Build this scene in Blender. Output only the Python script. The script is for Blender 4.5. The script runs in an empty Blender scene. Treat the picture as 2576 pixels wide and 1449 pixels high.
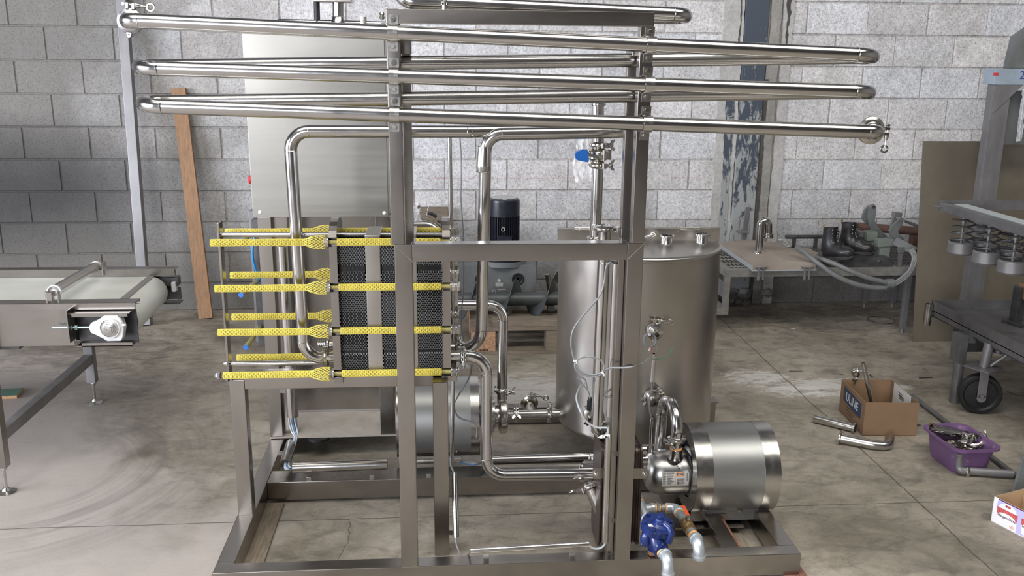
import bpy, bmesh, math, random
from mathutils import Vector, Matrix
random.seed(7)
PI = math.pi
sc = bpy.context.scene
COL = sc.collection

# ---------------------------------------------------------------- camera
FPX, PITCH, ROLL, YAW = 2314.1, 0.246877, 0.00919554, 0.0793970
CAMP = Vector((0.0, 0.0, 1.63))
_cy, _sy = math.cos(YAW), math.sin(YAW)
CF = Vector((_sy*math.cos(PITCH), _cy*math.cos(PITCH), -math.sin(PITCH)))
_R = Vector((_cy, -_sy, 0.0)); _U = _R.cross(CF)
CR = math.cos(ROLL)*_R + math.sin(ROLL)*_U
CU = math.cos(ROLL)*_U - math.sin(ROLL)*_R
cam_data = bpy.data.cameras.new('camera')
cam_data.sensor_fit = 'HORIZONTAL'; cam_data.sensor_width = 36.0
cam_data.lens = FPX/2576*36.0
cam_data.clip_start = 0.05; cam_data.clip_end = 100
cam = bpy.data.objects.new('camera', cam_data); COL.objects.link(cam)
M3 = Matrix((CR, CU, -CF)).transposed()
cam.matrix_world = Matrix.Translation(CAMP) @ M3.to_4x4()
sc.camera = cam

# ---------------------------------------------------------------- exposure, sky light, daylight openings
sc.view_settings.view_transform = 'Standard'
sc.view_settings.look = 'None'
sc.view_settings.gamma = 1.0
sc.view_settings.use_curve_mapping = False
sc.view_settings.exposure = 0.2
world = bpy.data.worlds.new('daylight'); sc.world = world; world.use_nodes = True
_bg = world.node_tree.nodes['Background']
_bg.inputs[0].default_value = (0.84, 0.88, 1.0, 1); _bg.inputs[1].default_value = 0.26
def area(name, loc, target, sx, sy, power, color):
    l = bpy.data.lights.new(name, 'AREA'); l.shape = 'RECTANGLE'; l.size = sx; l.size_y = sy
    l.energy = power; l.color = color
    o = bpy.data.objects.new(name, l); COL.objects.link(o); o.location = loc
    o.rotation_euler = (Vector(target)-Vector(loc)).to_track_quat('-Z', 'Y').to_euler()
    return o
area('skylight', (0.6, 1.0, 4.92), (0.6, 1.0, 0), 7.4, 2.3, 300, (1.0, 0.97, 0.90))
_sd = area('side_doorway_daylight', (-7.0, 0.6, 1.75), (-1.0, 3.2, 0.0), 4.4, 3.0, 300, (0.86, 0.89, 1.0)); _sd.data.spread = math.radians(110)
area('front_doorway_daylight', (-3.9, -6.5, 2.7), (0.9, 5.9, 1.2), 3.4, 3.2, 400, (0.92, 0.94, 1.0))

# ---------------------------------------------------------------- geometry helpers
def ray(px, py): return CF + CR*((px-1288)/FPX) - CU*((py-724.5)/FPX)
def P(px, py, Y):
    d = ray(px, py); return CAMP + d*(Y/d.y)
def PZ(px, py, Z):
    d = ray(px, py); return CAMP + d*((Z-CAMP.z)/d.z)
def PXX(px, py, X):
    d = ray(px, py); return CAMP + d*(X/d.x)
def depth(p): return (Vector(p)-CAMP).dot(CF)
def V(*a): return Vector(a)
def nb(): return bmesh.new()

def frame_for(d, up=None):
    d = Vector(d).normalized()
    if up is None: up = Vector((0, 0, 1)) if abs(d.z) < 0.95 else Vector((0, 1, 0))
    x = Vector(up).cross(d).normalized(); y = d.cross(x)
    return x, y, d

def box(bm, c, s, rot=None, bev=0.0):
    """box centred at c, full size s, rot 3x3"""
    tb = bmesh.new() if bev else bm
    r = bmesh.ops.create_cube(tb, size=1.0)
    for v in r['verts']: v.co = Vector((v.co.x*s[0], v.co.y*s[1], v.co.z*s[2]))
    if bev:
        bmesh.ops.bevel(tb, geom=tb.edges[:], offset=bev, segments=2, affect='EDGES', profile=0.5)
    T = Matrix.Translation(Vector(c)) @ (rot.to_4x4() if rot else Matrix())
    if bev:
        tb.transform(T); merge(bm, tb)
    else:
        for v in r['verts']: v.co = T @ v.co
def merge(bm, tb):
    me = bpy.data.meshes.new('t'); tb.to_mesh(me); tb.free(); bm.from_mesh(me); bpy.data.meshes.remove(me)
def bar(bm, p0, p1, w, h, up=None, bev=0.0):
    """box from p0 to p1; w across, h along 'up'"""
    p0 = Vector(p0); p1 = Vector(p1); x, y, d = frame_for(p1-p0, up)
    R = Matrix((x, y, d)).transposed()
    box(bm, (p0+p1)/2, (w, h, (p1-p0).length), R, bev)
def bx(bm, x0, x1, y0, y1, z0, z1, bev=0.0):
    box(bm, ((x0+x1)/2, (y0+y1)/2, (z0+z1)/2), (abs(x1-x0), abs(y1-y0), abs(z1-z0)), None, bev)
def fillet(pts, r, n=8):
    pts = [Vector(p) for p in pts]; out = [pts[0]]; info = []
    for i in range(1, len(pts)-1):
        a, b, c = pts[i-1], pts[i], pts[i+1]
        u = (a-b).normalized(); v = (c-b).normalized()
        ang = u.angle(v)
        if ang > PI-0.02: out.append(b); continue
        rr = r[i-1] if isinstance(r, (list, tuple)) else r
        t = min(rr/math.tan(ang/2), (a-b).length*0.49 if i > 1 else (a-b).length*0.98, (c-b).length*0.49 if i < len(pts)-2 else (c-b).length*0.98)
        rr = t*math.tan(ang/2)
        bis = (u+v).normalized(); cen = b+bis*(rr/math.sin(ang/2))
        s = b+u*t; e = b+v*t
        s0 = s-cen; e0 = e-cen; a0 = s0.angle(e0); ax = s0.cross(e0).normalized()
        info.append((len(out), len(out)+n))
        for k in range(n+1): out.append(cen+Matrix.Rotation(a0*k/n, 3, ax) @ s0)
    out.append(pts[-1]); return out, info
def sweep(bm, pts, r, seg=20, cap=True, rad=None, up0=None):
    pts = [Vector(p) for p in pts]
    q = [pts[0]]
    rr = [rad[0]] if rad else None
    for i in range(1, len(pts)):
        if (pts[i]-q[-1]).length > 1e-6:
            q.append(pts[i])
            if rad: rr.append(rad[i])
    pts = q; n = len(pts)
    T = []
    for i in range(n):
        if i == 0: t = pts[1]-pts[0]
        elif i == n-1: t = pts[-1]-pts[-2]
        else: t = (pts[i+1]-pts[i]).normalized()+(pts[i]-pts[i-1]).normalized()
        T.append(t.normalized())
    x, y, _ = frame_for(T[0], up0)
    rings = []
    for i in range(n):
        if i:
            ax = T[i-1].cross(T[i])
            if ax.length > 1e-8:
                R = Matrix.Rotation(T[i-1].angle(T[i]), 3, ax.normalized()); x = R @ x; y = R @ y
        ri = rr[i] if rr else r
        rings.append([bm.verts.new(pts[i]+(x*math.cos(a)+y*math.sin(a))*ri) for a in [2*PI*k/seg for k in range(seg)]])
    for i in range(n-1):
        for k in range(seg):
            bm.faces.new((rings[i][k], rings[i][(k+1) % seg], rings[i+1][(k+1) % seg], rings[i+1][k]))
    if cap:
        bm.faces.new(rings[0][::-1]); bm.faces.new(rings[-1])
def cyl(bm, p0, p1, r, seg=20, r2=None, cap=True):
    sweep(bm, [p0, p1], r, seg, cap, rad=[r, r if r2 is None else r2])
def tubeh(bm, p0, p1, r, ri, seg=20, up=None):
    """open hollow tube"""
    lathe(bm, p0, Vector(p1)-Vector(p0), [(ri, 0), (r, 0), (r, 1), (ri, 1)], seg, closed=True, norm=True)
def lathe(bm, o, axis, prof, seg=24, closed=False, norm=False, up=None, a0=0, a1=2*PI):
    """prof: (radius, distance along axis)"""
    o = Vector(o); L = Vector(axis).length; x, y, d = frame_for(axis, up); k = L if norm else 1.0
    full = abs(a1-a0) > 2*PI-1e-4
    ns = seg if full else seg+1
    rings = []
    for (r, t) in prof:
        if r < 1e-6: rings.append([bm.verts.new(o+d*t*k)])
        else: rings.append([bm.verts.new(o+d*t*k+(x*math.cos(a)+y*math.sin(a))*r) for a in [a0+(a1-a0)*j/seg for j in range(ns)]])
    pairs = list(zip(rings, rings[1:]))
    if closed: pairs.append((rings[-1], rings[0]))
    for A, B in pairs:
        for j in range(seg if full else seg):
            j2 = (j+1) % ns
            try:
                if len(A) == 1 and len(B) == 1: continue
                if len(A) == 1: bm.faces.new((A[0], B[j2], B[j]))
                elif len(B) == 1: bm.faces.new((A[j], A[j2], B[0]))
                else: bm.faces.new((A[j], A[j2], B[j2], B[j]))
            except ValueError: pass
def prism(bm, poly, o, ux, uy, n, t):
    """2D polygon in plane (o,ux,uy) extruded by t along n"""
    o = Vector(o); ux = Vector(ux); uy = Vector(uy); n = Vector(n)
    a = [bm.verts.new(o+ux*p[0]+uy*p[1]) for p in poly]
    b = [bm.verts.new(o+ux*p[0]+uy*p[1]+n*t) for p in poly]
    bm.faces.new(a[::-1]); bm.faces.new(b)
    for i in range(len(poly)):
        j = (i+1) % len(poly); bm.faces.new((a[i], a[j], b[j], b[i]))
def rrect(w, h, r, n=4, cx=0, cy=0):
    out = []
    for sx, sy, a in ((1, 1, 0), (-1, 1, PI/2), (-1, -1, PI), (1, -1, 1.5*PI)):
        for k in range(n+1):
            t = a+PI/2*k/n
            out.append((cx+sx*(w/2-r)+r*math.cos(t), cy+sy*(h/2-r)+r*math.sin(t)))
    return out
def sphere(bm, c, r, seg=16, sc_=(1, 1, 1)):
    m = Matrix.Translation(Vector(c)) @ Matrix.Diagonal((r*sc_[0], r*sc_[1], r*sc_[2], 1))
    bmesh.ops.create_uvsphere(bm, u_segments=seg, v_segments=seg//2+2, radius=1.0, matrix=m)
def hexnut(bm, c, d, r, t, up=None):
    lathe(bm, Vector(c), Vector(d).normalized(), [(0, 0), (r*0.93, 0), (r, t*0.12), (r, t*0.88), (r*0.93, t), (0, t)], 6, up=up)
def torus(bm, c, n, R, r, seg=28, s2=8):
    x, y, d = frame_for(n)
    pts = [Vector(c)+(x*math.cos(a)+y*math.sin(a))*R for a in [2*PI*k/seg for k in range(seg)]]
    rings = []
    for k in range(seg):
        a = 2*PI*k/seg; e = x*math.cos(a)+y*math.sin(a)
        rings.append([bm.verts.new(pts[k]+(e*math.cos(b)+d*math.sin(b))*r) for b in [2*PI*j/s2 for j in range(s2)]])
    for k in range(seg):
        for j in range(s2):
            bm.faces.new((rings[k][j], rings[(k+1) % seg][j], rings[(k+1) % seg][(j+1) % s2], rings[k][(j+1) % s2]))

def finish(bm, smooth=True, sharp=32):
    bmesh.ops.recalc_face_normals(bm, faces=bm.faces[:])
    if smooth:
        th = math.radians(sharp)
        for f in bm.faces: f.smooth = True
        for e in bm.edges:
            if len(e.link_faces) == 2:
                if e.link_faces[0].normal.angle(e.link_faces[1].normal, 0) > th: e.smooth = False
            else: e.smooth = False
def obj(name, bm, mat, parent=None, smooth=True, sharp=32, label=None, origin=None, recalc=True):
    """link bm (world coordinates) as ONE mesh object; children share their thing's origin"""
    if recalc: finish(bm, smooth, sharp)
    if parent is not None: org = Vector(parent['_o'])
    else:
        if origin is None:
            xs = [v.co for v in bm.verts]
            origin = (sum(v.x for v in xs)/len(xs), sum(v.y for v in xs)/len(xs), min(v.z for v in xs))
        org = Vector(origin)
    bmesh.ops.translate(bm, verts=bm.verts[:], vec=-org)
    me = bpy.data.meshes.new(name); bm.to_mesh(me); bm.free()
    if isinstance(mat, (list, tuple)):
        for m in mat: me.materials.append(m)
    else: me.materials.append(mat)
    o = bpy.data.objects.new(name, me); COL.objects.link(o)
    o['_o'] = list(org)
    if smooth and recalc:
        wm = o.modifiers.new('weighted', 'WEIGHTED_NORMAL'); wm.keep_sharp = True
    if parent is not None: o.parent = parent
    else: o.location = org
    if label: o['label'] = label
    return o
def tag(o, label, cat, group=None, kind=None):
    o['label'] = label; o['category'] = cat
    if group: o['group'] = group
    if kind: o['kind'] = kind
    return o
def thing(name, label, cat, loc, group=None):
    o = bpy.data.objects.new(name, None); COL.objects.link(o); o.empty_display_size = 0.05
    o.location = Vector(loc); o['_o'] = list(loc); return tag(o, label, cat, group)
def struct(name, bm, m, smooth=False, **k):
    o = obj(name, bm, m, None, smooth, origin=(0, 0, 0), **k); o['kind'] = 'structure'; return o
def text(name, s, mat, parent, o, ux, uy, size, extrude=0.0004, bold=0.0, align='CENTER', label=None, shear=0.0):
    """lettering: baseline centre at o, ux reading direction, uy up; becomes a mesh child"""
    cu = bpy.data.curves.new(name, 'FONT'); cu.body = s; cu.size = size; cu.extrude = extrude
    cu.offset = bold; cu.align_x = align; cu.align_y = 'CENTER'; cu.resolution_u = 3; cu.shear = shear
    to = bpy.data.objects.new(name, cu); COL.objects.link(to)
    dg = bpy.context.evaluated_depsgraph_get(); me = bpy.data.meshes.new_from_object(to.evaluated_get(dg))
    bpy.data.objects.remove(to)
    ux = Vector(ux).normalized(); uy = Vector(uy); n = ux.cross(uy).normalized(); uy = n.cross(ux)
    M = Matrix((ux, uy, n)).transposed().to_4x4(); M.translation = Vector(o)-Vector(parent['_o'])
    me.transform(M); me.materials.clear(); me.materials.append(mat)
    ob = bpy.data.objects.new(name, me); COL.objects.link(ob); ob.parent = parent; ob['_o'] = parent['_o']
    return ob

# ---------------------------------------------------------------- materials
def newmat(name):
    m = bpy.data.materials.new(name); m.use_nodes = True
    return m, m.node_tree.nodes, m.node_tree.links, m.node_tree.nodes['Principled BSDF']
def nz(N, L, scale, detail=4, rough=0.55, vec=None, dist=0.0):
    n = N.new('ShaderNodeTexNoise'); n.inputs['Scale'].default_value = scale
    n.inputs['Detail'].default_value = detail; n.inputs['Roughness'].default_value = rough
    n.inputs['Distortion'].default_value = dist
    if vec: L.new(vec, n.inputs['Vector'])
    return n
def coords(N, L, scale=(1, 1, 1), rot=(0, 0, 0), kind='Object'):
    t = N.new('ShaderNodeTexCoord'); mp = N.new('ShaderNodeMapping')
    mp.inputs['Scale'].default_value = scale; mp.inputs['Rotation'].default_value = rot
    L.new(t.outputs[kind], mp.inputs['Vector']); return mp.outputs[0]
def ramp(N, L, fac, stops):
    r = N.new('ShaderNodeValToRGB'); el = r.color_ramp.elements
    while len(el) < len(stops): el.new(0.5)
    for e, (p, c) in zip(el, stops):
        e.position = p; e.color = (c, c, c, 1) if isinstance(c, (int, float)) else (*c, 1)
    L.new(fac, r.inputs[0]); return r.outputs[0]
def mixc(N, L, fac, a, b, mode='MIX'):
    m = N.new('ShaderNodeMix'); m.data_type = 'RGBA'; m.blend_type = mode
    for s, v in ((m.inputs[0], fac), (m.inputs[6], a), (m.inputs[7], b)):
        if hasattr(v, 'links') or hasattr(v, 'is_linked'): L.new(v, s)
        else: s.default_value = v if isinstance(v, (int, float)) else (*v, 1)
    return m.outputs[2]
def math_(N, L, op, a, b=None, c=None):
    m = N.new('ShaderNodeMath'); m.operation = op
    for i, v in enumerate((a, b, c)):
        if v is None: continue
        if isinstance(v, (int, float)): m.inputs[i].default_value = v
        else: L.new(v, m.inputs[i])
    return m.outputs[0]
def bump(N, L, h, strength, dist=0.001, nrm=None):
    b = N.new('ShaderNodeBump'); b.inputs['Strength'].default_value = strength; b.inputs['Distance'].default_value = dist
    L.new(h, b.inputs['Height'])
    if nrm: L.new(nrm, b.inputs['Normal'])
    return b.outputs[0]
def mat(name, c, rough=0.5, metal=0.0, var=0.08, scale=30, bmp=0.1, stretch=(1, 1, 1), rv=0.1, dist=0.001, alpha=None, trans=None, coat=0.0, big=0.0):
    m, N, L, B = newmat(name)
    vec = coords(N, L, stretch)
    n = nz(N, L, scale, 5, 0.6, vec)
    lo = tuple(max(0, x*(1-var)) for x in c); hi = tuple(min(1, x*(1+var)) for x in c)
    col = ramp(N, L, n.outputs[0], [(0.3, lo), (0.7, hi)])
    if big:
        n2 = nz(N, L, 2.5, 4, 0.6, coords(N, L))
        f = ramp(N, L, n2.outputs[0], [(0.35, 1-big), (0.65, 1.0)])
        col = mixc(N, L, 1.0, col, f, 'MULTIPLY')
    L.new(col, B.inputs['Base Color'])
    B.inputs['Metallic'].default_value = metal
    r = ramp(N, L, n.outputs[0], [(0.25, max(0.02, rough-rv/2)), (0.75, min(1, rough+rv/2))])
    L.new(r, B.inputs['Roughness'])
    if bmp: L.new(bump(N, L, n.outputs[0], bmp, dist), B.inputs['Normal'])
    if coat: B.inputs['Coat Weight'].default_value = coat
    if trans: B.inputs['Transmission Weight'].default_value = trans
    if alpha is not None: B.inputs['Alpha'].default_value = alpha
    return m
MT = {}
MT['pipe'] = mat('polished_steel_tube', (0.60, 0.59, 0.58), 0.17, 1.0, 0.04, 14, 0.03, rv=0.08, big=0.12)
MT['pipe2'] = mat('satin_steel_tube', (0.56, 0.545, 0.52), 0.25, 1.0, 0.05, 30, 0.04, rv=0.1, big=0.12)
MT['frame'] = mat('brushed_steel_frame', (0.365, 0.342, 0.318), 0.25, 1.0, 0.07, 9, 0.05, (1, 1, 0.35), rv=0.1, big=0.14)
MT['frameh'] = mat('brushed_steel_beam', (0.365, 0.342, 0.318), 0.25, 1.0, 0.07, 9, 0.05, (0.3, 1, 1), rv=0.1, big=0.14)
MT['sheet'] = mat('brushed_steel_sheet', (0.34, 0.332, 0.306), 0.38, 1.0, 0.05, 12, 0.06, (0.15, 1, 3), rv=0.08, big=0.1)
MT['tank'] = mat('rolled_steel_plate', (0.50, 0.475, 0.44), 0.33, 1.0, 0.08, 5, 0.03, (1, 1, 0.6), rv=0.14, big=0.16)
MT['cast'] = mat('cast_steel', (0.55, 0.53, 0.49), 0.22, 1.0, 0.08, 40, 0.12, rv=0.12)
MT['bolt'] = mat('bolt_steel', (0.56, 0.55, 0.53), 0.24, 1.0, 0.08, 60, 0.05)
MT['darksteel'] = mat('mill_steel', (0.13, 0.13, 0.135), 0.42, 0.7, 0.25, 18, 0.15, rv=0.2, big=0.3)
MT['greysteel'] = mat('grey_steel_tube', (0.255, 0.25, 0.255), 0.45, 0.55, 0.15, 12, 0.08, (1, 1, 0.3), big=0.2)
MT['yellow'] = mat('yellow_net_plastic', (0.74, 0.62, 0.10), 0.42, 0, 0.06, 60, 0.1)
MT['rod'] = mat('greased_threaded_rod', (0.42, 0.37, 0.13), 0.45, 0.3, 0.2, 90, 0.2)
MT['black'] = mat('black_rubber', (0.012, 0.012, 0.013), 0.5, 0, 0.3, 60, 0.2)
MT['greyplate'] = mat('plate_edge_grey', (0.55, 0.56, 0.56), 0.4, 0.35, 0.1, 60, 0.1)
MT['cable'] = mat('grey_cable', (0.19, 0.195, 0.20), 0.45, 0, 0.08, 60, 0.1)
MT['cable_l'] = mat('pale_grey_cable', (0.36, 0.39, 0.40), 0.4, 0, 0.08, 60, 0.1)
MT['cable_b'] = mat('blue_cable', (0.04, 0.11, 0.26), 0.4, 0, 0.08, 60, 0.1)
MT['hoseblue'] = mat('blue_air_hose', (0.0, 0.22, 0.62), 0.35, 0, 0.08, 60, 0.1)
MT['white'] = mat('white_plastic', (0.62, 0.62, 0.62), 0.35, 0, 0.04, 30, 0.03)
MT['red'] = mat('red_plastic', (0.50, 0.05, 0.055), 0.35, 0, 0.1, 60, 0.05)
MT['green'] = mat('green_wire', (0.05, 0.28, 0.14), 0.4, 0, 0.1, 60, 0.05)
MT['orange'] = mat('orange_plastic', (0.80, 0.22, 0.02), 0.35, 0, 0.1, 60, 0.05)
MT['teflon'] = mat('orange_seal_tape', (0.82, 0.42, 0.16), 0.5, 0, 0.12, 60, 0.2)
MT['blueplastic'] = mat('blue_plastic_grip', (0.015, 0.14, 0.50), 0.35, 0, 0.05, 60, 0.05)
# ================================================================= SETTING
WY = 5.95
# ---- block wall
def wall_mat():
    m, N, L, B = newmat('concrete_block_wall')
    at = N.new('ShaderNodeVertexColor'); at.layer_name = 'tone'
    v = coords(N, L)
    n1 = nz(N, L, 55, 6, 0.7, v); n2 = nz(N, L, 7, 5, 0.6, v); n3 = nz(N, L, 1.1, 4, 0.6, v, 0.4)
    base = ramp(N, L, n2.outputs[0], [(0.3, (0.51, 0.503, 0.505)), (0.7, (0.70, 0.695, 0.705))])
    base = mixc(N, L, 1.0, base, at.outputs[0], 'MULTIPLY')
    vo = N.new('ShaderNodeTexVoronoi'); vo.inputs['Scale'].default_value = 95; L.new(v, vo.inputs['Vector'])
    n4 = nz(N, L, 120, 3, 0.7, v)
    pit = ramp(N, L, n4.outputs[0], [(0.32, 0.38), (0.42, 1.0)])
    base = mixc(N, L, 0.85, base, pit, 'MULTIPLY')
    spk = ramp(N, L, n1.outputs[0], [(0.36, 0.74), (0.5, 0.98), (0.66, 1.2)])
    base = mixc(N, L, 1.0, base, spk, 'MULTIPLY')
    # soot with a shape of its own (lower left corner); darker tone towards the foot
    sx = N.new('ShaderNodeSeparateXYZ'); L.new(v, sx.inputs[0])
    nn = math_(N, L, 'MULTIPLY', math_(N, L, 'SUBTRACT', n3.outputs[0], 0.5), 1.0)
    f1 = math_(N, L, 'ADD', math_(N, L, 'MULTIPLY', sx.outputs['Z'], -1.5), math_(N, L, 'MULTIPLY', nn, 0.8))   # darker towards the foot
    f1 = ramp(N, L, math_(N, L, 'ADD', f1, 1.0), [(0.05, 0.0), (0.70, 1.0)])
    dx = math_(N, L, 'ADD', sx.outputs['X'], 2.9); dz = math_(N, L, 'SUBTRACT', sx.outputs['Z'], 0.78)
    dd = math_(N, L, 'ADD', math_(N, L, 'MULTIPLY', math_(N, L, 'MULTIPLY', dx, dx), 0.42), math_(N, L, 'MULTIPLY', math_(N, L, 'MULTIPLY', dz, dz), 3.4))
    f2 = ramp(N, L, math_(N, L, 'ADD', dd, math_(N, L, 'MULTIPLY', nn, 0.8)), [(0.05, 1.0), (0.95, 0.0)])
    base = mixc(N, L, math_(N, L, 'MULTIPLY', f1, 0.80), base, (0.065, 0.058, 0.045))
    lft = ramp(N, L, math_(N, L, 'ADD', math_(N, L, 'MULTIPLY', sx.outputs['X'], -0.45), math_(N, L, 'MULTIPLY', nn, 1.0)), [(0.25, 0.0), (0.95, 1.0)])  # left wall darkened in the colour: grime plus painted-in shade against the side light
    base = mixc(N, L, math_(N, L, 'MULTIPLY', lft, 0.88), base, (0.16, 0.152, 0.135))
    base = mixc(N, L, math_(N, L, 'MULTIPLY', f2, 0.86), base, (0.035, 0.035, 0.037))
    # snapped red chalk line across the middle bay
    cz = math_(N, L, 'ABSOLUTE', math_(N, L, 'SUBTRACT', sx.outputs['Z'], 0.862))
    cl = ramp(N, L, math_(N, L, 'ADD', math_(N, L, 'MULTIPLY', cz, 60), math_(N, L, 'MULTIPLY', n1.outputs[0], 0.9)), [(0.42, 1.0), (0.75, 0.0)])
    inx = math_(N, L, 'MULTIPLY', math_(N, L, 'GREATER_THAN', sx.outputs['X'], -0.1), math_(N, L, 'LESS_THAN', sx.outputs['X'], 1.75))
    base = mixc(N, L, math_(N, L, 'MULTIPLY', math_(N, L, 'MULTIPLY', cl, inx), 0.5), base, (0.45, 0.10, 0.10))
    L.new(base, B.inputs['Base Color']); B.inputs['Roughness'].default_value = 0.92
    h = math_(N, L, 'ADD', math_(N, L, 'MULTIPLY', pit, 0.8), n1.outputs[0])
    L.new(bump(N, L, h, 0.9, 0.004), B.inputs['Normal'])
    return m
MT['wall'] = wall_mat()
def block_wall(name, xa, xb, z1, y, phase, mats):
    bm = nb(); lay = bm.loops.layers.float_color.new('tone')
    def quad(c, tone):
        f = bm.faces.new([bm.verts.new(q) for q in c])
        for l in f.loops: l[lay] = (*tone, 1)
    quad([(xa, y+0.007, 0), (xb, y+0.007, 0), (xb, y+0.007, z1), (xa, y+0.007, z1)], (0.74, 0.71, 0.67))
    quad([(xa, y+0.2, 0), (xb, y+0.2, 0), (xb, y+0.2, z1), (xa, y+0.2, z1)], (0.7, 0.7, 0.7))
    rnd = random.Random(3)
    row = -1; z = 0.181-0.2
    while z < z1:
        za, zb = max(0.0, z+0.003), min(z1, z+0.197)
        ph = phase+(0.2 if row % 2 else 0.0)
        x = xa-((xa-ph) % 0.4)
        while x < xb:
            j = rnd.uniform(-0.006, 0.006)
            a, b = max(xa, x+0.002+j), min(xb, x+0.398+rnd.uniform(-0.003, 0.003))
            if b-a > 0.03:
                t = rnd.uniform(0.84, 1.08)*(1.0+0.10*max(0, min(1, z/1.6))); w = rnd.uniform(-0.025, 0.025)
                tone = (t*(1+w), t, t*(1-w)); e = 0.0045
                o = [(a, y+0.007, za), (b, y+0.007, za), (b, y+0.007, zb), (a, y+0.007, zb)]
                i = [(a+e, y, za+e), (b-e, y, za+e), (b-e, y, zb-e), (a+e, y, zb-e)]
                quad(i, tone)
                for k in range(4): quad([o[k], o[(k+1) % 4], i[(k+1) % 4], i[k]], tuple(q*0.9 for q in tone))
            x += 0.4
        z += 0.2; row += 1
    return struct(name, bm, mats, recalc=False)
XCOL0, XCOL1 = P(1822, 100, 5.95).x, P(1988, 100, 5.95).x
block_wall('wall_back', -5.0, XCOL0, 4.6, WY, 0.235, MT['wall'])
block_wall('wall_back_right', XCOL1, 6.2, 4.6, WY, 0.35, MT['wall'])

# ---- steel column set in mortar between the two bays
def render_mat(name, c0, c1):
    m, N, L, B = newmat(name); v = coords(N, L)
    a = nz(N, L, 6, 6, 0.65, v, 0.5); b = nz(N, L, 60, 4, 0.6, v)
    col = ramp(N, L, a.outputs[0], [(0.3, c0), (0.7, c1)])
    col = mixc(N, L, 0.5, col, ramp(N, L, b.outputs[0], [(0.3, 0.6), (0.6, 1.0)]), 'MULTIPLY')
    L.new(col, B.inputs['Base Color']); B.inputs['Roughness'].default_value = 0.9
    L.new(bump(N, L, math_(N, L, 'ADD', a.outputs[0], math_(N, L, 'MULTIPLY', b.outputs[0], 0.3)), 0.8, 0.01), B.inputs['Normal'])
    return m
MT['mortar'] = render_mat('rough_mortar', (0.40, 0.39, 0.375), (0.56, 0.55, 0.53))
MT['mortar3'] = render_mat('smooth_brown_mortar', (0.25, 0.24, 0.22), (0.38, 0.365, 0.34))
MT['gap'] = render_mat('dark_crack', (0.05, 0.045, 0.04), (0.12, 0.11, 0.10))
MT['mortar2'] = render_mat('smeared_mortar', (0.10, 0.10, 0.10), (0.30, 0.29, 0.27))
def col_mat():
    m, N, L, B = newmat('worn_blue_grey_paint'); v = coords(N, L, (1, 1, 0.35))
    a = nz(N, L, 22, 6, 0.7, v, 0.6); s = N.new('ShaderNodeSeparateXYZ'); L.new(coords(N, L), s.inputs[0])
    # the paint is whole at the top, scraped and smeared lower down
    f = math_(N, L, 'ADD', a.outputs[0], math_(N, L, 'MULTIPLY', math_(N, L, 'SUBTRACT', 1.65, s.outputs['Z']), 0.16))
    msk = ramp(N, L, f, [(0.58, 0.0), (0.63, 1.0)])
    col = mixc(N, L, msk, (0.060, 0.075, 0.100), (0.33, 0.34, 0.34))
    L.new(col, B.inputs['Base Color']); B.inputs['Roughness'].default_value = 0.55
    L.new(bump(N, L, msk, 0.5, 0.002), B.inputs['Normal']); return m
MT['column'] = col_mat()
def ragged(xa, xb, z0, z1, amp, seed, y0, y1, n=60, side='both'):
    """upright band with ragged edges"""
    bm = nb(); r = random.Random(seed); L_, R_ = [], []
    da = db = 0
    for i in range(n+1):
        z = z0+(z1-z0)*i/n
        da = da*0.7+r.uniform(-amp, amp)*0.6; db = db*0.7+r.uniform(-amp, amp)*0.6
        L_.append((xa+(da if side in ('both', 'l') else 0), z)); R_.append((xb+(db if side in ('both', 'r') else 0), z))
    poly = L_+R_[::-1]
    prism(bm, poly, (0, y0, 0), (1, 0, 0), (0, 0, 1), (0, 1, 0), y1-y0)
    return bm
bm = nb(); bx(bm, XCOL0-0.01, XCOL1+0.01, WY+0.012, WY+0.15, 0, 4.6)
struct('wall_back_core', bm, MT['mortar3'])
cA, cB = P(1872, 100, WY-0.02).x, P(1932, 100, WY-0.02).x
bm = nb(); bx(bm, cA, cB, WY-0.012, WY+0.10, 0, 4.6, 0.004)
struct('trim_1', bm, MT['column'])
struct('trim_2', ragged(XCOL0-0.015, cA-0.006, 0, 4.6, 0.006, 5, WY-0.006, WY+0.03, 160, 'both'), MT['mortar'])
struct('trim_3', ragged(cB+0.012, cB+0.085, 0, 4.6, 0.005, 8, WY-0.004, WY+0.03, 140, 'both'), MT['mortar3'])
struct('trim_4', ragged(cB+0.100, XCOL1+0.012, 0, 4.6, 0.008, 11, WY-0.007, WY+0.03, 90, 'both'), MT['mortar'])

struct('trim_5', ragged(cA-0.085, cA-0.030, 0, 1.38, 0.006, 21, WY-0.009, WY+0.02, 90, 'both'), MT['column'])
struct('trim_6', ragged(cA-0.032, cA-0.020, 1.66, 2.4, 0.006, 23, WY-0.0075, WY+0.02, 50, 'both'), MT['gap'])
struct('trim_7', ragged(cB+0.118, cB+0.136, 1.62, 2.4, 0.012, 29, WY-0.0085, WY+0.02, 50, 'both'), MT['gap'])
struct('trim_8', ragged(cB+0.001, cB+0.030, 0, 1.50, 0.005, 31, WY-0.0052, WY+0.02, 70, 'r'), MT['gap'])
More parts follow.
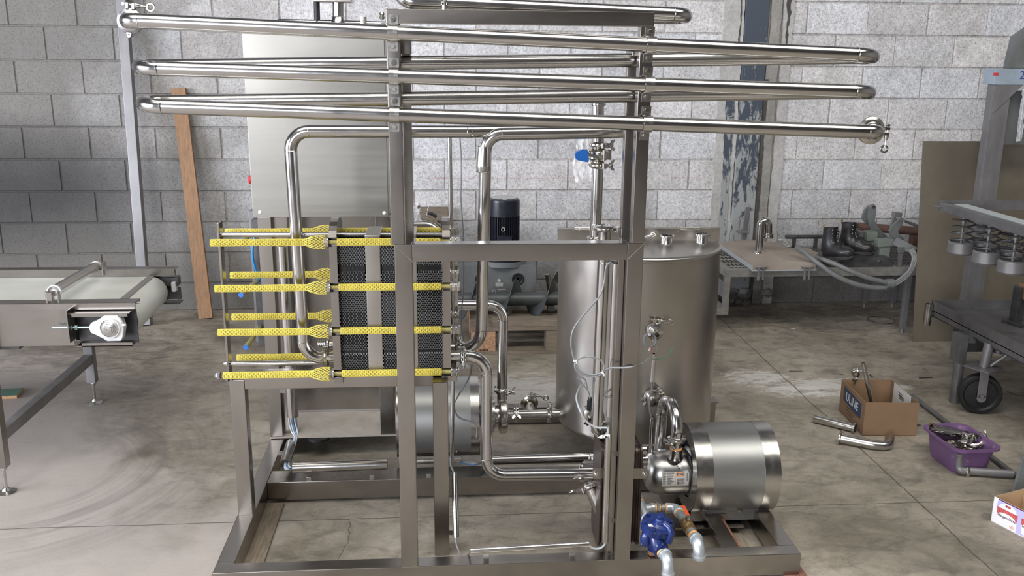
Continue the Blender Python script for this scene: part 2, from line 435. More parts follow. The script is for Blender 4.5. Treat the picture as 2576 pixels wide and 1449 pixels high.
# ---- floor
def floor_mat():
    m, N, L, B = newmat('worn_concrete_floor'); v = coords(N, L)
    s = N.new('ShaderNodeSeparateXYZ'); L.new(v, s.inputs[0])
    a = nz(N, L, 1.3, 7, 0.62, v, 0.8); b = nz(N, L, 9, 7, 0.7, v, 0.7); c = nz(N, L, 90, 3, 0.6, v)
    sw = coords(N, L, (1.0, 2.4, 1.0), (0, 0, 0.3)); d = nz(N, L, 6, 7, 0.74, sw, 1.2)
    col = ramp(N, L, a.outputs[0], [(0.32, (0.165, 0.145, 0.112)), (0.5, (0.29, 0.258, 0.208)), (0.68, (0.41, 0.37, 0.31))])
    col = mixc(N, L, 0.75, col, ramp(N, L, b.outputs[0], [(0.35, 0.6), (0.5, 0.98), (0.68, 1.22)]), 'MULTIPLY')
    col = mixc(N, L, 0.50, col, ramp(N, L, d.outputs[0], [(0.38, 0.5), (0.5, 1.0)]), 'MULTIPLY')
    col = mixc(N, L, 0.4, col, ramp(N, L, c.outputs[0], [(0.3, 0.75), (0.6, 1.05)]), 'MULTIPLY')
    # daylight on the left front floor, painted in as a paler colour
    fx = math_(N, L, 'ADD', math_(N, L, 'MULTIPLY', s.outputs['X'], -0.5), math_(N, L, 'MULTIPLY', a.outputs[0], 0.9))
    fx = math_(N, L, 'SUBTRACT', fx, math_(N, L, 'MULTIPLY', math_(N, L, 'SUBTRACT', s.outputs['Y'], 3.2), 0.35))
    pale = ramp(N, L, fx, [(0.80, 0.0), (1.30, 1.0)])
    col = mixc(N, L, math_(N, L, 'MULTIPLY', pale, 0.8), col, (0.38, 0.345, 0.32))
    # swept arcs of dust in front of the conveyor
    dx = math_(N, L, 'ADD', s.outputs['X'], 1.62); dy = math_(N, L, 'SUBTRACT', s.outputs['Y'], 3.55)
    r2 = math_(N, L, 'SQRT', math_(N, L, 'ADD', math_(N, L, 'MULTIPLY', dx, dx), math_(N, L, 'MULTIPLY', math_(N, L, 'MULTIPLY', dy, dy), 0.8)))
    rr = N.new('ShaderNodeCombineXYZ'); L.new(math_(N, L, 'MULTIPLY', r2, 26), rr.inputs[0]); L.new(math_(N, L, 'MULTIPLY', dx, 1.2), rr.inputs[1])
    arc = nz(N, L, 1.0, 4, 0.6, rr.outputs[0])
    am = math_(N, L, 'MULTIPLY', ramp(N, L, arc.outputs[0], [(0.42, 0.0), (0.62, 1.0)]), ramp(N, L, r2, [(0.25, 0.0), (0.38, 1.0), (0.6, 0.8), (0.78, 0.0)]))
    am = math_(N, L, 'MULTIPLY', am, ramp(N, L, dx, [(0.02, 0.0), (0.25, 1.0)]))
    col = mixc(N, L, math_(N, L, 'MULTIPLY', am, 0.6), col, (0.16, 0.14, 0.13))
    # spilt white paint
    def blot(cx, cy, rx, ry, lo, hi, amt, c3):
        nonlocal col
        ex = math_(N, L, 'DIVIDE', math_(N, L, 'SUBTRACT', s.outputs['X'], cx), rx); ey = math_(N, L, 'DIVIDE', math_(N, L, 'SUBTRACT', s.outputs['Y'], cy), ry)
        q = math_(N, L, 'ADD', math_(N, L, 'MULTIPLY', ex, ex), math_(N, L, 'MULTIPLY', ey, ey))
        q = math_(N, L, 'ADD', q, math_(N, L, 'MULTIPLY', math_(N, L, 'SUBTRACT', d.outputs[0], 0.5), 6.0))
        q = math_(N, L, 'ADD', q, math_(N, L, 'MULTIPLY', math_(N, L, 'SUBTRACT', c.outputs[0], 0.5), 1.2))
        col = mixc(N, L, math_(N, L, 'MULTIPLY', ramp(N, L, q, [(lo, 1.0), (hi, 0.0)]), amt), col, c3)
    for (px, py, rx, ry) in ((1905, 952, .20, .14), (2080, 972, .34, .16), (2225, 975, .14, .09), (2000, 985, .2, .1), (1310, 985, .34, .3)):
        w = PZ(px, py, 0); blot(w.x, w.y, rx, ry, 0.15, 0.9, 0.62, (0.62, 0.61, 0.59))
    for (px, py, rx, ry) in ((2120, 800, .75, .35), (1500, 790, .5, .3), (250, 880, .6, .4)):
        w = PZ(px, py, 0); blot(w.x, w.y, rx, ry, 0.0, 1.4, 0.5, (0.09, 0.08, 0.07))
    # sawn and cracked joints
    w1 = nz(N, L, 5, 5, 0.6, v); jit = math_(N, L, 'MULTIPLY', math_(N, L, 'SUBTRACT', w1.outputs[0], 0.5), 0.05)
    A = PZ(692, 1311, 0); Bq = PZ(2499, 1258, 0); Cq = PZ(1842, 829, 0); Dq = PZ(2472, 1413, 0)
    j1 = math_(N, L, 'ABSOLUTE', math_(N, L, 'ADD', math_(N, L, 'SUBTRACT', s.outputs['Y'], (A.y+Bq.y)/2), math_(N, L, 'MULTIPLY', jit, 0.25)))
    kx = (Dq.x-Cq.x)/(Dq.y-Cq.y)
    lx = math_(N, L, 'ADD', math_(N, L, 'MULTIPLY', math_(N, L, 'SUBTRACT', s.outputs['Y'], Cq.y), kx), Cq.x)
    j2 = math_(N, L, 'ABSOLUTE', math_(N, L, 'ADD', math_(N, L, 'SUBTRACT', s.outputs['X'], lx), math_(N, L, 'MULTIPLY', jit, 0.7)))
    E_ = PZ(880, 1300, 0)
    j3 = math_(N, L, 'ABSOLUTE', math_(N, L, 'ADD', math_(N, L, 'SUBTRACT', s.outputs['X'], E_.x), math_(N, L, 'MULTIPLY', jit, 2.4)))
    k3 = math_(N, L, 'MULTIPLY', math_(N, L, 'LESS_THAN', s.outputs['Y'], (A.y+Bq.y)/2), 1.0)
    c1 = ramp(N, L, math_(N, L, 'MULTIPLY', j1, 100), [(0.12, 1.0), (0.30, 0.0)])
    c2 = ramp(N, L, math_(N, L, 'MULTIPLY', j2, 100), [(0.15, 1.0), (0.38, 0.0)])
    c3 = math_(N, L, 'MULTIPLY', ramp(N, L, math_(N, L, 'MULTIPLY', j3, 100), [(0.08, 1.0), (0.2, 0.0)]), k3)
    cr = math_(N, L, 'MAXIMUM', math_(N, L, 'MAXIMUM', c1, c2), c3)
    col = mixc(N, L, math_(N, L, 'MULTIPLY', cr, 0.8), col, (0.05, 0.04, 0.035))
    L.new(col, B.inputs['Base Color'])
    L.new(ramp(N, L, b.outputs[0], [(0.3, 0.62), (0.7, 0.85)]), B.inputs['Roughness'])
    h = math_(N, L, 'SUBTRACT', math_(N, L, 'ADD', math_(N, L, 'MULTIPLY', d.outputs[0], 0.5), math_(N, L, 'MULTIPLY', c.outputs[0], 0.12)), math_(N, L, 'MULTIPLY', cr, 2.0))
    L.new(bump(N, L, h, 0.5, 0.004), B.inputs['Normal']); return m
MT['floor'] = floor_mat()
bm = nb(); bx(bm, -7.2, 7.2, -8, WY+0.2, -0.1, 0)
struct('floor', bm, MT['floor'])
# ---- rest of the shed: roof and side walls seen only in reflections
MT['roof'] = mat('roof_sheeting', (0.20, 0.20, 0.21), 0.6, 0.2, 0.1, 3, 0.1)
MT['sidewall'] = mat('plain_block_wall', (0.25, 0.24, 0.225), 0.9, 0, 0.2, 6, 0.2)
bm = nb()
for (xa, xb, ya, yb) in ((-7.2, 7.2, -8, -0.2), (-7.2, 7.2, 2.2, WY+0.2), (-7.2, -4.3, -0.2, 2.2), (4.9, 7.2, -0.2, 2.2)):
    bx(bm, xa, xb, ya, yb, 5.0, 5.05)
struct('ceiling', bm, MT['roof'])
bm = nb(); bx(bm, 7.2, 7.3, -8, WY+0.2, 0, 5.0); struct('wall_right', bm, MT['sidewall'])
bm = nb(); bx(bm, -7.3, -7.2, -8, -1.7, 0, 5.0); bx(bm, -7.3, -7.2, 2.9, WY+0.2, 0, 5.0); bx(bm, -7.3, -7.2, -1.7, 2.9, 3.3, 5.0)
struct('wall_left', bm, MT['sidewall'])
bm = nb(); bx(bm, -7.2, -6.2, -8.1, -8, 0, 5.0); bx(bm, -1.4, 7.2, -8.1, -8, 0, 5.0); bx(bm, -6.2, -1.4, -8.1, -8, 4.6, 5.0)
struct('wall_front', bm, MT['sidewall'])
MT['dull'] = mat('dull_cast_clamp', (0.34, 0.34, 0.35), 0.42, 1.0, 0.08, 40, 0.1)
# ================================================================= STEEL PARTS KIT
def ferrule(bm, p, d, r):
    lathe(bm, Vector(p)-Vector(d).normalized()*0.006, Vector(d).normalized(), [(r*0.9, 0), (r+0.001, 0), (r+0.006, 0.003), (r+0.006, 0.009), (r+0.001, 0.012), (r*0.9, 0.012)], 24, closed=True)
def tri_clamp(parent, p, axis, r, nutdir, nut=0.035, mk='cast', eye=False, tilt=0.0, flip=1):
    """two-piece clamp ring round a pipe at p with a swing bolt and a wing nut; nutdir points from the pipe to the bolt"""
    p = Vector(p); a = Vector(axis).normalized(); n = Vector(nutdir); n = (n-a*n.dot(a)).normalized(); t = a.cross(n)
    t = t*flip
    if tilt: n = (Matrix.Rotation(tilt, 3, a) @ n); t = a.cross(n)
    ro = r+0.0105; w = 0.0085
    bm = nb()
    lathe(bm, p-a*w/1.0, a, [(r-0.001, -0.001), (r+0.003, 0.0), (ro-0.003, 0.003), (ro-0.0006, 0.0045), (ro, 0.006), (ro, 2*w-0.006), (ro-0.0006, 2*w-0.0045), (ro-0.003, 2*w-0.003), (r+0.003, 2*w), (r-0.001, 2*w+0.001)], 28, closed=True)
    for s in (-1, 1):      # lugs beside the bolt, and the hinge opposite
        for q in (-1, 1):
            bar(bm, p+n*(ro-0.003)+t*s*0.008+a*q*0.0065, p+n*(ro+0.013)+t*s*0.008+a*q*0.0065, 0.004, 0.008, up=t, bev=0.001)
    cyl(bm, p-n*(ro+0.004)-a*w, p-n*(ro+0.004)+a*w, 0.005, 10)
    bar(bm, p-n*(ro-0.002)-t*0.007, p-n*(ro-0.002)+t*0.007, 2*w, 0.007, up=n, bev=0.001)
    c = obj('clamp', bm, MT[mk], parent)
    bm = nb(); q = p+n*(ro+0.008)
    cyl(bm, q-t*0.018, q+t*nut, 0.0032, 8); cyl(bm, q-t*0.018-a*0.008, q-t*0.018+a*0.008, 0.0042, 8)
    lathe(bm, q+t*0.011, t, [(0, 0), (0.0075, 0), (0.0075, 0.004), (0.0055, 0.014), (0, 0.014)], 12)
    if eye:
        torus(bm, q+t*(nut+0.006), a, 0.0095, 0.0032, 18, 6)
    else:
        for s in (-1, 1):
            prism(bm, [(0.004, 0.0), (0.016, 0.008), (0.019, 0.018), (0.014, 0.022), (0.004, 0.012)], q+t*0.016-n*0.0018, a*s, t, n, 0.0036)
    obj('wing_nut', bm, MT['bolt'], c)
    return c
def pipe(name, label, cat, pts, r, bend=0.05, mk='pipe', group=None, hollow=(), seg=24, weld=True, n=8, ends=()):
    """bent tube: each straight and each elbow a part, welds as fine beads on the elbows"""
    pts = [Vector(p) for p in pts]
    t = thing(name, label, cat, min(pts, key=lambda v: v.z), group)
    pipe_parts(t, pts, r, bend, mk, hollow, seg, weld, n); return t
def pipe_parts(t, pts, r, bend=0.05, mk='pipe', hollow=(), seg=24, weld=True, n=8):
    pts = [Vector(p) for p in pts]
    f, info = fillet(pts, bend, n)
    i0 = 0
    for (a, b) in info+[(len(f)-1, None)]:
        if (f[a]-f[i0]).length > 0.004:
            bm = nb()
            if (i0 == 0 and 'start' in hollow) or (b is None and 'end' in hollow):
                tubeh(bm, f[i0], f[a], r, r-0.0016, seg)
                cyl(bm, f[i0].lerp(f[a], 0.3), f[i0].lerp(f[a], 0.7), r-0.0017, seg)
            else: sweep(bm, [f[i0], f[a]], r, seg)
            obj('straight_tube', bm, MT[mk], t)
        if b is None: break
        bm = nb(); sweep(bm, f[a:b+1], r*1.004, seg)
        if weld:
            for k, d in ((a, f[a+1]-f[a]), (b, f[b]-f[b-1])):
                torus(bm, f[k], d, r*0.995, 0.0011, 24, 6)
        obj('elbow', bm, MT[mk], t); i0 = b
    return t

# ================================================================= SKID FRAME
FY = 2.58                      # front plane of the skid
XL, XR = -0.708, 1.147
skid = thing('skid_frame', 'large welded stainless steel skid frame of square tube carrying all the pipework', 'frame', (0.2, 2.6, 0.007))
Z0, Z1 = 0.012, 0.086
def beam(n, x0, x1, y0, y1, z0, z1, m='frameh', bev=0.003, parent=None, label=None):
    bm = nb(); bx(bm, x0, x1, y0, y1, z0, z1, bev); return obj(n, bm, MT[m], parent or skid, label=label)
beam('base_beam', XL, XR, FY, FY+0.056, Z0, Z1)
beam('base_beam', XL, XL+0.056, FY+0.056, 3.95, Z0, Z1, 'frame')
beam('base_beam', XR-0.056, XR, FY+0.056, 3.95, Z0, Z1, 'frame')
beam('base_beam', XL+0.056, XR-0.056, 3.196, 3.296, Z0, Z1)
beam('base_beam', XL+0.056, XR-0.056, 3.894, 3.95, Z0, Z1)
# short flat cross strips under the front pump
for xa, xb in ((P(1823, 1378, 2.64).x, P(1861, 1378, 2.64).x),):
    beam('cross_strip', xa, xb, 2.636, 3.196, 0.060, 0.078, 'frame', 0.002)
# portal: two lower posts and the rail between them
xl0, xl1 = P(1003, 1200, FY).x+0.002, P(1003, 1200, FY).x+0.0535
xr1, xr0 = P(1616, 700, FY).x+0.001, P(1616, 700, FY).x-0.0475
zr0, zr1 = P(1300, 657, FY).z, P(1300, 613.5, FY).z
def lpost(x0, x1):
    beam('lower_post', x0, x1, FY+0.001, FY+0.052, Z1-0.004, zr1, 'frame')
lpost(xl0, xl1); lpost(xr0, xr1)
beam('middle_rail', xl1-0.001, xr0+0.001, FY+0.0008, FY+0.052, zr0, zr1-0.0005)
# mitre seams on the portal corners
for xc, s in ((xl1, -1), (xr0, 1)):
    bm = nb(); bar(bm, (xc, FY+0.0006, zr0), (xc+s*(zr1-zr0), FY+0.0006, zr1), 0.0014, 0.001, up=(0, 1, 0)); obj('weld_seam', bm, MT['pipe2'], skid)
# back channel beside the right lower post (holds conduits)
xs = P(1553, 1100, FY+0.05).x
beam('back_post', xr0-0.021, xr0-0.001, FY+0.03, FY+0.07, Z1, zr0, 'frame')
# upper goal frame of thinner tube
xa0, xa1 = P(976, 300, FY).x, P(976, 300, FY).x+0.0385
xb1, xb0 = P(1640, 200, FY).x, P(1640, 200, FY).x-0.0375
zt1, zt0 = P(1300, 27, FY).z, P(1300, 63, FY).z
beam('upper_post', xa0, xa1, FY+0.001, FY+0.039, zr1-0.001, zt1, 'frame', 0.0025)
beam('upper_post', xb0, xb1, FY+0.001, FY+0.039, zr1-0.001, zt1, 'frame', 0.0025)
beam('top_rail', xa0, xb1, FY, FY+0.038, zt0, zt1+0.001, 'frameh', 0.0025)
# rear goal frame: posts behind the front ones with short ties
yb = FY+0.100
beam('rear_post', xa0+0.036, xa0+0.062, yb, yb+0.03, zr1-0.03, P(1020, 105, yb).z, 'pipe2', 0.002)
beam('rear_post', xb0-0.012, xb0+0.018, yb, yb+0.03, zr1-0.03, P(1600, 150, yb).z, 'frame', 0.002)
for x in (xa0+0.049, xb0+0.003):
    beam('tie_bar', x-0.019, x+0.019, FY+0.05, yb+0.03, zr1-0.045, zr1-0.007, 'frame', 0.002)
    beam('tie_bar', x-0.016, x+0.016, FY+0.037, yb+0.03, P(1020, 118, yb).z-0.02, P(1020, 100, yb).z, 'frame', 0.002)
# stand for the plate heat exchanger
sy = 2.943
beam('stand_post', XL+0.004, XL+0.054, sy, sy+0.05, Z1-0.001, P(578, 957, sy).z, 'frame')
sz1, sz0 = P(800, 946, sy).z, P(800, 977, sy).z
beam('stand_rail', XL+0.054, P(1092, 960, sy).x, sy, sy+0.05, sz0, sz1+0.012)
sx0, sx1 = P(1091, 1200, 2.786).x, P(1129, 1200, 2.786).x
beam('stand_post', sx0, sx1, 2.786, 2.836, 0.0, P(1110, 962, 2.786).z, 'frame')
beam('stand_rail', sx0, sx1, 2.836, sy+0.05, P(1110, 962, 2.786).z-0.05, P(1110, 962, 2.786).z, 'frame')
# clips welded along the base beams that carry the conduits
for (px, py, y) in ((776, 1188, 3.20), (935, 1184, 3.20), (1078, 1177, 3.20), (1253, 1170, 3.20), (1223, 1396, 2.60), (1440, 1389, 2.60)):
    q = P(px, py, y); beam('conduit_clip', q.x-0.009, q.x+0.009, y-0.001, y+0.012, Z1-0.001, Z1+0.016, 'bolt', 0.001)

# ================================================================= HOLDING TUBE (zig-zag coil)
RT = 0.0197
YF, YBK = FY-RT-0.001, FY+0.038+RT+0.018
f1a, f1b = P(330, 52, YF), P(2196, 139, YF)
f2a, f2b = P(352, 171, YF), P(2190, 231, YF)
f3a, f3b = P(362, 266, YF), P(2200, 332, YF)
b1a, b1b = P(352, 168, YBK), P(2190, 143, YBK)
b2a, b2b = P(362, 258, YBK), P(2180, 231, YBK)
coil = thing('holding_tube', 'long polished steel tube folded into three sloping zig-zag runs across the top of the frame', 'tube', (0.2, YF, 1.4))
def uturn(pa, da, pb, db, k=0.058, n=12):
    """half-turn bend from pa (heading da) to pb"""
    pa, pb = Vector(pa), Vector(pb); out = []
    h = (pb-pa)/2; c = (pa+pb)/2; d = Vector(da).normalized()
    for i in range(n+1):
        a = PI*i/n; out.append(c-h*math.cos(a)+d*math.sin(a)*h.length*0.98)
    return out
def run(name, a, b, parent, r=RT, mk='pipe'):
    bm = nb(); sweep(bm, [a, b], r, 28); obj(name, bm, MT[mk], parent)
def bendpart(pts, parent, r=RT, mk='pipe', name='return_bend'):
    bm = nb(); sweep(bm, pts, r*1.005, 28)
    torus(bm, pts[0], pts[1]-pts[0], r*0.996, 0.0012, 28, 6); torus(bm, pts[-1], pts[-1]-pts[-2], r*0.996, 0.0012, 28, 6)
    obj(name, bm, MT[mk], parent)
hb = (YBK-YF)/2
dR = (f1b-f1a).normalized()
def inset(a, b, ia, ib):
    d = (b-a).normalized(); return a+d*ia, b-d*ib
F1 = inset(f1a, f1b, 0.02, hb); F2 = inset(f2a, f2b, hb, hb); F3 = inset(f3a, f3b, hb, 0.02)
B1 = inset(b1a, b1b, hb, hb); B2 = inset(b2a, b2b, hb, hb)
for s in (F1, F2, F3, B1, B2): run('straight_tube', s[0], s[1], coil)
bendpart(uturn(F1[1], dR, B1[1], None), coil)
bendpart(uturn(B1[0], -dR, F2[0], None), coil)
bendpart(uturn(F2[1], dR, B2[1], None), coil)
bendpart(uturn(B2[0], -dR, F3[0], None), coil)
# left end of the top run turns back into a clamped joint
e0 = F1[0]; el, _ = fillet([e0, e0-dR*0.040, e0-dR*0.040+V(0, 0.055, 0)], 0.036, 10)
bendpart(el, coil, name='elbow')
bm = nb(); ferrule(bm, el[-1], (0, 1, 0), RT); ferrule(bm, el[-1]+V(0, .012, 0), (0, 1, 0), RT); obj('ferrule', bm, MT['bolt'], coil)
tri_clamp(coil, el[-1]+V(-0.002, 0.008, 0), (0, 1, 0), RT+0.004, (0.12, 0, 1), 0.045, mk='dull', eye=True)
bm = nb(); cyl(bm, el[-1]+V(0, .016, 0), el[-1]+V(0, .10, 0), RT, 24); obj('straight_tube', bm, MT['pipe'], coil)
# right end of the bottom run: elbow back into a capped clamp
e1 = F3[1]; er, _ = fillet([e1, e1+dR*0.040, e1+dR*0.040+V(0, 0.06, 0)], 0.036, 10)
bendpart(er, coil, name='elbow')
bm = nb(); ferrule(bm, er[-1], (0, 1, 0), RT); cyl(bm, er[-1]+V(0, .007, 0), er[-1]+V(0, .012, 0), RT+0.007, 26); obj('end_cap', bm, MT['bolt'], coil)
tri_clamp(coil, er[-1]+V(0, 0.004, 0), (0, 1, 0), RT+0.010, (1, 0, -0.05), 0.045, eye=True)

# pipe straps: saddle clips bolted to the four goal posts
def strap(x, line, parent_label, tilt):
    a, b = line; t_ = (x-a.x)/(b.x-a.x); c = a.lerp(b, t_); d = (b-a).normalized()
    up = V(0, 0, 1); up = (up-d*up.dot(d)).normalized()
    t = thing('pipe_strap', parent_label, 'pipe clamp', c, 'saddle clips that hold the sloping tubes to the posts')
    bm = nb(); w = 0.026; r = RT+0.0018
    prof = [(r+0.026, FY-c.y-0.0022), (r+0.003, FY-c.y-0.0022)]
    prof = []
    yb_ = FY-c.y-0.001
    prof += [(-(r+0.026), yb_), (-(r+0.002), yb_)]
    for k in range(13):
        an = PI*k/12; prof.append((-r*math.cos(an), -r*math.sin(an)-0.0*yb_))
    prof += [(r+0.002, yb_), (r+0.026, yb_)]
    th = 0.0018
    a_ = []; 
    for i, (u, y) in enumerate(prof):
        for s in (-1, 1): a_.append((s, u, y))
    vs = {}
    for lay in (0, 1):
        for i, (u, y) in enumerate(prof):
            rr = 1.0
            if 2 <= i <= len(prof)-3: u2, y2 = u*(1+th/r*lay), y*(1+th/r*lay)
            else: u2, y2 = u, y-th*lay
            for s in (-1, 1):
                vs[(lay, i, s)] = bm.verts.new(c+up*u2+V(0, 1, 0)*y2+d*s*w/2)
    n = len(prof)
    for i in range(n-1):
        bm.faces.new([vs[(1, i, -1)], vs[(1, i, 1)], vs[(1, i+1, 1)], vs[(1, i+1, -1)]])
        bm.faces.new([vs[(0, i, -1)], vs[(0, i+1, -1)], vs[(0, i+1, 1)], vs[(0, i, 1)]])
        for s in (-1, 1): bm.faces.new([vs[(0, i, s)], vs[(1, i, s)], vs[(1, i+1, s)], vs[(0, i+1, s)]])
    for i in (0, n-1): bm.faces.new([vs[(0, i, -1)], vs[(0, i, 1)], vs[(1, i, 1)], vs[(1, i, -1)]])
    obj('saddle', bm, MT['bolt'], t, sharp=40)
    for s in (-1, 1):
        q = c+up*s*(r+0.014); q.y = FY-0.003
        bm = nb(); lathe(bm, q+V(0, 0.0005, 0), (0, -1, 0), [(0.0085, 0), (0.0085, 0.0012), (0.0055, 0.0012)], 16)
        hexnut(bm, q, (0, -1, 0), 0.0062, 0.005); obj('bolt', bm, MT['cast'], t)
for x, px in (((xa0+xa1)/2, 'left'), ((xb0+xb1)/2+0.006, 'right')):
    for line, nm in (((f1a, f1b), 'top'), ((f2a, f2b), 'middle'), ((f3a, f3b), 'lowest')):
        strap(x, line, 'bright steel saddle clip holding the %s sloping tube to the %s upper post' % (nm, px), 0)

# upper tube behind the top rail
yt = FY+0.038+0.03
ta, tb = P(1118, 8, yt), P(1737, 38, yt)
ut = thing('upper_tube', 'polished tube running behind the top rail with a rounded return bend at its right end', 'tube', (ta.x, yt, ta.z))
du = (tb-ta).normalized(); tb2 = tb-du*0.05
run('straight_tube', ta, tb2, ut)
bk = tb2+V(0.0, 0.095, -0.004)
bendpart(uturn(tb2, du, bk, None), ut)
run('straight_tube', bk, bk-du*0.62-V(0, 0, 0.02), ut)
tl = P(1008, 4, yt)
bm = nb(); ferrule(bm, ta, du, RT); obj('ferrule', bm, MT['bolt'], ut)
tri_clamp(ut, ta, du, RT+0.002, (0, -1, 0.1), 0.03)
bendpart(fillet([ta-du*0.004, tl, tl+V(-0.004, 0.05, 0.07)], 0.04, 8)[0], ut, r=RT*1.02, name='elbow')
# ================================================================= PLATE HEAT EXCHANGER
HY0, HY1 = 2.84, 3.02          # front and rear rows of tie bars
hx = thing('plate_heat_exchanger', 'black plate heat exchanger with yellow netted tie bars standing on the left stand', 'heat exchanger', P(990, 950, 2.93))
def HP(px, py, Y=HY0): return P(px, py, Y)
# heights of the four tie bars: read at the follower plate
zrow = [HP(835, y).z for y in (609, 723, 833, 940)]
xf0, xf1 = HP(833, 750).x, HP(833, 750).x+0.024          # follower plate (left)
xh0, xh1 = HP(1114, 750).x, HP(1114, 750).x+0.024        # head plate (right)
xend = HP(1146, 750).x
zb_, zt_ = HP(845, 958).z, HP(835, 603).z
def notched_plate(name, x0, x1):
    """thick pressure plate, rounded top, slots in both long edges for the tie bars"""
    bm = nb(); y0, y1 = HY0-0.004, HY1+0.004; s = 0.018; h = 0.014
    pts = [(y0, zb_+0.004)]
    for z in sorted(zrow): 
        if z-h > zb_+0.01: pts += [(y0, z-h), (y0+s, z-h), (y0+s, z+h), (y0, z+h)]
    pts.append((y0, zt_+0.008))
    for k in range(1, 9):
        a = PI-PI*k/9; pts.append(((y0+y1)/2+(y1-y0)/2*math.cos(a)*0.92, zt_+0.012+0.042*math.sin(a)))
    pts.append((y1, zt_+0.008))
    for z in sorted(zrow, reverse=True): pts += [(y1, z+h), (y1-s, z+h), (y1-s, z-h), (y1, z-h)]
    pts.append((y1, zb_+0.004))
    prism(bm, pts, (x0, 0, 0), (0, 1, 0), (0, 0, 1), (1, 0, 0), x1-x0)
    return obj(name, bm, MT['frame'], hx, smooth=False)
fp = notched_plate('follower_plate', xf0, xf1); hp = notched_plate('head_plate', xh0, xh1)
# plate packs: zig-zag plate edges nest into a honeycomb
def pack(x0, x1):
    bm = nb(); py0, py1 = HY0+0.016, HY1-0.016; z0, z1 = zb_+0.018, zt_-0.010
    bx(bm, x0+0.002, x1-0.002, py0+0.006, py1-0.006, z0, z1-0.004)
    pitch = 0.0042; n = max(2, int(round((x1-x0)/pitch))); n += n % 2; pitch = (x1-x0)/n
    per = 0.0128; t = 0.0009; am = pitch*0.5
    for i in range(n):
        xc = x0+pitch*(i+0.5); sg = 1 if i % 2 else -1
        zs = []; z = z0
        k = 0
        while z < z1:
            c = (k//2) % 2
            zs.append((z, am*sg*(1 if c else -1)*0.94)); z += per*(0.333 if k % 2 == 0 else 0.167); k += 1
        plain = lambda z: z < z0+0.014 or abs(z-(z0+(z1-z0)*0.165)) < 0.007 or abs(z-(z0+(z1-z0)*0.80)) < 0.010
        row = []; pl_ = []
        for z, dx in zs:
            pl_.append(plain(z))
            d = 0.0 if plain(z) else dx
            yy = py0+(0.0045 if plain(z) else 0)
            row.append([bm.verts.new(q) for q in ((xc+d-t/2, py0+0.012, z), (xc+d-t/2, yy, z), (xc+d+t/2, yy, z), (xc+d+t/2, py0+0.012, z))])
        for i_, (A, B_) in enumerate(zip(row, row[1:])):
            for q in range(3): bm.faces.new((A[q], A[q+1], B_[q+1], B_[q])).material_index = 1 if q == 1 and not (pl_[i_] and pl_[i_+1]) else 0
        # castellated top edge of the plate
        for j in range(9):
            ya = py0+0.012+(py1-py0-0.024)*j/9
            f_ = bmesh.ops.create_cube(bm, size=1.0)
            for v in f_['verts']: v.co = Vector((xc+v.co.x*t*1.6+v.co.y*0.003*sg, ya+0.006+v.co.y*0.011, z1-0.004+v.co.z*0.009))
    return obj('plate_pack', bm, [MT['black'], MT['greyplate']], hx, smooth=False, recalc=False)
px_ = [(860, 918), (958, 1018+0), (1050, 1112)]
xm = lambda px: HP(px, 750, HY0+0.016).x
g0, g1 = xm(921), xm(961)
g2, g3 = xm(1016), xm(1051)
pack(xf1+0.001, g0); pack(g1, g2); pack(g3, xh0-0.001)
for a, b in ((g0, g1), (g2, g3)):
    bm = nb(); bx(bm, a+0.001, b-0.001, HY0+0.015, HY1-0.015, zb_+0.016, zt_+0.012, 0.003); obj('connecting_plate', bm, MT['tank'], hx)
# yellow safety net on a greased rod
def net(parent, a, b, r, flare=0.0, n_around=14, pitch=0.0066, name='netting'):
    """woven tube: two families of helical strands; widens to a bell at its right end when flare > 0"""
    a, b = Vector(a), Vector(b); L_ = (b-a).length; d = (b-a)/L_; x, y, _ = frame_for(d); bm = nb()
    def R(s):
        if not flare: return r
        f0 = L_-0.060
        if s < f0: return r*(1+0.04*math.sin(s*37))
        u = (s-f0)/0.060; return r+flare*math.sin(min(1, u*1.5)*PI/2)
    turns = L_/(pitch*n_around)
    N_ = max(6, int(L_/0.0065))
    for fam in (1, -1):
        for k in range(n_around):
            prev = None
            for i in range(N_+1):
                s = L_*i/N_; an = 2*PI*(k/n_around+fam*turns*i/N_*0.5)
                e = x*math.cos(an)+y*math.sin(an); tg = d.cross(e)
                c = a+d*s+e*R(s); w = 0.00115
                cur = [bm.verts.new(c+tg*w), bm.verts.new(c+e*0.0010), bm.verts.new(c-tg*w)]
                if prev:
                    bm.faces.new((prev[0], prev[1], cur[1], cur[0])); bm.faces.new((prev[1], prev[2], cur[2], cur[1]))
                prev = cur
    return obj(name, bm, MT['yellow'], parent, smooth=True, recalc=False)
left_px = [[(529, 608, 'f'), (540, 722, 'f'), (548, 834, 'f'), (561, 941, 'f')], [(566, 579, 'r'), (579, 688, 'r'), (583, 794, 'r'), (596, 898, 'r')]]
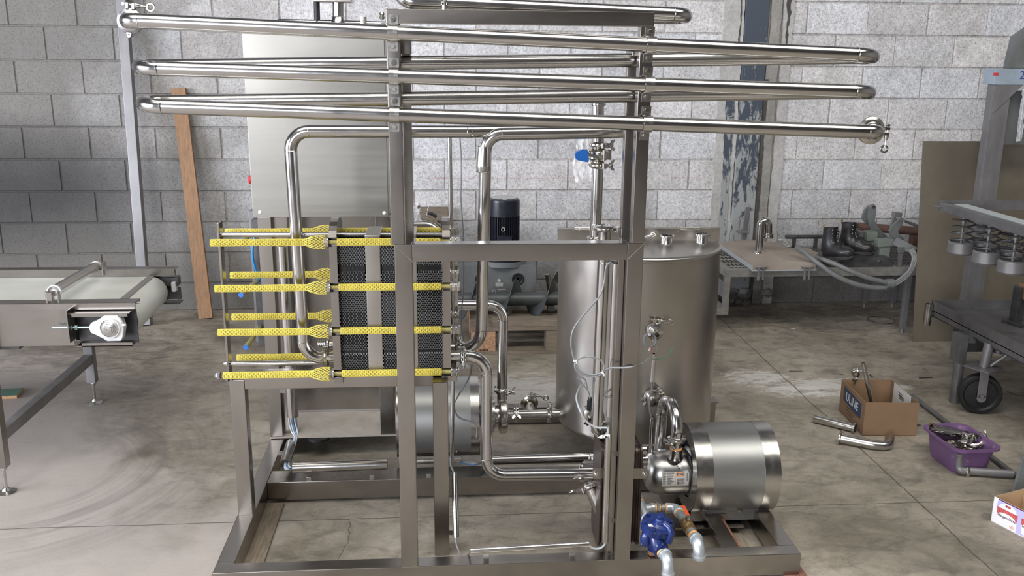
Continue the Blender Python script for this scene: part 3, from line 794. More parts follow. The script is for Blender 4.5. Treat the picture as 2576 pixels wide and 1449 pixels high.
for row, Y in ((0, HY0), (1, HY1)):
    for i, (px, py, _) in enumerate(left_px[row]):
        z = zrow[i]; xl = P(px, py, Y).x
        bm = nb(); cyl(bm, (xl+0.006, Y+0.002, z), (xend+0.012, Y+0.002, z), 0.0072, 16)
        tie = obj('tie_bar', bm, MT['rod'], hx)
        net(tie, (xl, Y, z), (xf0-0.012, Y, z), 0.0103, 0.0105)
        net(tie, (xf1+0.001, Y, z), (xh0-0.006, Y, z), 0.0103, 0, name='netting')
        for xq, s in ((xf0, -1), (xh1, 1)):
            bm = nb(); lathe(bm, (xq-0.0*s, Y, z), (s, 0, 0), [(0.008, 0), (0.0175, 0), (0.0175, 0.004), (0.008, 0.004)], 20)
            hexnut(bm, (xq+s*0.004, Y, z), (s, 0, 0), 0.0145, 0.013)
            if s > 0:
                lathe(bm, (xq+0.0165, Y, z), (1, 0, 0), [(0.008, 0), (0.0175, 0), (0.0175, 0.003), (0.008, 0.003)], 20)
                hexnut(bm, (xq+0.0195, Y, z), (1, 0, 0), 0.0145, 0.012)
            obj('tie_nut', bm, MT['bolt'] if s > 0 and row == 0 else MT['cast'], tie)
# star-shaped end nut on the lowest front bar
q = V(P(561, 941, HY0).x-0.008, HY0, zrow[3])
bm = nb(); hexnut(bm, q, (-1, 0, 0), 0.0125, 0.010); hexnut(bm, q+V(-0.010, 0, 0), (-1, 0, 0), 0.009, 0.006); obj('end_nut', bm, MT['bolt'], hx)
# carrying bars and the end post
yc = (HY0+HY1)/2
pt, pb = P(552, 590, yc), P(576, 915, yc)
bm = nb(); cyl(bm, (pt.x, yc, pt.z), (xh1, yc, P(1100, 592, yc).z), 0.0085, 20); obj('carrying_bar', bm, MT['pipe'], hx)
bm = nb(); cyl(bm, (pb.x-0.012, yc, pb.z), (xf0, yc, P(825, 912, yc).z), 0.0085, 20); cyl(bm, (pb.x-0.016, yc, pb.z), (pb.x-0.002, yc, pb.z), 0.0055, 12); obj('guide_bar', bm, MT['pipe'], hx)
ptop, pbot = P(548, 561, yc-0.02), P(576, 951, yc-0.02)
xe = (ptop.x+pbot.x)/2
bm = nb(); bx(bm, xe-0.004, xe+0.004, yc-0.022, yc+0.022, sz1-0.002, ptop.z, 0.0015); obj('end_post', bm, MT['frame'], hx)
bm = nb(); bx(bm, xe-0.012, xe+0.012, yc-0.022, yc+0.028, sz1-0.001, sz1+0.009, 0.0015); obj('end_post_foot', bm, MT['frame'], hx)
for zz in (pt.z,):
    bm = nb(); sphere(bm, (xe-0.005, yc, zz), 0.006, 10); obj('cap_nut', bm, MT['bolt'], hx)
# feet of the thick plates
for xa, xb in ((xf0, xf1), (xh0-0.004, xend)):
    bm = nb(); bx(bm, xa-0.002, xb+0.004, HY0-0.002, HY1, sz1+0.010, zb_+0.012, 0.002)
    obj('plate_foot', bm, MT['frame'], hx)
# clear sight label slot on the second connecting plate
bm = nb(); q = P(1037, 668, HY0+0.013)
bx(bm, q.x-0.0035, q.x+0.0035, q.y-0.0002, q.y+0.001, q.z-0.022, q.z+0.022); obj('gauge_label', bm, MT['white'], hx)
bm = nb(); bx(bm, q.x-0.0008, q.x+0.0008, q.y-0.0006, q.y, q.z-0.012, q.z+0.017); bx(bm, q.x-0.003, q.x+0.003, q.y-0.0006, q.y, q.z+0.012, q.z+0.017); obj('gauge_mark', bm, MT['black'], hx)
# port stubs on both plates
def stub(px, py, Y, x0, x1, r=RT): 
    z = P(px, py, Y).z; bm = nb(); cyl(bm, (x0, Y, z), (x1, Y, z), r, 24); ferrule(bm, (x1, Y, z), (1 if x1 > x0 else -1, 0, 0), r); obj('port', bm, MT['pipe2'], hx)
stub(825, 900, 2.90, xf0, xf0-0.030); stub(825, 868, 2.985, xf0, xf0-0.034)
stub(1150, 896, 2.875, xh1, xh1+0.036); stub(1140, 875, 2.985, xh1, xh1+0.022)

# thin upright rods and base plate behind the head plate
# ================================================================= PROCESS PIPES
# A: riser on the left of the heat exchanger, across the top, turning back
YA = 2.90
a_pts = [P(818, 900, YA)+V(0.004, 0, 0), P(766, 900, YA), P(739, 330, YA), P(1180, 331, YA), P(1226, 345, YA+0.0)]
a_pts[1].z = a_pts[0].z; a_pts[2].x = a_pts[1].x-0.012
tA = pipe('riser_pipe', 'polished pipe rising from the lower left exchanger port and crossing above it', 'pipe',
          [a_pts[0], a_pts[1], a_pts[2], a_pts[3], P(1560, 322, YA+0.1)], 0.0195, 0.058)
bm = nb(); ferrule(bm, a_pts[0], (1, 0, 0), 0.0195); obj('ferrule', bm, MT['bolt'], tA)
tri_clamp(tA, a_pts[0], (1, 0, 0), 0.0215, (0, -0.5, 0.6), 0.03)
# threaded spring fitting beside the lower left port
q = P(818, 868, 2.985)
fit = thing('spring_fitting', 'short threaded spring fitting on the lower left port of the plate heat exchanger', 'fitting', q)
bm = nb(); cyl(bm, q, q+V(0.03, 0, 0), 0.008, 14)
for k in range(4): torus(bm, q+V(-0.020+0.0065*k, 0, 0.004), (1, 0, 0.1), 0.0125, 0.0022, 20, 6)
cyl(bm, q-V(0.022, 0, 0), q, 0.005, 10); obj('coil', bm, MT['bolt'], fit)

# B: centre riser with a swaged elbow
YB = 2.90
b0 = P(1146, 882, 2.985)
tB = pipe('centre_riser_pipe', 'polished pipe climbing from the right exchanger side to the goal frame, with a wide sleeve', 'pipe',
          [V(xh1+0.024, YB+0.085, P(1146, 880, 2.985).z), P(1210, 880, YB+0.06), P(1222, 338, YB), P(1565, 332, YB), P(1590, 322, YB+0.14)], 0.0197, [0.085, 0.052, 0.052])
bm = nb(); s0, s1 = P(1215, 432, YB), P(1218, 372, YB)
lathe(bm, s0, s1-s0, [(0.0197, 0), (0.0225, 0.012), (0.0232, 0.02), (0.0225, 0.06), (0.0200, 0.078)], 28); torus(bm, s0, s1-s0, 0.0205, 0.002, 28, 6)
obj('sleeve', bm, MT['pipe2'], tB)
tri_clamp(tB, V(xh1+0.030, YB+0.085, P(1146, 880, 2.985).z), (1, 0, 0), 0.021, (0, -0.15, 1), 0.03)

# C: lower right port, down and along to the small plate exchanger
YC = 2.875
c0 = V(xh1+0.042, YC, P(1150, 896, YC).z)
tC = pipe('lower_return_pipe', 'polished pipe dropping from the lower right exchanger port and running right near the floor', 'pipe',
          [c0, V(P(1224, 896, YC).x, YC, c0.z), P(1224, 1196, YC-0.01), P(1497, 1193, YC-0.01)], 0.0200, 0.062)
bm = nb(); ferrule(bm, c0, (1, 0, 0), 0.020); obj('ferrule', bm, MT['bolt'], tC)
tri_clamp(tC, c0, (1, 0, 0), 0.0215, (0, -1, 0.2), 0.035)
# D: rear elbow pipe down to the left pump
PY2 = 3.50
d0 = P(1136, 768, 3.25); 
tD = pipe('pump_riser_pipe', 'polished pipe with a broad elbow descending to the clamp above the left pump', 'pipe',
          [P(1136, 768, 3.46), P(1266, 768, 3.48), P(1263, 982, 3.50)], 0.0200, 0.062)
qd = P(1263, 981, 3.50)
bm = nb(); ferrule(bm, qd, (0, 0, -1), 0.02); obj('ferrule', bm, MT['bolt'], tD)
tri_clamp(tD, qd, (0, 0, 1), 0.0225, (0.8, -1, 0), 0.03, eye=False)

# slim uprights beside the heat exchanger head plate
q0, q1 = P(1131, 346, 3.08), P(1137, 720, 3.08)
t = thing('slim_upright_tube', 'slim polished upright tube hanging from the crossing pipe behind the heat exchanger head', 'tube', P(1139, 1150, 3.08))
bm = nb(); sweep(bm, [P(1131, 346, 3.08), P(1140, 950, 3.08), P(1136, 1155, 3.08)], 0.0075, 16); obj('straight_tube', bm, MT['pipe'], t)
tri_br = nb(); bx(tri_br, q1.x-0.004, q1.x+0.02, 3.08, 3.086, q1.z-0.01, q1.z+0.01, 0.001); obj('tube_clip', tri_br, MT['bolt'], t)
t = thing('guide_rail_bar', 'dull steel bar standing directly behind the right bolts of the heat exchanger', 'bar', P(1140, 940, 3.05))
bm = nb(); bx(bm, P(1143, 700, 3.05).x-0.002, P(1143, 700, 3.05).x+0.012, 3.045, 3.057, P(1140, 945, 3.05).z, P(1140, 600, 3.05).z, 0.001); obj('bar', bm, MT['pipe2'], t)

# E: tall upright with butterfly valve (behind) down to the tank lid height
YE = 3.02
e_top, e_bot = P(1505, 262, YE), P(1497, 600, YE)
tE = thing('valve_riser_tube', 'upright polished tube carrying the valve with a blue handle behind the right upper post', 'tube', e_bot)
zb0, zb1 = P(1505, 425, YE), P(1506, 372, YE)
bm = nb(); cyl(bm, e_top, P(1505, 366, YE), 0.0190, 24); ferrule(bm, e_top, (0, 0, 1), 0.019); obj('straight_tube', bm, MT['pipe'], tE)
bm = nb(); cyl(bm, P(1504, 424, YE), e_bot, 0.0190, 24); ferrule(bm, e_bot, (0, 0, 1), 0.021); obj('straight_tube', bm, MT['pipe'], tE)
tri_clamp(tE, P(1505, 364, YE), (0, 0, 1), 0.0200, (0.7, -1, 0), 0.028)
tri_clamp(tE, P(1504, 415, YE), (0, 0, 1), 0.0200, (0.9, -1, 0), 0.030)
tri_clamp(tE, e_bot, (0, 0, 1), 0.018, (-0.3, -1, 0), 0.018)
# butterfly valve
vc = P(1505, 390, YE)
vv = thing('butterfly_valve', 'round steel butterfly valve with a bright blue grip on its lever', 'valve', vc)
bm = nb(); lathe(bm, vc-V(0, 0, 0.026), (0, 0, 1), [(0.019, 0), (0.021, 0.006), (0.034, 0.014), (0.036, 0.017), (0.036, 0.037), (0.034, 0.040), (0.021, 0.048), (0.019, 0.054)], 28)
for a in (0.2, 1.9, 3.3, 5.0):
    e = V(math.cos(a), math.sin(a), 0)*0.038; bar(bm, vc+e-V(0, 0, 0.016), vc+e+V(0, 0, 0.018), 0.010, 0.010, bev=0.001); cyl(bm, vc+e*1.12-V(0, 0, 0.016), vc+e*1.12+V(0, 0, 0.02), 0.004, 8)
obj('valve_body', bm, MT['cast'], vv)
bm = nb(); h0, h1 = P(1507, 397, YE-0.045), P(1478, 388, YE-0.06)
bar(bm, h0, h1, 0.004, 0.010, up=(0, 0, 1), bev=0.001); bar(bm, vc+V(0, -0.03, 0), vc+V(0, -0.048, -0.003), 0.01, 0.01); sphere(bm, P(1480, 380, YE-0.05), 0.005, 10)
obj('lever', bm, MT['bolt'], vv)
bm = nb(); g = lambda px, py: (P(px, py, YE-0.055).x, P(px, py, YE-0.055).z)
prism(bm, [g(1478, 398), (g(1480, 384)[0], g(1480, 384)[1]), g(1470, 374), g(1447, 383), g(1446, 394), g(1450, 402), g(1480, 408)], (0, YE-0.068, 0), (1, 0, 0), (0, 0, 1), (0, 1, 0), 0.026)
bmesh.ops.bevel(bm, geom=bm.edges[:], offset=0.003, segments=2, affect='EDGES'); obj('grip', bm, MT['blueplastic'], vv)

# F: front upright with a capped clamp on top, down to the tee by the small exchanger
YF2 = 2.80
f_top, f_bot = P(1522, 574, YF2), P(1502, 1052, YF2)
tF = thing('capped_upright_tube', 'tall polished tube closed by a clamped cap just above the middle rail', 'tube', f_bot)
bm = nb(); cyl(bm, f_top, f_bot, 0.0192, 26); torus(bm, P(1519, 660, YF2), (0, 0, 1), 0.0191, 0.001, 26, 6); obj('straight_tube', bm, MT['pipe'], tF)
bm = nb(); lathe(bm, f_top-V(0, 0, 0.004), (0, 0, 1), [(0.019, 0), (0.026, 0.003), (0.026, 0.010), (0.022, 0.012), (0.008, 0.0135), (0, 0.0135)], 28); obj('cap', bm, MT['bolt'], tF)
tri_clamp(tF, f_top+V(0, 0, 0.0), (0, 0, 1), 0.0255, (0.9, -0.4, 0), 0.028, eye=True)
bm = nb(); el, _ = fillet([f_bot+V(0, 0, 0.01), P(1501, 1078, YF2), P(1524, 1110, YF2+0.04)], 0.03, 8); sweep(bm, el, 0.0196, 24); obj('elbow', bm, MT['pipe'], tF)
bm = nb(); sweep(bm, [P(1512, 1090, YF2+0.02), P(1506, 1045, YF2+0.10), P(1490, 1035, YF2+0.18)], 0.0192, 22); ferrule(bm, P(1487, 1035, YF2+0.17), (0.3, -1, 0), 0.026); obj('branch', bm, MT['pipe2'], tF)
tri_clamp(tF, P(1518, 1082, YF2+0.01), (0.55, 0.6, -0.75), 0.022, (0.3, -0.8, 0.8), 0.035, eye=False)
tri_clamp(tF, P(1488, 1040, YF2+0.15), (0.3, -1, 0.1), 0.020, (-0.4, 0.2, -1), 0.02)
bm = nb(); cyl(bm, P(1484, 1008, YF2+0.12), P(1483, 1030, YF2+0.13), 0.0095, 12); cyl(bm, P(1485, 1000, YF2+0.12), P(1484, 1012, YF2+0.12), 0.007, 12); obj('sensor_plug', bm, MT['black'], tF)

# G: feed pipe from the rear exchanger port over to the right pump
pg = [P(1655, 1172, 3.14), P(1672, 1005, 3.14), P(1700, 1005, 3.02), P(1701, 1100, 2.93)]
q_noz = P(1702, 1105, 2.93)
tG = thing('gooseneck_pipe', 'polished gooseneck pipe bent over above the right pump and clamped to its outlet', 'pipe', q_noz)
_yb = 3.09; _r = (_yb-2.93)/2; _zt = P(1682, 1010, 3.01).z-_r
_pa, _pb = V(P(1664, 1060, _yb).x, _yb, _zt), V(q_noz.x, 2.93, _zt)
run('straight_tube', V(P(1655, 1180, _yb).x, _yb, 0.19), _pa, tG, 0.0203); run('straight_tube', _pb, q_noz, tG, 0.0203)
bendpart(uturn(_pa, (0, 0, 1), _pb, None, n=16), tG, 0.0203)
bm = nb(); ferrule(bm, q_noz, (0, 0, 1), 0.02); obj('ferrule', bm, MT['bolt'], tG)
tri_clamp(tG, q_noz, (0, 0, 1), 0.0215, (-1, -0.5, 0), 0.03)

# bottom row tubes running behind the centre beam
YH = 3.33
tH = pipe('rear_floor_pipe', 'polished pipe lying behind the centre beam, running right to the small brown heat exchanger', 'pipe', [P(1222, 1158, YH), P(1508, 1150, YH), P(1530, 1175, YH-0.1)], 0.0195, 0.05)
tH2 = pipe('elbow_stub_pipe', 'short polished elbow stub on the left face of the small brown heat exchanger', 'pipe', [P(1462, 1200, 3.10), P(1472, 1172, 3.03), P(1512, 1172, 2.93)], 0.0195, 0.05)
q1 = P(1482, 1222, 2.83); q2 = P(1512, 1320, 2.66)
tH3 = thing('drain_pipe', 'grey drain pipe slanting down under the small brown exchanger, with an eye bolt clamp', 'pipe', q2)
bm = nb(); cyl(bm, q1, P(1512, 1292, 2.80), 0.0195, 24); obj('straight_tube', bm, MT['pipe2'], tH3)
tri_clamp(tH3, q1, P(1512, 1292, 2.80)-q1, 0.0215, (-1, -0.4, 0.1), 0.05, eye=True)

# ================================================================= SMALL BRAZED HEAT EXCHANGER (edge on, between right posts)
MT['brown'] = mat('dark_brown_coated_steel', (0.075, 0.052, 0.045), 0.32, 0.55, 0.15, 20, 0.05, big=0.2)
bh = thing('brazed_heat_exchanger', 'dark brown narrow heat exchanger held upright behind the right lower post', 'heat exchanger', P(1550, 1340, 2.83))
za, zc = P(1530, 1338, 2.83).z, P(1530, 1093, 2.83).z
y0_, y1_ = 2.72, 2.87
xL_, xR_ = P(1500, 1200, 2.80).x, P(1601, 1200, 2.80).x
def rplate(n, x0, x1, m, grow=0.0):
    bm = nb(); pp = rrect(y1_-y0_+grow*2, zc-za+grow*2, 0.035, 6, (y0_+y1_)/2, (za+zc)/2)
    prism(bm, pp, (x0, 0, 0), (0, 1, 0), (0, 0, 1), (1, 0, 0), x1-x0); obj(n, bm, m, bh)
rplate('front_cover', xL_, xL_+0.005, MT['brown'], 0.002); rplate('back_cover', xR_-0.006, xR_, MT['brown'], 0.002)
rplate('plate_block', xL_+0.005, xR_-0.006, MT['brown'], -0.006)
bm = nb()
for k in range(14):
    x = xL_+0.008+k*(xR_-xL_-0.02)/13; prism(bm, rrect(y1_-y0_-0.006, zc-za-0.006, 0.034, 5, (y0_+y1_)/2, (za+zc)/2), (x, 0, 0), (0, 1, 0), (0, 0, 1), (1, 0, 0), 0.0018)
obj('plate_edges', bm, MT['brown'], bh)
bm = nb(); q = P(1606, 1142, 2.80); cyl(bm, (xR_, 2.83, q.z), (xR_+0.035, 2.83, q.z), 0.020, 22); cyl(bm, (xR_, 2.83, q.z-0.035), (xR_+0.04, 2.83, q.z-0.035), 0.0195, 22); obj('port', bm, MT['pipe2'], bh)
# strap brackets with bolts holding it
br = thing('mounting_bracket', 'flat steel bracket with bolted ends clamping the brown heat exchanger to the post', 'bracket', P(1560, 1190, FY+0.06))
for (xa, xb) in ((1491, 1521), (1590, 1629)):
    A, B_ = P(xa, 1192, FY+0.06), P(xb, 1190, FY+0.06)
    bm = nb(); w = abs(B_.x-A.x); prism(bm, rrect(w, 0.034, 0.007, 4, (A.x+B_.x)/2, (A.z+B_.z)/2), (0, FY+0.058, 0), (1, 0, 0), (0, 0, 1), (0, 1, 0), 0.003); obj('bracket_plate', bm, MT['frame'], br, smooth=False)
    c = A if xa < 1500 else B_
    c = V(c.x+(0.009 if xa < 1500 else -0.010), FY+0.058, (A.z+B_.z)/2)
    bm = nb(); lathe(bm, c, (0, -1, 0), [(0.008, 0), (0.008, 0.0015), (0.003, 0.0015)], 16); hexnut(bm, c-V(0, 0.001, 0), (0, -1, 0), 0.0062, 0.005); cyl(bm, c, c-V(0, 0.013, 0), 0.003, 10); obj('bolt', bm, MT['bolt'], br)
bm = nb(); bx(bm, P(1521, 1190, FY+0.07).x, P(1590, 1190, FY+0.07).x, FY+0.0755, FY+0.079, P(1500, 1206, FY+0.06).z, P(1500, 1174, FY+0.06).z); obj('bracket_plate', bm, MT['frame'], br, smooth=False)

# ================================================================= CONDUIT TUBES WITH CABLES
def conduit(name, label, a, b, r, mk='pipe', clips=()):
    t = thing(name, label, 'conduit', min((a, b), key=lambda v: v.z)); bm = nb(); tubeh(bm, a, b, r, r-0.0013, 22)
    cyl(bm, a.lerp(b, 0.15), a.lerp(b, 0.85), r-0.0014, 20); obj('conduit_tube', bm, MT[mk], t)
    for (p, d, l) in clips:
        bm = nb(); bar(bm, p, p+Vector(d).normalized()*l, 0.016, 0.003, up=(0, 1, 0)); obj('conduit_clip', bm, MT['frame'], t)
    return t
yk = FY+0.055
conduit('conduit', 'slim open-topped conduit tube standing along the inner edge of the right lower post', P(1549, 663, yk), P(1532, 1046, yk), 0.0095, 'pipe',
        [(P(1556, 712, yk), (1, 0.2, 0), 0.016), (P(1545, 985, yk), (1, 0.2, 0), 0.016)])
conduit('conduit', 'short bright conduit tube slanting down in front of the brown heat exchanger', P(1530, 1099, FY+0.02), P(1522, 1363, FY+0.03), 0.0105, 'pipe',
        [(P(1537, 1142, FY+0.03), (1, 0.1, 0), 0.022), (P(1530, 1310, FY+0.03), (1, 0.1, 0), 0.022)])
conduit('conduit', 'conduit tube lying just above the front base beam', P(1184, 1388, 2.607)+V(0, 0, 0.004), P(1481, 1371, 2.607)+V(0, 0, 0.004), 0.0090, 'pipe2')
conduit('conduit', 'dull conduit tube leaning beside the right leg of the heat exchanger stand', P(1143, 1188, 2.84), P(1148, 1352, 2.76), 0.0098, 'pipe2', [(P(1140, 1340, 2.79), (-1, 0.1, 0), 0.016)])
conduit('conduit', 'wide short conduit tube tilted towards the camera on the left base beam', P(733, 1116, 3.42), P(717, 1168, 3.25), 0.0205, 'pipe2', [(P(712, 1140, 3.34), (-1, 0, 0), 0.018)])
conduit('conduit', 'wide bright conduit tube lying on the left end of the centre beam', P(737, 1176, 3.23), P(974, 1168, 3.23), 0.0200, 'pipe')
conduit('conduit', 'bright conduit tube lying on the centre beam behind the left lower post', P(1028, 1160, 3.25), P(1159, 1155, 3.25), 0.0125, 'pipe2')
conduit('conduit', 'tall wide conduit tube standing in front of the cabinet stand, open at the top', P(712, 618, 3.45), P(737, 1047, 3.45), 0.0230, 'pipe', [(P(722, 985, 3.46), (-1, 0.3, 0), 0.03), (P(712, 690, 3.46), (-1, 0.3, 0), 0.03)])
conduit('conduit', 'narrow upright conduit tube in front of the tank below the cable coil', P(1646, 890, 2.98), P(1640, 960, 2.98), 0.0070, 'pipe')
conduit('conduit', 'narrow upright conduit tube in front of the tank left of the gooseneck pipe', P(1640, 1047, 3.00), P(1636, 1150, 3.00), 0.0070, 'pipe')

def cable(name, label, pts, r, mk='cable', cat='cable', loose=0.0, seg=8, group=None):
    pts = [Vector(p) for p in pts]; out = []
    n = len(pts)
    for i in range(n-1):
        p0 = pts[max(0, i-1)]; p1 = pts[i]; p2 = pts[i+1]; p3 = pts[min(n-1, i+2)]
        for k in range(8):
            u = k/8; out.append(0.5*((2*p1)+(-p0+p2)*u+(2*p0-5*p1+4*p2-p3)*u*u+(-p0+3*p1-3*p2+p3)*u*u*u))
    out.append(pts[-1]); bm = nb(); sweep(bm, out, r, seg)
    if label is None: return bm
    o = obj(name, bm, MT[mk]); tag(o, label, cat, group); return o
ye = FY+0.01
def C(l, Y): return [P(a[0], a[1], a[2] if len(a) > 2 else Y) for a in l]
c1_ = cable('sensor_cable', 'thin grey cable arching out of the slim conduit, looped before the tank', C([(1549, 690, FY+0.055), (1550, 665, FY+0.055), (1538, 659), (1525, 672), (1520, 710), (1508, 745), (1470, 790), (1442, 830), (1437, 870), (1446, 910), (1455, 930), (1480, 942), (1508, 940), (1520, 925), (1510, 905), (1480, 897), (1453, 905), (1446, 922), (1460, 940), (1500, 947), (1518, 935), (1535, 926), (1570, 925, FY-0.004), (1595, 922, FY-0.006), (1612, 916, FY+0.05)], ye), 0.0028, 'cable')
for i, (nm, lab, pts, m_) in enumerate((('signal_wire', 'bare cream wire end left of the green wire in front of the tank', [(1612, 916, FY+0.05), (1632, 903, 2.8), (1635, 898, 2.9), (1645, 897, 2.97)], 'cable_l'),
    ('signal_wire', 'green loose wire curling up to the right in front of the tank', [(1640, 905, 2.9), (1660, 903, 2.96), (1678, 895, 2.97), (1690, 880, 2.97), (1693, 872, 2.97)], 'green'),
    ('signal_wire', 'red loose wire beside the cable coil in front of the tank', [(1636, 870, 2.95), (1640, 885, 2.95), (1641, 902, 2.95)], 'red'),
    ('signal_wire', 'dark loose wire ending in a metal pin, right of the red wire', [(1655, 860, 2.95), (1655, 872, 2.95), (1650, 888, 2.95), (1642, 903, 2.95)], 'cable'))):
    cable(nm, lab, C(pts, 2.95), 0.0012, m_, 'wire')
c2_ = cable('sensor_cable', 'pale cable drooping from the tee plug into the slanting conduit', C([(1464, 955, 2.85), (1470, 965, 2.8), (1458, 975, 2.75), (1450, 1000, 2.66), (1458, 1030), (1475, 1060), (1500, 1075), (1520, 1076), (1529, 1078), (1530, 1092), (1530, 1105, FY+0.03)], FY+0.02), 0.0030, 'cable_l')
cable('sensor_cable', 'thin dark grey cable knotted on itself above the tee plug', C([(1484, 1003), (1480, 985), (1464, 965), (1452, 955), (1460, 948), (1472, 955), (1476, 970), (1478, 982)], YF2+0.09), 0.0022, 'cable')
cable('binding_wire', 'thin brown wire wound round the slim conduit near the right lower post', C([(1517, 988), (1530, 982), (1550, 985), (1545, 996), (1525, 999), (1520, 991), (1540, 982), (1555, 992)], FY+0.04), 0.0011, 'darksteel', 'wire')
for c_, (px, py, a) in ((c1_, (1447, 908, 0.2)), (c1_, (1517, 939, 0.9)), (c2_, (1530, 1095, 0.0))):
    q = P(px, py, ye-0.003); bm = nb(); box(bm, q, (0.011, 0.007, 0.006), Matrix.Rotation(a, 3, 'Y'), 0.001); box(bm, q+V(0.004, 0, -0.006), (0.004, 0.004, 0.008), None, 0.001); obj('cable_tie', bm, MT['white'], c_)
# coil under the upper tank port
cc = P(1634, 855, 2.96)
cw = thing('coiled_cable', 'small tied coil of grey cable hanging under the upper tank port', 'cable', cc)
bm = nb(); torus(bm, cc, (0.25, -1, 0.45), 0.0225, 0.0030, 32, 8); torus(bm, cc+V(0.001, -0.006, 0.001), (0.2, -1, 0.35), 0.0215, 0.0030, 32, 8); obj('cable_loop', bm, MT['cable'], cw)
bm = nb(); box(bm, cc+V(-0.002, -0.006, 0.021), (0.007, 0.013, 0.009), None, 0.001); box(bm, cc+V(0.001, -0.008, -0.030), (0.006, 0.005, 0.016), Matrix.Rotation(0.4, 3, 'Y'), 0.001); obj('cable_tie', bm, MT['white'], cw)
cable('sensor_cable', 'dark grey cable running from the upper narrow conduit into the lower one', C([(1641, 955), (1640, 975), (1635, 1000), (1634, 1030), (1639, 1052)], 2.985), 0.0035, 'cable')
# cables at the left end of the base
for k in range(4):
    o = (k-1.5)
    cable('power_cable', 'blue cable dropping from the tall wide conduit into the tilted one below' if k == 2 else 'pale grey cable dropping from the tall wide conduit into the tilted one below', C([(736+o*4, 1030, 3.45), (735+o*5, 1060, 3.45), (741+o*5, 1085, 3.44), (744+o*2, 1100, 3.42), (735+o*3, 1130, 3.38), (722+o*3, 1165, 3.26), (724+o*3, 1180-k*2, 3.22), (742, 1178, 3.23)], 3.4), 0.0034, 'cable_b' if k == 2 else 'cable_l', group='cables dropping into the tilted conduit')
for k in range(3):
    cable('power_cable', 'blue cable bridging the gap between the two tubes on the centre beam' if k == 2 else 'grey cable bridging the gap between the two tubes on the centre beam', C([(1150, 1157+k*2, 3.25), (1180, 1162+k*3, 3.25), (1205, 1163+k*2, 3.25), (1232, 1158+k*2, 3.30)], 3.25), 0.0028, 'cable_b' if k == 2 else 'cable', group='cables on the centre beam')
cable('power_cable', 'dark cable hanging out of the foot of the leaning dull conduit', C([(1145, 1345, 2.76), (1150, 1375, 2.74), (1163, 1401, 2.70), (1176, 1398, 2.66), (1186, 1382, 2.61), (1195, 1385, 2.607)], 2.7), 0.0030, 'cable')
cable('power_cable', 'pale cables curving up from the low conduit into the slanting bright conduit', C([(1478, 1371, 2.61), (1495, 1380, 2.61), (1512, 1378, 2.61), (1523, 1366, 2.61), (1523, 1350, 2.61)], 2.61), 0.0034, 'cable_l')
cable('power_cable', 'cable entering the leaning dull conduit from above', C([(1134, 1150, 3.08), (1134, 1170, 3.0), (1140, 1185, 2.86), (1143, 1200, 2.84)], 3), 0.0030, 'cable')
cable('sensor_cable', 'dark grey cable swinging down in an S across the left pump shroud', C([(1187, 918, 3.0), (1180, 950, 3.05), (1150, 1000), (1142, 1022), (1150, 1045), (1165, 1055), (1190, 1062), (1200, 1075), (1199, 1100)], 3.1), 0.0030, 'cable')
cable('sensor_cable', 'long pale grey cable hanging from the pipes past the heat exchanger bolts', C([(1157, 348), (1161, 420), (1159, 500), (1165, 590), (1166, 720), (1160, 800), (1168, 860), (1186, 885)], 3.12), 0.0026, 'cable')
cable('short_wire', 'short pale wire end sticking out near the top of the hanging grey cable', C([(1160, 600), (1170, 598), (1183, 600)], 3.11), 0.0016, 'cable_l', 'wire')
# ================================================================= CONTROL CABINET ON ITS STAND
CY = 3.60
cab = thing('control_cabinet', 'tall brushed stainless steel cabinet on a sheet metal stand behind the left pipes', 'cabinet', P(830, 1100, CY))
cx0, cx1 = P(636, 545, CY).x, P(978, 545, CY).x
cz0, cz1 = P(800, 547, CY).z, P(700, 66, CY).z
bm = nb(); bx(bm, cx0, cx1, CY, CY+0.24, cz0, cz1, 0.003); obj('body', bm, MT['sheet'], cab)
for (px, py) in ((654, 534), (967, 536)):
    q = P(px, py, CY); bm = nb(); sphere(bm, q, 0.0075, 14, (1, 0.5, 1)); obj('dome_screw', bm, MT['white'], cab)
lx0, lx1 = P(648, 560, CY+0.01).x, P(682, 560, CY+0.01).x
bm = nb(); bx(bm, lx0, lx1, CY+0.01, CY+0.05, Z1, cz0, 0.002); obj('stand_leg', bm, MT['frame'], cab)
bm = nb(); bx(bm, lx1, lx1+0.055, CY+0.045, CY+0.05, Z1, cz0); obj('side_panel', bm, MT['frame'], cab, smooth=False)
rx0, rx1 = P(943, 560, CY+0.01).x, P(975, 560, CY+0.01).x
bm = nb(); bx(bm, rx0, rx1+0.01, CY+0.01, CY+0.05, Z1, cz0, 0.002); obj('stand_leg', bm, MT['frame'], cab)
bm = nb(); bx(bm, lx0+0.01, rx1, CY+0.28, CY+0.284, 0.10, cz0); obj('back_panel', bm, MT['frame'], cab, smooth=False)
bm = nb(); bx(bm, lx0, rx1+0.02, CY+0.0, CY+0.28, 0.088, 0.0905); obj('base_shelf', bm, mat('dusty_shelf_steel', (0.36, 0.33, 0.29), 0.7, 0.1, 0.12, 20, 0.1), cab, smooth=False)
bm = nb(); bx(bm, cx0+0.02, cx1-0.02, CY+0.24, CY+0.30, cz0-0.03, cz0+0.1); obj('back_rail', bm, MT['greysteel'], cab, smooth=False)
bm = nb(); q = PZ(800, 1105, 0.086); cyl(bm, (q.x, q.y+0.03, 0.076), (q.x, q.y+0.03, 0.0865), 0.045, 28); obj('cable_gland', bm, MT['black'], cab)
q = P(630, 450, CY+0.12); xq = P(637, 450, CY+0.12).x
bm = nb(); lathe(bm, (cx0, CY+0.10, q.z), (-1, 0, 0), [(0, 0), (0.032, 0), (0.032, 0.004), (0, 0.004)], 22); obj('yellow_collar', bm, MT['orange'], cab, label='yellow collar of the stop button')
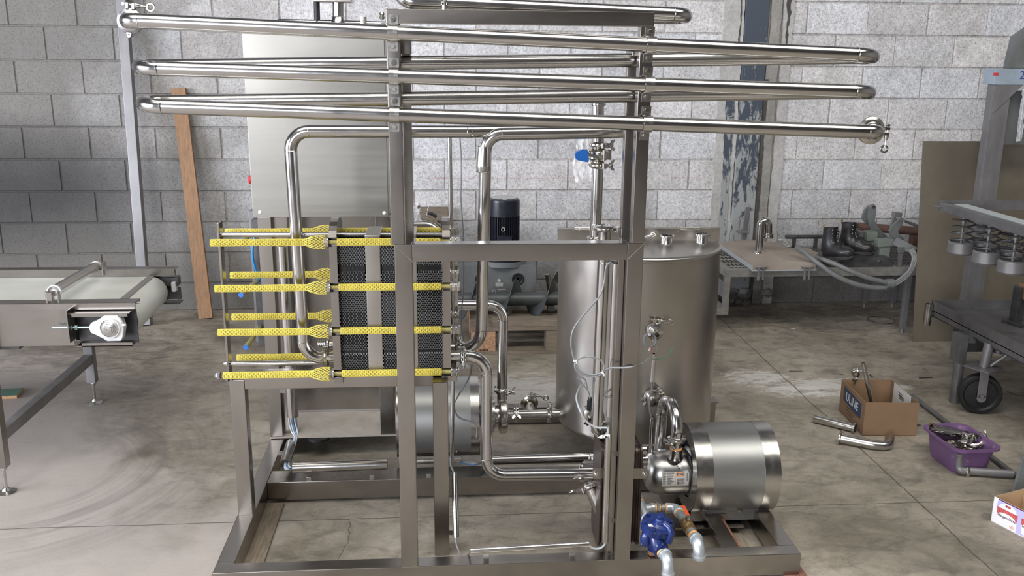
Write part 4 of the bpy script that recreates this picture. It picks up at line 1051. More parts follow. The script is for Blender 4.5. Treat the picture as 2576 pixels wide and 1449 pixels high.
bm = nb(); lathe(bm, (cx0-0.004, CY+0.10, q.z), (-1, 0, 0), [(0, 0), (0.009, 0), (0.009, 0.012), (0.016, 0.014), (0.017, 0.020), (0.012, 0.025), (0, 0.026)], 20); obj('stop_button', bm, MT['red'], cab, label='red mushroom stop button')
# rail with netted rods standing at the cabinet's left flank
YR = 3.98
rl = thing('mounting_rail', 'dark grey upright rail behind the left leg of the cabinet stand', 'rail', P(660, 1000, YR))
bm = nb(); bx(bm, P(626, 560, YR).x, P(648, 560, YR).x, YR, YR+0.06, P(645, 862, YR).z, P(640, 531, YR).z, 0.003); obj('upright', bm, MT['greysteel'], rl)
bm = nb(); bx(bm, lx0+0.012, lx0+0.03, CY+0.25, YR+0.02, 0.62, 0.65); bx(bm, P(634, 560, YR).x, lx0+0.03, YR, YR+0.02, 0.62, 0.65); obj('tie_arm', bm, MT['greysteel'], rl, smooth=False)
bm = nb(); bx(bm, P(634, 560, YR-0.03).x, P(655, 560, YR-0.03).x, YR-0.05, YR-0.005, P(645, 862, YR).z, P(640, 548, YR).z, 0.002); obj('cover_strip', bm, MT['darksteel'], rl)
for i, (a, b, lab) in enumerate((((655, 700), (606, 742), 'blue tipped netted rod pointing at the camera, left of the cabinet stand, upper one in plain view'), ((657, 820), (618, 874), 'blue tipped netted rod, lowest beside the cabinet stand'), ((640, 587), (605, 606), 'netted rod behind the uppermost left tie bars'))):
    A, B_ = P(a[0], a[1], YR-0.01), P(b[0], b[1], YR-0.48)
    B_.z = A.z-0.012; B_ = P(b[0], b[1], B_.y)
    t = thing('netted_rod', ' '.join(lab.split()[:16]), 'rod', B_, 'netted rods beside the cabinet stand')
    bm = nb(); cyl(bm, A, B_, 0.0095, 14); obj('rod', bm, MT['rod'], t)
    d = (A-B_).normalized()
    bm = nb(); cyl(bm, B_-d*0.002, B_+d*0.004, 0.0097, 16); obj('end_tip', bm, MT['blueplastic'], t, label='blue painted rod end')
    bm = nb(); lathe(bm, A-d*0.01, -d, [(0.009, 0), (0.016, 0.002), (0.012, 0.014), (0.009, 0.016)], 16); obj('washer', bm, MT['white'], t)
cable('air_hose', 'bright blue air hose curving down behind the left leg of the cabinet stand', C([(641, 594), (636, 620), (637, 655), (648, 690), (662, 720)], YR-0.10), 0.0045, 'hoseblue', 'hose')

# black hose and tee rising behind the top of the cabinet
YT = 3.68
t = thing('tee_pipe', 'stainless pipe tee standing above the cabinet between the top tubes', 'pipe', P(850, 60, YT))
bm = nb(); cyl(bm, P(851, -40, YT), P(851, 62, YT), 0.0215, 24); cyl(bm, P(700, 55, YT), P(985, 62, YT), 0.012, 18)
lathe(bm, P(851, 62, YT), (0, 0, 1), [(0.036, 0), (0.026, 0.012), (0.0215, 0.03)], 24); obj('tee_body', bm, MT['pipe'], t)
bm = nb(); box(bm, P(915, 58, YT-0.01), (0.024, 0.035, 0.05), None, 0.004); obj('clamp', bm, MT['cast'], t)
bm = nb(); q = P(961, 40, YT-0.04); lathe(bm, q, (0, 0, 1), [(0, -0.014), (0.008, -0.012), (0.011, -0.004), (0.007, 0), (0.011, 0.006), (0.007, 0.014), (0, 0.016)], 14); obj('knob', bm, MT['bolt'], t)
cable('black_hose', 'short black hose rising beside the pipe tee above the cabinet', C([(796, -30), (797, 20), (798, 60)], YT), 0.0115, 'black', 'hose', seg=14)
bm = nb(); bx(bm, P(790, 5, YT-0.02).x, P(885, 5, YT-0.02).x, YT-0.03, YT+0.06, P(800, 6, YT).z, P(800, -6, YT).z, 0.003)
tag(obj('mounting_plate', bm, MT['frame']), 'small steel plate tied to the hose above the cabinet, cut by the upper picture edge', 'plate')

# ================================================================= TANK
TY = 3.56
_c = P(1606, 650, TY)
TC = V(_c.x, TY, 0); TR = 202/FPX*depth(_c)*0.994
tank = thing('balance_tank', 'large round stainless steel tank with a domed foot standing behind the right posts', 'tank', (TC.x, TC.y, 0.06))
tz1 = P(1606, 652, TY-TR).z; tz0 = P(1397, 1040, TY).z
bm = nb(); prof = [(TR-0.02, tz1-0.004), (TR-0.002, tz1-0.002), (TR, tz1-0.006)]+[(TR, tz1+(tz0-tz1)*k/6) for k in range(1, 7)]
for k in range(1, 9):
    a = PI/2*k/9; prof.append((TR*0.80*math.cos(a)+TR*0.20*(1-k/9), tz0-0.115*math.sin(a)))
prof.append((0.03, tz0-0.115)); prof.append((0, tz0-0.115))
prof = [(0, tz1-0.004)]+prof
lathe(bm, (TC.x, TC.y, 0), (0, 0, 1), prof, 72); obj('shell', bm, MT['tank'], tank, sharp=50)
bm = nb(); LR = TR+0.006
lp = [(0, tz1+0.012), (LR*0.6, tz1+0.009), (LR-0.016, tz1+0.004), (LR-0.004, tz1+0.001), (LR, tz1-0.006), (LR-0.001, tz1-0.016), (LR-0.004, tz1-0.018), (LR-0.005, tz1-0.006)]
lathe(bm, (TC.x, TC.y, 0), (0, 0, 1), lp, 48, a0=-PI/2 if False else 0, a1=2*PI); obj('lid', bm, MT['tank'], tank, sharp=50)
bm = nb(); zp = P(1600, 573, TY).z
bx(bm, TC.x-LR-0.002, TC.x+LR+0.002, TY+0.005, TY+0.012, tz1-0.01, zp, 0.0015)
bx(bm, TC.x-LR-0.002, TC.x+LR+0.002, TY-0.006, TY+0.012, zp-0.003, zp, 0.001)
obj('lid_stop_plate', bm, MT['tank'], tank)
for px in (1470, 1735):
    q = P(px, 577, TY); bm = nb(); cyl(bm, q-V(0.04, 0, -0.004), q+V(0.04, 0, 0.004), 0.006, 12)
    for k in (-0.02, 0.02): cyl(bm, q+V(k-0.001, 0, 0.002), q+V(k+0.001, 0, 0.002), 0.0068, 12)
    bar(bm, q-V(0.042, 0.0, 0.012), q-V(0.042, 0, -0.004), 0.006, 0.006); obj('hinge', bm, MT['bolt'], tank)
for (px, py) in ((1677, 615), (1765, 611)):
    q = PZ(px, py, tz1+0.006); bm = nb()
    lathe(bm, q-V(0, 0, 0.008), (0, 0, 1), [(0.036, 0), (0.026, 0.005), (0.0225, 0.012), (0.0215, 0.038), (0.029, 0.040), (0.029, 0.045), (0.0205, 0.045), (0.0195, 0.01), (0, 0.01)], 28)
    obj('lid_nozzle', bm, MT['pipe'], tank)
bm = nb(); q = P(1622, 596, TY-0.10); bar(bm, q, q+V(0.03, -0.02, 0.012), 0.008, 0.008, bev=0.002); torus(bm, q+V(0.03, -0.01, 0.012), (0, 1, 0.5), 0.008, 0.003, 16, 6); obj('lid_clamp', bm, MT['bolt'], tank)
bm = nb(); q = P(1571, 597, TY-0.1); sphere(bm, q, 0.010, 10); obj('lid_knob', bm, MT['bolt'], tank)
def surf(px, py):     # point on the tank shell seen at a pixel
    d = ray(px, py); ox, oy = CAMP.x-TC.x, CAMP.y-TC.y
    A_ = d.x*d.x+d.y*d.y; B_ = 2*(ox*d.x+oy*d.y); C_ = ox*ox+oy*oy-TR*TR
    tt = (-B_-math.sqrt(max(0, B_*B_-4*A_*C_)))/(2*A_); return CAMP+d*tt
for (px, py, rr, nd, eye) in ((1645, 829, 0.021, (0.15, 0, 1), True), (1638, 997, 0.023, (1, 0, 0.9), False)):
    q = surf(px, py); n = V(q.x-TC.x, q.y-TC.y, 0).normalized()
    bm = nb(); cyl(bm, q-n*0.02, q+n*0.022, rr-0.005, 24); lathe(bm, q, n, [(rr, 0.020), (rr+0.006, 0.022), (rr+0.004, 0.028), (rr*0.5, 0.036), (0.010, 0.038), (0.009, 0.050), (0, 0.050)], 24); obj('port', bm, MT['cast'], tank)
    tri_clamp(tank, q+n*0.02, n, rr+0.002, nd, 0.045 if eye else 0.03, eye=eye, flip=-1)
    bm = nb(); cyl(bm, q+n*0.045, q+n*0.062+V(0, 0, -0.006), 0.0065, 12); obj('probe_gland', bm, MT['black'], tank)
q = P(1786, 1006, TY+0.02)
for (dx, dy) in ((1, 0), (-0.5, 0.86), (-0.5, -0.3)):
    lx, ly = (q.x+0.0 if dx == 1 else TC.x+dx*TR*0.95), (TY+0.02 if dx == 1 else TC.y+dy*TR*0.95)
    if dx != 1 and dy < 0: continue
    bm = nb(); bx(bm, lx-0.026, lx+0.026, ly-0.03, ly+0.03, q.z-0.004, q.z+0.002); bx(bm, lx-0.02, lx+0.02, ly-0.02, ly+0.02, Z1 if dx != 1 else 0.0, q.z-0.004); obj('tank_leg', bm, MT['frame'], tank, smooth=False)

# ================================================================= PUMPS
def shroud(parent, x0, x1, yc, zc, r, z0, bands, mkmid='sheet'):
    def sec(x, rr, th_=0.0):
        pts = []
        a0 = math.radians(-48)
        for k in range(41):
            a = a0+(PI-2*a0)*k/40; pts.append((yc-rr*math.cos(a), zc+rr*math.sin(a)))
        return [(yc-rr*math.cos(a0)*1.0, z0)]+pts+[(yc+rr*math.cos(a0), z0)]
    def shell(nm, xa, xb, rr, m):
        bm = nb(); P_ = sec(0, rr); Q_ = sec(0, rr-0.002)
        A = [[bm.verts.new((x, y, z)) for (y, z) in S] for S in (P_, Q_) for x in (xa, xb)]
        n = len(P_)
        for i in range(n-1):
            bm.faces.new((A[0][i], A[1][i], A[1][i+1], A[0][i+1])); bm.faces.new((A[2][i], A[2][i+1], A[3][i+1], A[3][i]))
            bm.faces.new((A[0][i], A[0][i+1], A[2][i+1], A[2][i])); bm.faces.new((A[1][i], A[3][i], A[3][i+1], A[1][i+1]))
        for i in (0, n-1): bm.faces.new((A[0][i], A[2][i], A[3][i], A[1][i]))
        return obj(nm, bm, m, parent)
    sh = shell('motor_shroud', x0, x1, r, MT[mkmid])
    for xa, xb in bands: shell('shroud_band', xa, xb, r+0.0012, MT['pipe2'])
    bm = nb(); prism(bm, sec(0, r-0.003), (x1-0.006, 0, 0), (0, 1, 0), (0, 0, 1), (1, 0, 0), 0.003); obj('end_panel', bm, MT['sheet'], parent, smooth=False)
    return sh
MT['satin'] = mat('satin_spun_steel', (0.56, 0.555, 0.545), 0.30, 1.0, 0.04, 20, 0.04, rv=0.06, big=0.06)
MT['film'] = mat('film_covered_steel', (0.34, 0.343, 0.335), 0.42, 0.85, 0.04, 20, 0.05, (0.2, 1, 1), big=0.08)
MT['motor'] = mat('black_motor_paint', (0.012, 0.014, 0.025), 0.35, 0, 0.3, 40, 0.1)
pY = 2.98
rp = thing('centrifugal_pump', 'right pump with a shiny domed casing, label and wide steel motor cover', 'pump', P(1790, 1312, 2.86))
zc_ = P(1690, 1199, pY-0.04).z
xA, xB = P(1757, 1174, pY-0.16).x, P(1970, 1172, pY-0.16).x
rS = 0.158; zcS = P(1850, 1176, pY-rS*0.6).z
zcS = zc_+0.016
bd = xB-xA
shroud(rp, xA, xB, pY, zcS, rS, zcS-0.157, ((xA, xA+bd*0.20), (xB-bd*0.19, xB)), 'film')
bm = nb(); lathe(bm, (xA+0.01, pY, zc_), (1, 0, 0), [(0, 0), (0.075, 0.0), (0.09, 0.01), (0.09, bd-0.05), (0.06, bd-0.03), (0, bd-0.03)], 30)
for k in range(20):
    a = 2*PI*k/20; e = V(0, math.cos(a), math.sin(a)); bar(bm, V(xA+0.03, pY, zc_)+e*0.092, V(xB-0.06, pY, zc_)+e*0.092, 0.004, 0.012, up=e)
obj('motor', bm, MT['motor'], rp)
xc0, xc1 = P(1619, 1190, pY).x, P(1745, 1190, pY-0.06).x
rC = 0.0815
bm = nb(); L_ = xc1-xc0
prof = [(0, 0)]
for k in range(1, 11):
    a = PI/2*k/10; prof.append((rC*0.55+rC*0.45*math.sin(a) if k > 3 else rC*0.74*k/3.6, 0.042*(1-math.cos(a))**1.15))
prof = [(0, 0), (0.022, 0.0005), (0.040, 0.003), (0.054, 0.009), (0.065, 0.018), (0.073, 0.030), (0.0785, 0.045), (rC, 0.062), (rC, L_-0.012), (rC+0.006, L_-0.008), (rC+0.010, L_-0.004), (rC+0.010, L_), (0.03, L_)]
lathe(bm, (xc0, pY, zc_), (1, 0, 0), prof, 48); obj('casing', bm, MT['satin'], rp, sharp=50)
bm = nb(); lathe(bm, (xA+0.0005, pY, zcS), (1, 0, 0), [(0.105, 0), (rS-0.004, 0), (rS-0.004, 0.003), (0.105, 0.003)], 48, closed=True); obj('end_ring', bm, MT['pipe2'], rp)
bm = nb(); lathe(bm, (xc1, pY, zc_), (1, 0, 0), [(rC+0.03, 0), (rC+0.03, 0.006), (0.03, 0.02), (0.03, 0.04)], 36); obj('adapter_ring', bm, MT['motor'], rp)
xn = P(1702, 1105, 2.93).x
nz0 = zc_+rC+0.012
bm = nb(); lathe(bm, (xn, 2.93, nz0-0.03), (0, 0, 1), [(0.027, 0.012), (0.0225, 0.028), (0.0225, 0.045), (0.0215, 0.047), (0, 0.047)], 26); cyl(bm, (xn, 2.93, nz0+0.010), (xn, 2.93, q_noz.z-0.005), 0.0195, 26); ferrule(bm, (xn, 2.93, q_noz.z-0.008), (0, 0, -1), 0.02); obj('outlet_nozzle', bm, MT['pipe'], rp)
bm = nb(); cyl(bm, (xn, 2.93, nz0+0.015), (xn, 2.93, nz0+0.025), 0.0212, 24); obj('seal_tape', bm, MT['teflon'], rp)
aD = math.radians(33)
def onc(px, py, off=0.0):      # point on the casing side facing the camera
    d = ray(px, py); oy, oz = CAMP.y-pY, CAMP.z-zc_; R_ = rC+off
    A_ = d.y**2+d.z**2; B_ = 2*(oy*d.y+oz*d.z); C_ = oy*oy+oz*oz-R_*R_
    return CAMP+d*((-B_-math.sqrt(max(0, B_*B_-4*A_*C_)))/(2*A_))
q = onc(1709, 1172); n = V(0, q.y-pY, q.z-zc_).normalized()
bm = nb(); lathe(bm, q-n*0.002, n, [(0.012, 0), (0.0115, 0.003), (0.0095, 0.0035)], 20); hexnut(bm, q, n, 0.0092, 0.008); obj('drain_plug', bm, MT['bolt'], rp)
# rating label wrapped on the casing
lab = nb(); uvq = []
c00, c11 = onc(1665, 1187), onc(1735, 1222)
ang = lambda v: math.atan2(v.z-zc_, -(v.y-pY))
a_hi, a_lo = ang(onc(1700, 1187)), ang(onc(1700, 1222)); lx_0, lx_1 = c00.x, onc(1733, 1200).x
def cp(u, v, off=0.0006):      # u 0..1 along x, v 0..1 up
    a = a_lo+(a_hi-a_lo)*v; return V(lx_0+(lx_1-lx_0)*u, pY-(rC+off)*math.cos(a), zc_+(rC+off)*math.sin(a))
def patch(bm, u0, u1, v0, v1, off, nv=6):
    for k in range(nv):
        va, vb = v0+(v1-v0)*k/nv, v0+(v1-v0)*(k+1)/nv
        bm.faces.new([bm.verts.new(c) for c in (cp(u0, va, off), cp(u1, va, off), cp(u1, vb, off), cp(u0, vb, off))])
patch(lab, 0, 1, 0, 1, 0.0005, 10)
MT['label'] = mat('silver_label', (0.60, 0.58, 0.54), 0.45, 0, 0.03, 30, 0.0)
MT['ink'] = mat('black_ink', (0.02, 0.02, 0.02), 0.5, 0, 0.1, 30, 0)
lo_ = obj('rating_label', lab, MT['label'], rp, recalc=False)
ink = nb(); r_ = random.Random(2)
for i in range(11):
    v = 0.86-i*0.075; patch(ink, 0.03, 0.03+r_.uniform(.08, .13), v, v+0.028, 0.0009, 1); patch(ink, 0.20, 0.20+r_.uniform(.12, .26), v, v+0.028, 0.0009, 1)
for i in range(14):
    u = 0.57+i*0.019; patch(ink, u, u+r_.choice((0.006, 0.012)), 0.12, 0.34, 0.0009, 2)
for v in (0.50, 0.42): patch(ink, 0.55, 0.84, v, v+0.04, 0.0009, 1)
for u in (0.89, 0.94): patch(ink, u, u+0.02, 0.35, 0.9, 0.0009, 3)
patch(ink, 0.04, 0.46, 0.92, 0.955, 0.0009, 1); obj('label_print', ink, MT['ink'], lo_, recalc=False) if False else obj('label_print', ink, MT['ink'], rp, recalc=False)
org = nb(); patch(org, 0.53, 0.83, 0.70, 0.96, 0.0008, 4); patch(org, 0.505, 0.512, 0.05, 0.95, 0.0008, 4); obj('logo_patch', org, MT['orange'], rp, recalc=False)
elv = nb(); cc_ = [cp(0.69+0.135*math.cos(2*PI*k/20), 0.83+0.105*math.sin(2*PI*k/20), 0.0012) for k in range(20)]
elv.faces.new([elv.verts.new(c) for c in cc_]); obj('logo_oval', elv, MT['label'], rp, recalc=False)
text('lettering', 'EVANS', MT['ink'], rp, cp(0.69, 0.83, 0.0018), (1, 0, 0), cp(0.69, 0.9)-cp(0.69, 0.76), 0.0088, 0.0001, 0.0002)
# base plate and stand
bm = nb(); zq = P(1800, 1308, pY-0.13).z
bx(bm, P(1700, 1308, pY-0.13).x, P(1872, 1308, pY-0.13).x, pY-0.135, pY+0.12, zcS-0.172, zcS-0.166, 0.001); obj('base_plate', bm, MT['frame'], rp)
bm = nb(); xq = P(1810, 1325, pY-0.12).x; bx(bm, xq-0.025, xq+0.025, pY-0.11, pY-0.105, 0.078, zcS-0.172); bx(bm, xq-0.025, xq+0.025, pY+0.08, pY+0.086, 0.078, zcS-0.172); obj('stand_foot', bm, MT['frame'], rp, smooth=False)
bm = nb(); q = P(1862, 1284, pY-0.12); lathe(bm, (q.x, pY-0.1175, q.z), (0, -1, 0), [(0.008, -0.01), (0.008, 0.003), (0, 0.004)], 14); obj('cover_screw', bm, MT['bolt'], rp)
bm = nb(); sweep(bm, [P(1725, 1135, pY-0.03), P(1735, 1150, pY-0.06), P(1742, 1180, pY-0.075), P(1744, 1200, pY-0.075)], 0.006, 10); obj('black_wrapping', bm, MT['black'], rp)

# left pump
lp_ = thing('centrifugal_pump', 'left pump, its steel motor cover seen behind the stand, with a narrow round casing', 'pump', P(1100, 1150, 3.50))
zl = P(1263, 1044, PY2).z
xa2, xb2 = P(996, 1040, PY2-0.14).x, P(1206, 1040, PY2-0.14).x
rL = 0.162
shroud(lp_, xa2, xb2, PY2, zl, rL, 0.088, ((xa2, xa2+0.04), (xb2-0.034, xb2)), 'film')
bm = nb(); xv = P(1263, 1044, PY2).x
lathe(bm, (xv-0.017, PY2, zl), (1, 0, 0), [(0, 0), (0.062, 0), (0.071, 0.004), (0.075, 0.010), (0.075, 0.028), (0.070, 0.036), (0.05, 0.040), (0.022, 0.042), (0.0195, 0.05), (0, 0.05)], 40)
cyl(bm, (xv, PY2, zl+0.06), (xv, PY2, qd.z-0.006), 0.0205, 22); ferrule(bm, (xv, PY2, qd.z-0.009), (0, 0, -1), 0.02); obj('casing', bm, MT['cast'], lp_)
bm = nb(); lathe(bm, (xv-0.055, PY2, zl), (1, 0, 0), [(0, 0), (0.060, 0), (0.066, 0.005), (0.066, 0.022), (0.05, 0.026), (0.05, 0.04), (0, 0.04)], 36)
for k in (-1, 1): cyl(bm, (xv-0.045+0.004*k, PY2-0.068, zl-0.04), (xv-0.045+0.004*k, PY2-0.06, zl-0.005), 0.003, 8)
obj('back_plate', bm, MT['cast'], lp_)
bm = nb(); cyl(bm, (xb2-0.06, PY2, zl), (xv-0.055, PY2, zl), 0.045, 24); obj('motor_neck', bm, MT['motor'], lp_)
bm = nb(); bx(bm, xa2, xb2+0.004, PY2-0.125, PY2-0.118, 0.094, 0.155, 0.001); hexnut(bm, P(1153, 1137, PY2-0.126), (0, -1, 0), 0.009, 0.006); obj('mounting_angle', bm, MT['frame'], lp_)
# suction pipe from the tank
zs = zl
sp = thing('suction_pipe', 'horizontal polished pipe with a clamped branch joining the tank to the left pump', 'pipe', (xv+0.1, PY2, zs-0.02))
xs0, xs1 = xv+0.034, TC.x-TR+0.0
bm = nb(); cyl(bm, (xs0, PY2, zs), (xs1+0.04, PY2, zs), 0.0190, 24); ferrule(bm, (xs0+0.02, PY2, zs), (1, 0, 0), 0.019); obj('straight_tube', bm, MT['pipe2'], sp)
tri_clamp(sp, (P(1297, 1045, PY2).x, PY2, zs), (1, 0, 0), 0.0205, (0, -0.9, 1), 0.025); tri_clamp(sp, (P(1383, 1045, PY2).x, PY2, zs), (1, 0, 0), 0.0205, (0, -0.1, 1), 0.018)
xb_ = P(1336, 1030, PY2).x
bm = nb(); cyl(bm, (xb_, PY2, zs), (xb_, PY2+0.075, zs+0.02), 0.019, 20); lathe(bm, (xb_, PY2+0.07, zs+0.02), (0, 1, 0.2), [(0, 0.004), (0.02, 0), (0.026, 0.001), (0.026, 0.008), (0.0, 0.012)], 22); obj('branch', bm, MT['cast'], sp)
tri_clamp(sp, (xb_, PY2+0.072, zs+0.021), (0, 1, 0.2), 0.026, (0.35, 0, 1), 0.05, eye=True)

# ================================================================= STEAM TRAP ASSEMBLY
MT['galv'] = mat('galvanised_malleable_iron', (0.46, 0.50, 0.53), 0.42, 0.65, 0.10, 40, 0.25)
MT['nipple'] = mat('dull_pipe_nipple', (0.28, 0.31, 0.30), 0.5, 0.6, 0.12, 40, 0.1)
MT['brass'] = mat('aged_brass', (0.34, 0.235, 0.11), 0.42, 0.9, 0.2, 30, 0.15)
MT['bluepaint'] = mat('glossy_dark_blue_paint', (0.008, 0.022, 0.115), 0.34, 0, 0.3, 35, 0.5, coat=0.25)
zg = 0.165
def gpt(px, py, z=zg): return PZ(px, py, z)
def rim(bm, p, d, r=0.0175, w=0.007): 
    d = Vector(d).normalized(); lathe(bm, Vector(p)-d*w, d, [(r-0.006, 0), (r-0.001, 0), (r, 0.0015), (r, w*2-0.0015), (r-0.001, w*2), (r-0.006, w*2)], 20, closed=True)
g1, g2, g3 = gpt(1601, 1248, 0.19), gpt(1614, 1282), gpt(1704, 1282)
g4 = gpt(1748, 1352)
ga = thing('galvanised_pipe_run', 'galvanised pipe elbows and tee joined with orange seal tape behind the blue steam trap', 'pipe', (g2.x, g2.y, zg-0.02))
bm = nb(); sweep(bm, fillet([V(g1.x-0.03, g1.y+0.03, 0.20), g1, g1.lerp(g2, 0.42)], 0.018, 6)[0], 0.0195, 20); rim(bm, g1.lerp(g2, 0.42), g2-g1); obj('elbow', bm, MT['galv'], ga)
bm = nb(); cyl(bm, g1.lerp(g2, 0.44), g1.lerp(g2, 0.56), 0.0190, 18); cyl(bm, gpt(1647, 1278), gpt(1651, 1278), 0.0155, 18); cyl(bm, gpt(1658, 1278), gpt(1661, 1278), 0.0135, 18); cyl(bm, gpt(1673, 1278), gpt(1676, 1278), 0.0155, 18); cyl(bm, g3.lerp(g4, 0.10)+V(0, 0, 0), g3.lerp(g4, 0.15), 0.0172, 20); obj('seal_tape', bm, MT['teflon'], ga)
bm = nb(); t0 = g1.lerp(g2, 0.58); sweep(bm, [t0, g2, g2+(g2-t0).normalized()*0.055+V(0.004, 0, 0.0)], 0.0195, 20); rim(bm, t0, g2-t0); cyl(bm, g2, gpt(1643, 1278), 0.0155, 18); rim(bm, gpt(1641, 1278), (1, 0, 0)); obj('tee', bm, MT['galv'], ga)
bm = nb(); cyl(bm, gpt(1643, 1278), gpt(1680, 1278), 0.0115, 18); hexnut(bm, gpt(1651, 1278), (1, 0, 0), 0.0185, 0.009); rim(bm, gpt(1667, 1278), (1, 0, 0), 0.0145, 0.006); obj('union', bm, MT['nipple'], ga)
bm = nb(); sweep(bm, fillet([gpt(1679, 1278), V(g3.x, gpt(1679, 1278).y, zg), g3.lerp(g4, 0.12)], 0.022, 7)[0], 0.0165, 20); rim(bm, gpt(1681, 1278), (1, 0, 0)); rim(bm, g3.lerp(g4, 0.10), g4-g3, 0.019); obj('elbow', bm, MT['galv'], ga)
bm = nb(); cyl(bm, g3.lerp(g4, 0.12), g3.lerp(g4, 0.52), 0.0145, 20); obj('nipple', bm, MT['nipple'], ga)
bv = thing('ball_valve', 'aged brass ball valve with an orange handle on the galvanised pipe', 'valve', g3.lerp(g4, 0.66)-V(0, 0, 0.02))
dv = (g4-g3).normalized()
bm = nb(); lathe(bm, g3.lerp(g4, 0.46), dv, [(0.0145, 0), (0.0185, 0.001), (0.0185, 0.014), (0.0165, 0.018), (0.020, 0.026), (0.021, 0.036), (0.0165, 0.046), (0.0185, 0.050), (0.0185, 0.062), (0.0145, 0.063)], 24); cyl(bm, g3.lerp(g4, 0.62), g3.lerp(g4, 0.62)+V(0, 0, 0.024), 0.0065, 12); obj('valve_body', bm, MT['brass'], bv, sharp=40)
pv = g3.lerp(g4, 0.60)+V(0, 0, 0.026)
hv0 = P(1731, 1300, pv.y+0.055); hv1 = P(1716, 1272, pv.y+0.12)
bm = nb(); bar(bm, pv, hv0, 0.015, 0.003, up=(0, 0, 1), bev=0.0008); cyl(bm, pv-V(0, 0, 0.003), pv+V(0, 0, 0.007), 0.0085, 14); hexnut(bm, pv+V(0, 0, 0.004), (0, 0, 1), 0.0065, 0.005); bar(bm, pv+V(0.004, -0.006, -0.012), pv+V(0.004, -0.006, 0), 0.006, 0.004); obj('lever', bm, MT['bolt'], bv)
bm = nb(); bar(bm, hv0, hv1, 0.0175, 0.0065, up=(0, 0, 1), bev=0.003); obj('handle_sleeve', bm, mat('red_orange_grip', (0.68, 0.10, 0.03), 0.4, 0, 0.1, 60, 0.05), bv, label='orange handle sleeve')
bm = nb(); cyl(bm, g3.lerp(g4, 0.925), g3.lerp(g4, 0.965), 0.0172, 20); obj('seal_tape', bm, MT['teflon'], bv)
def down_elbow(name, label, p, d, r=0.0185, drop=0.046):
    t = thing(name, label, 'pipe fitting', Vector(p)-V(0, 0, drop)); d = Vector(d).normalized()
    bm = nb(); f, _ = fillet([Vector(p)-d*0.006, Vector(p)+d*0.032, Vector(p)+d*0.036-V(0, 0, drop)], 0.030, 9); sweep(bm, f, r, 22)
    rim(bm, Vector(p), d, r+0.003, 0.006); rim(bm, f[-1]+V(0, 0, 0.006), (0, 0, 1), r+0.003, 0.006); obj('elbow_body', bm, MT['galv'], t)
    bm = nb(); cyl(bm, f[-1]+V(0, 0, 0.0009), f[-1]-V(0, 0, 0.0006), r-0.003, 18); obj('bore', bm, MT['black'], t); return t
cyl_b = nb(); cyl(cyl_b, g3.lerp(g4, 0.80), g4+dv*0.012, 0.0150, 18); obj('nipple', cyl_b, MT['nipple'], ga)
down_elbow('pipe_elbow', 'galvanised elbow turned down beyond the brass ball valve', g4+dv*0.010, dv)
# trap body
tc = PZ(1653, 1306, 0.222); tc = V(tc.x, tc.y, 0)
st = thing('steam_trap', 'glossy dark blue cast steam trap with a bolted lid standing over the front beam', 'steam trap', (tc.x, tc.y, 0.09))
zl_ = 0.214
bm = nb()
lob = []
for k in range(72):
    a = 2*PI*k/72; lob.append(((0.048+0.0045*max(0, math.cos(6*a))**2)*math.cos(a), (0.048+0.0045*max(0, math.cos(6*a))**2)*math.sin(a)))
prism(bm, lob, (tc.x, tc.y, zl_-0.012), (1, 0, 0), (0, 1, 0), (0, 0, 1), 0.012)
prism(bm, [(p[0]*0.98, p[1]*0.98) for p in lob], (tc.x, tc.y, zl_-0.026), (1, 0, 0), (0, 1, 0), (0, 0, 1), 0.0125)
bmesh.ops.bevel(bm, geom=[e for e in bm.edges if abs(e.verts[0].co.z-e.verts[1].co.z) < 1e-5], offset=0.0018, segments=2, affect='EDGES')
obj('bolted_lid', bm, MT['bluepaint'], st)
bm = nb(); lathe(bm, (tc.x+0.008, tc.y-0.006, zl_-0.001), (0, 0, 1), [(0.030, 0), (0.024, 0.005), (0.020, 0.008), (0.0185, 0.020), (0.016, 0.024), (0, 0.025)], 26)
hexnut(bm, (tc.x+0.008, tc.y-0.006, zl_+0.022), (0, 0, 1), 0.0105, 0.010)
sweep(bm, [V(tc.x+0.018, tc.y-0.018, zl_+0.010), V(tc.x+0.030, tc.y-0.036, zl_+0.008), V(tc.x+0.034, tc.y-0.047, zl_-0.006), V(tc.x+0.030, tc.y-0.046, zl_-0.04)], 0.0105, 14); sphere(bm, (tc.x+0.018, tc.y-0.018, zl_+0.010), 0.0115, 12); obj('valve_boss', bm, MT['bluepaint'], st)
for k in range(6):
    a = 2*PI*k/6; q = V(tc.x+0.0415*math.cos(a), tc.y+0.0415*math.sin(a), zl_-0.001); bm = nb(); hexnut(bm, q, (0, 0, 1), 0.0078, 0.007); obj('bolt', bm, MT['bluepaint'], st)
bm = nb(); lathe(bm, (tc.x-0.004, tc.y, 0), (0, 0, 1), [(0, 0.104), (0.015, 0.104), (0.018, 0.108), (0.020, 0.124), (0.034, 0.142), (0.041, 0.165), (0.040, 0.186), (0.040, 0.1885), (0, 0.1885)], 30)
sweep(bm, [V(tc.x-0.01, tc.y-0.012, 0.180), V(tc.x-0.006, tc.y-0.040, 0.165), V(tc.x+0.002, tc.y-0.046, 0.148)], 0.020, 16); sphere(bm, (tc.x+0.004, tc.y-0.040, 0.150), 0.027, 18)
sphere(bm, (tc.x-0.036, tc.y-0.018, 0.165), 0.018, 14, (1, 1, 1.6))
sphere(bm, (tc.x-0.046, tc.y-0.022, 0.178), 0.006, 8); sphere(bm, (tc.x-0.047, tc.y-0.022, 0.148), 0.006, 8)
obj('body', bm, MT['bluepaint'], st, sharp=50)
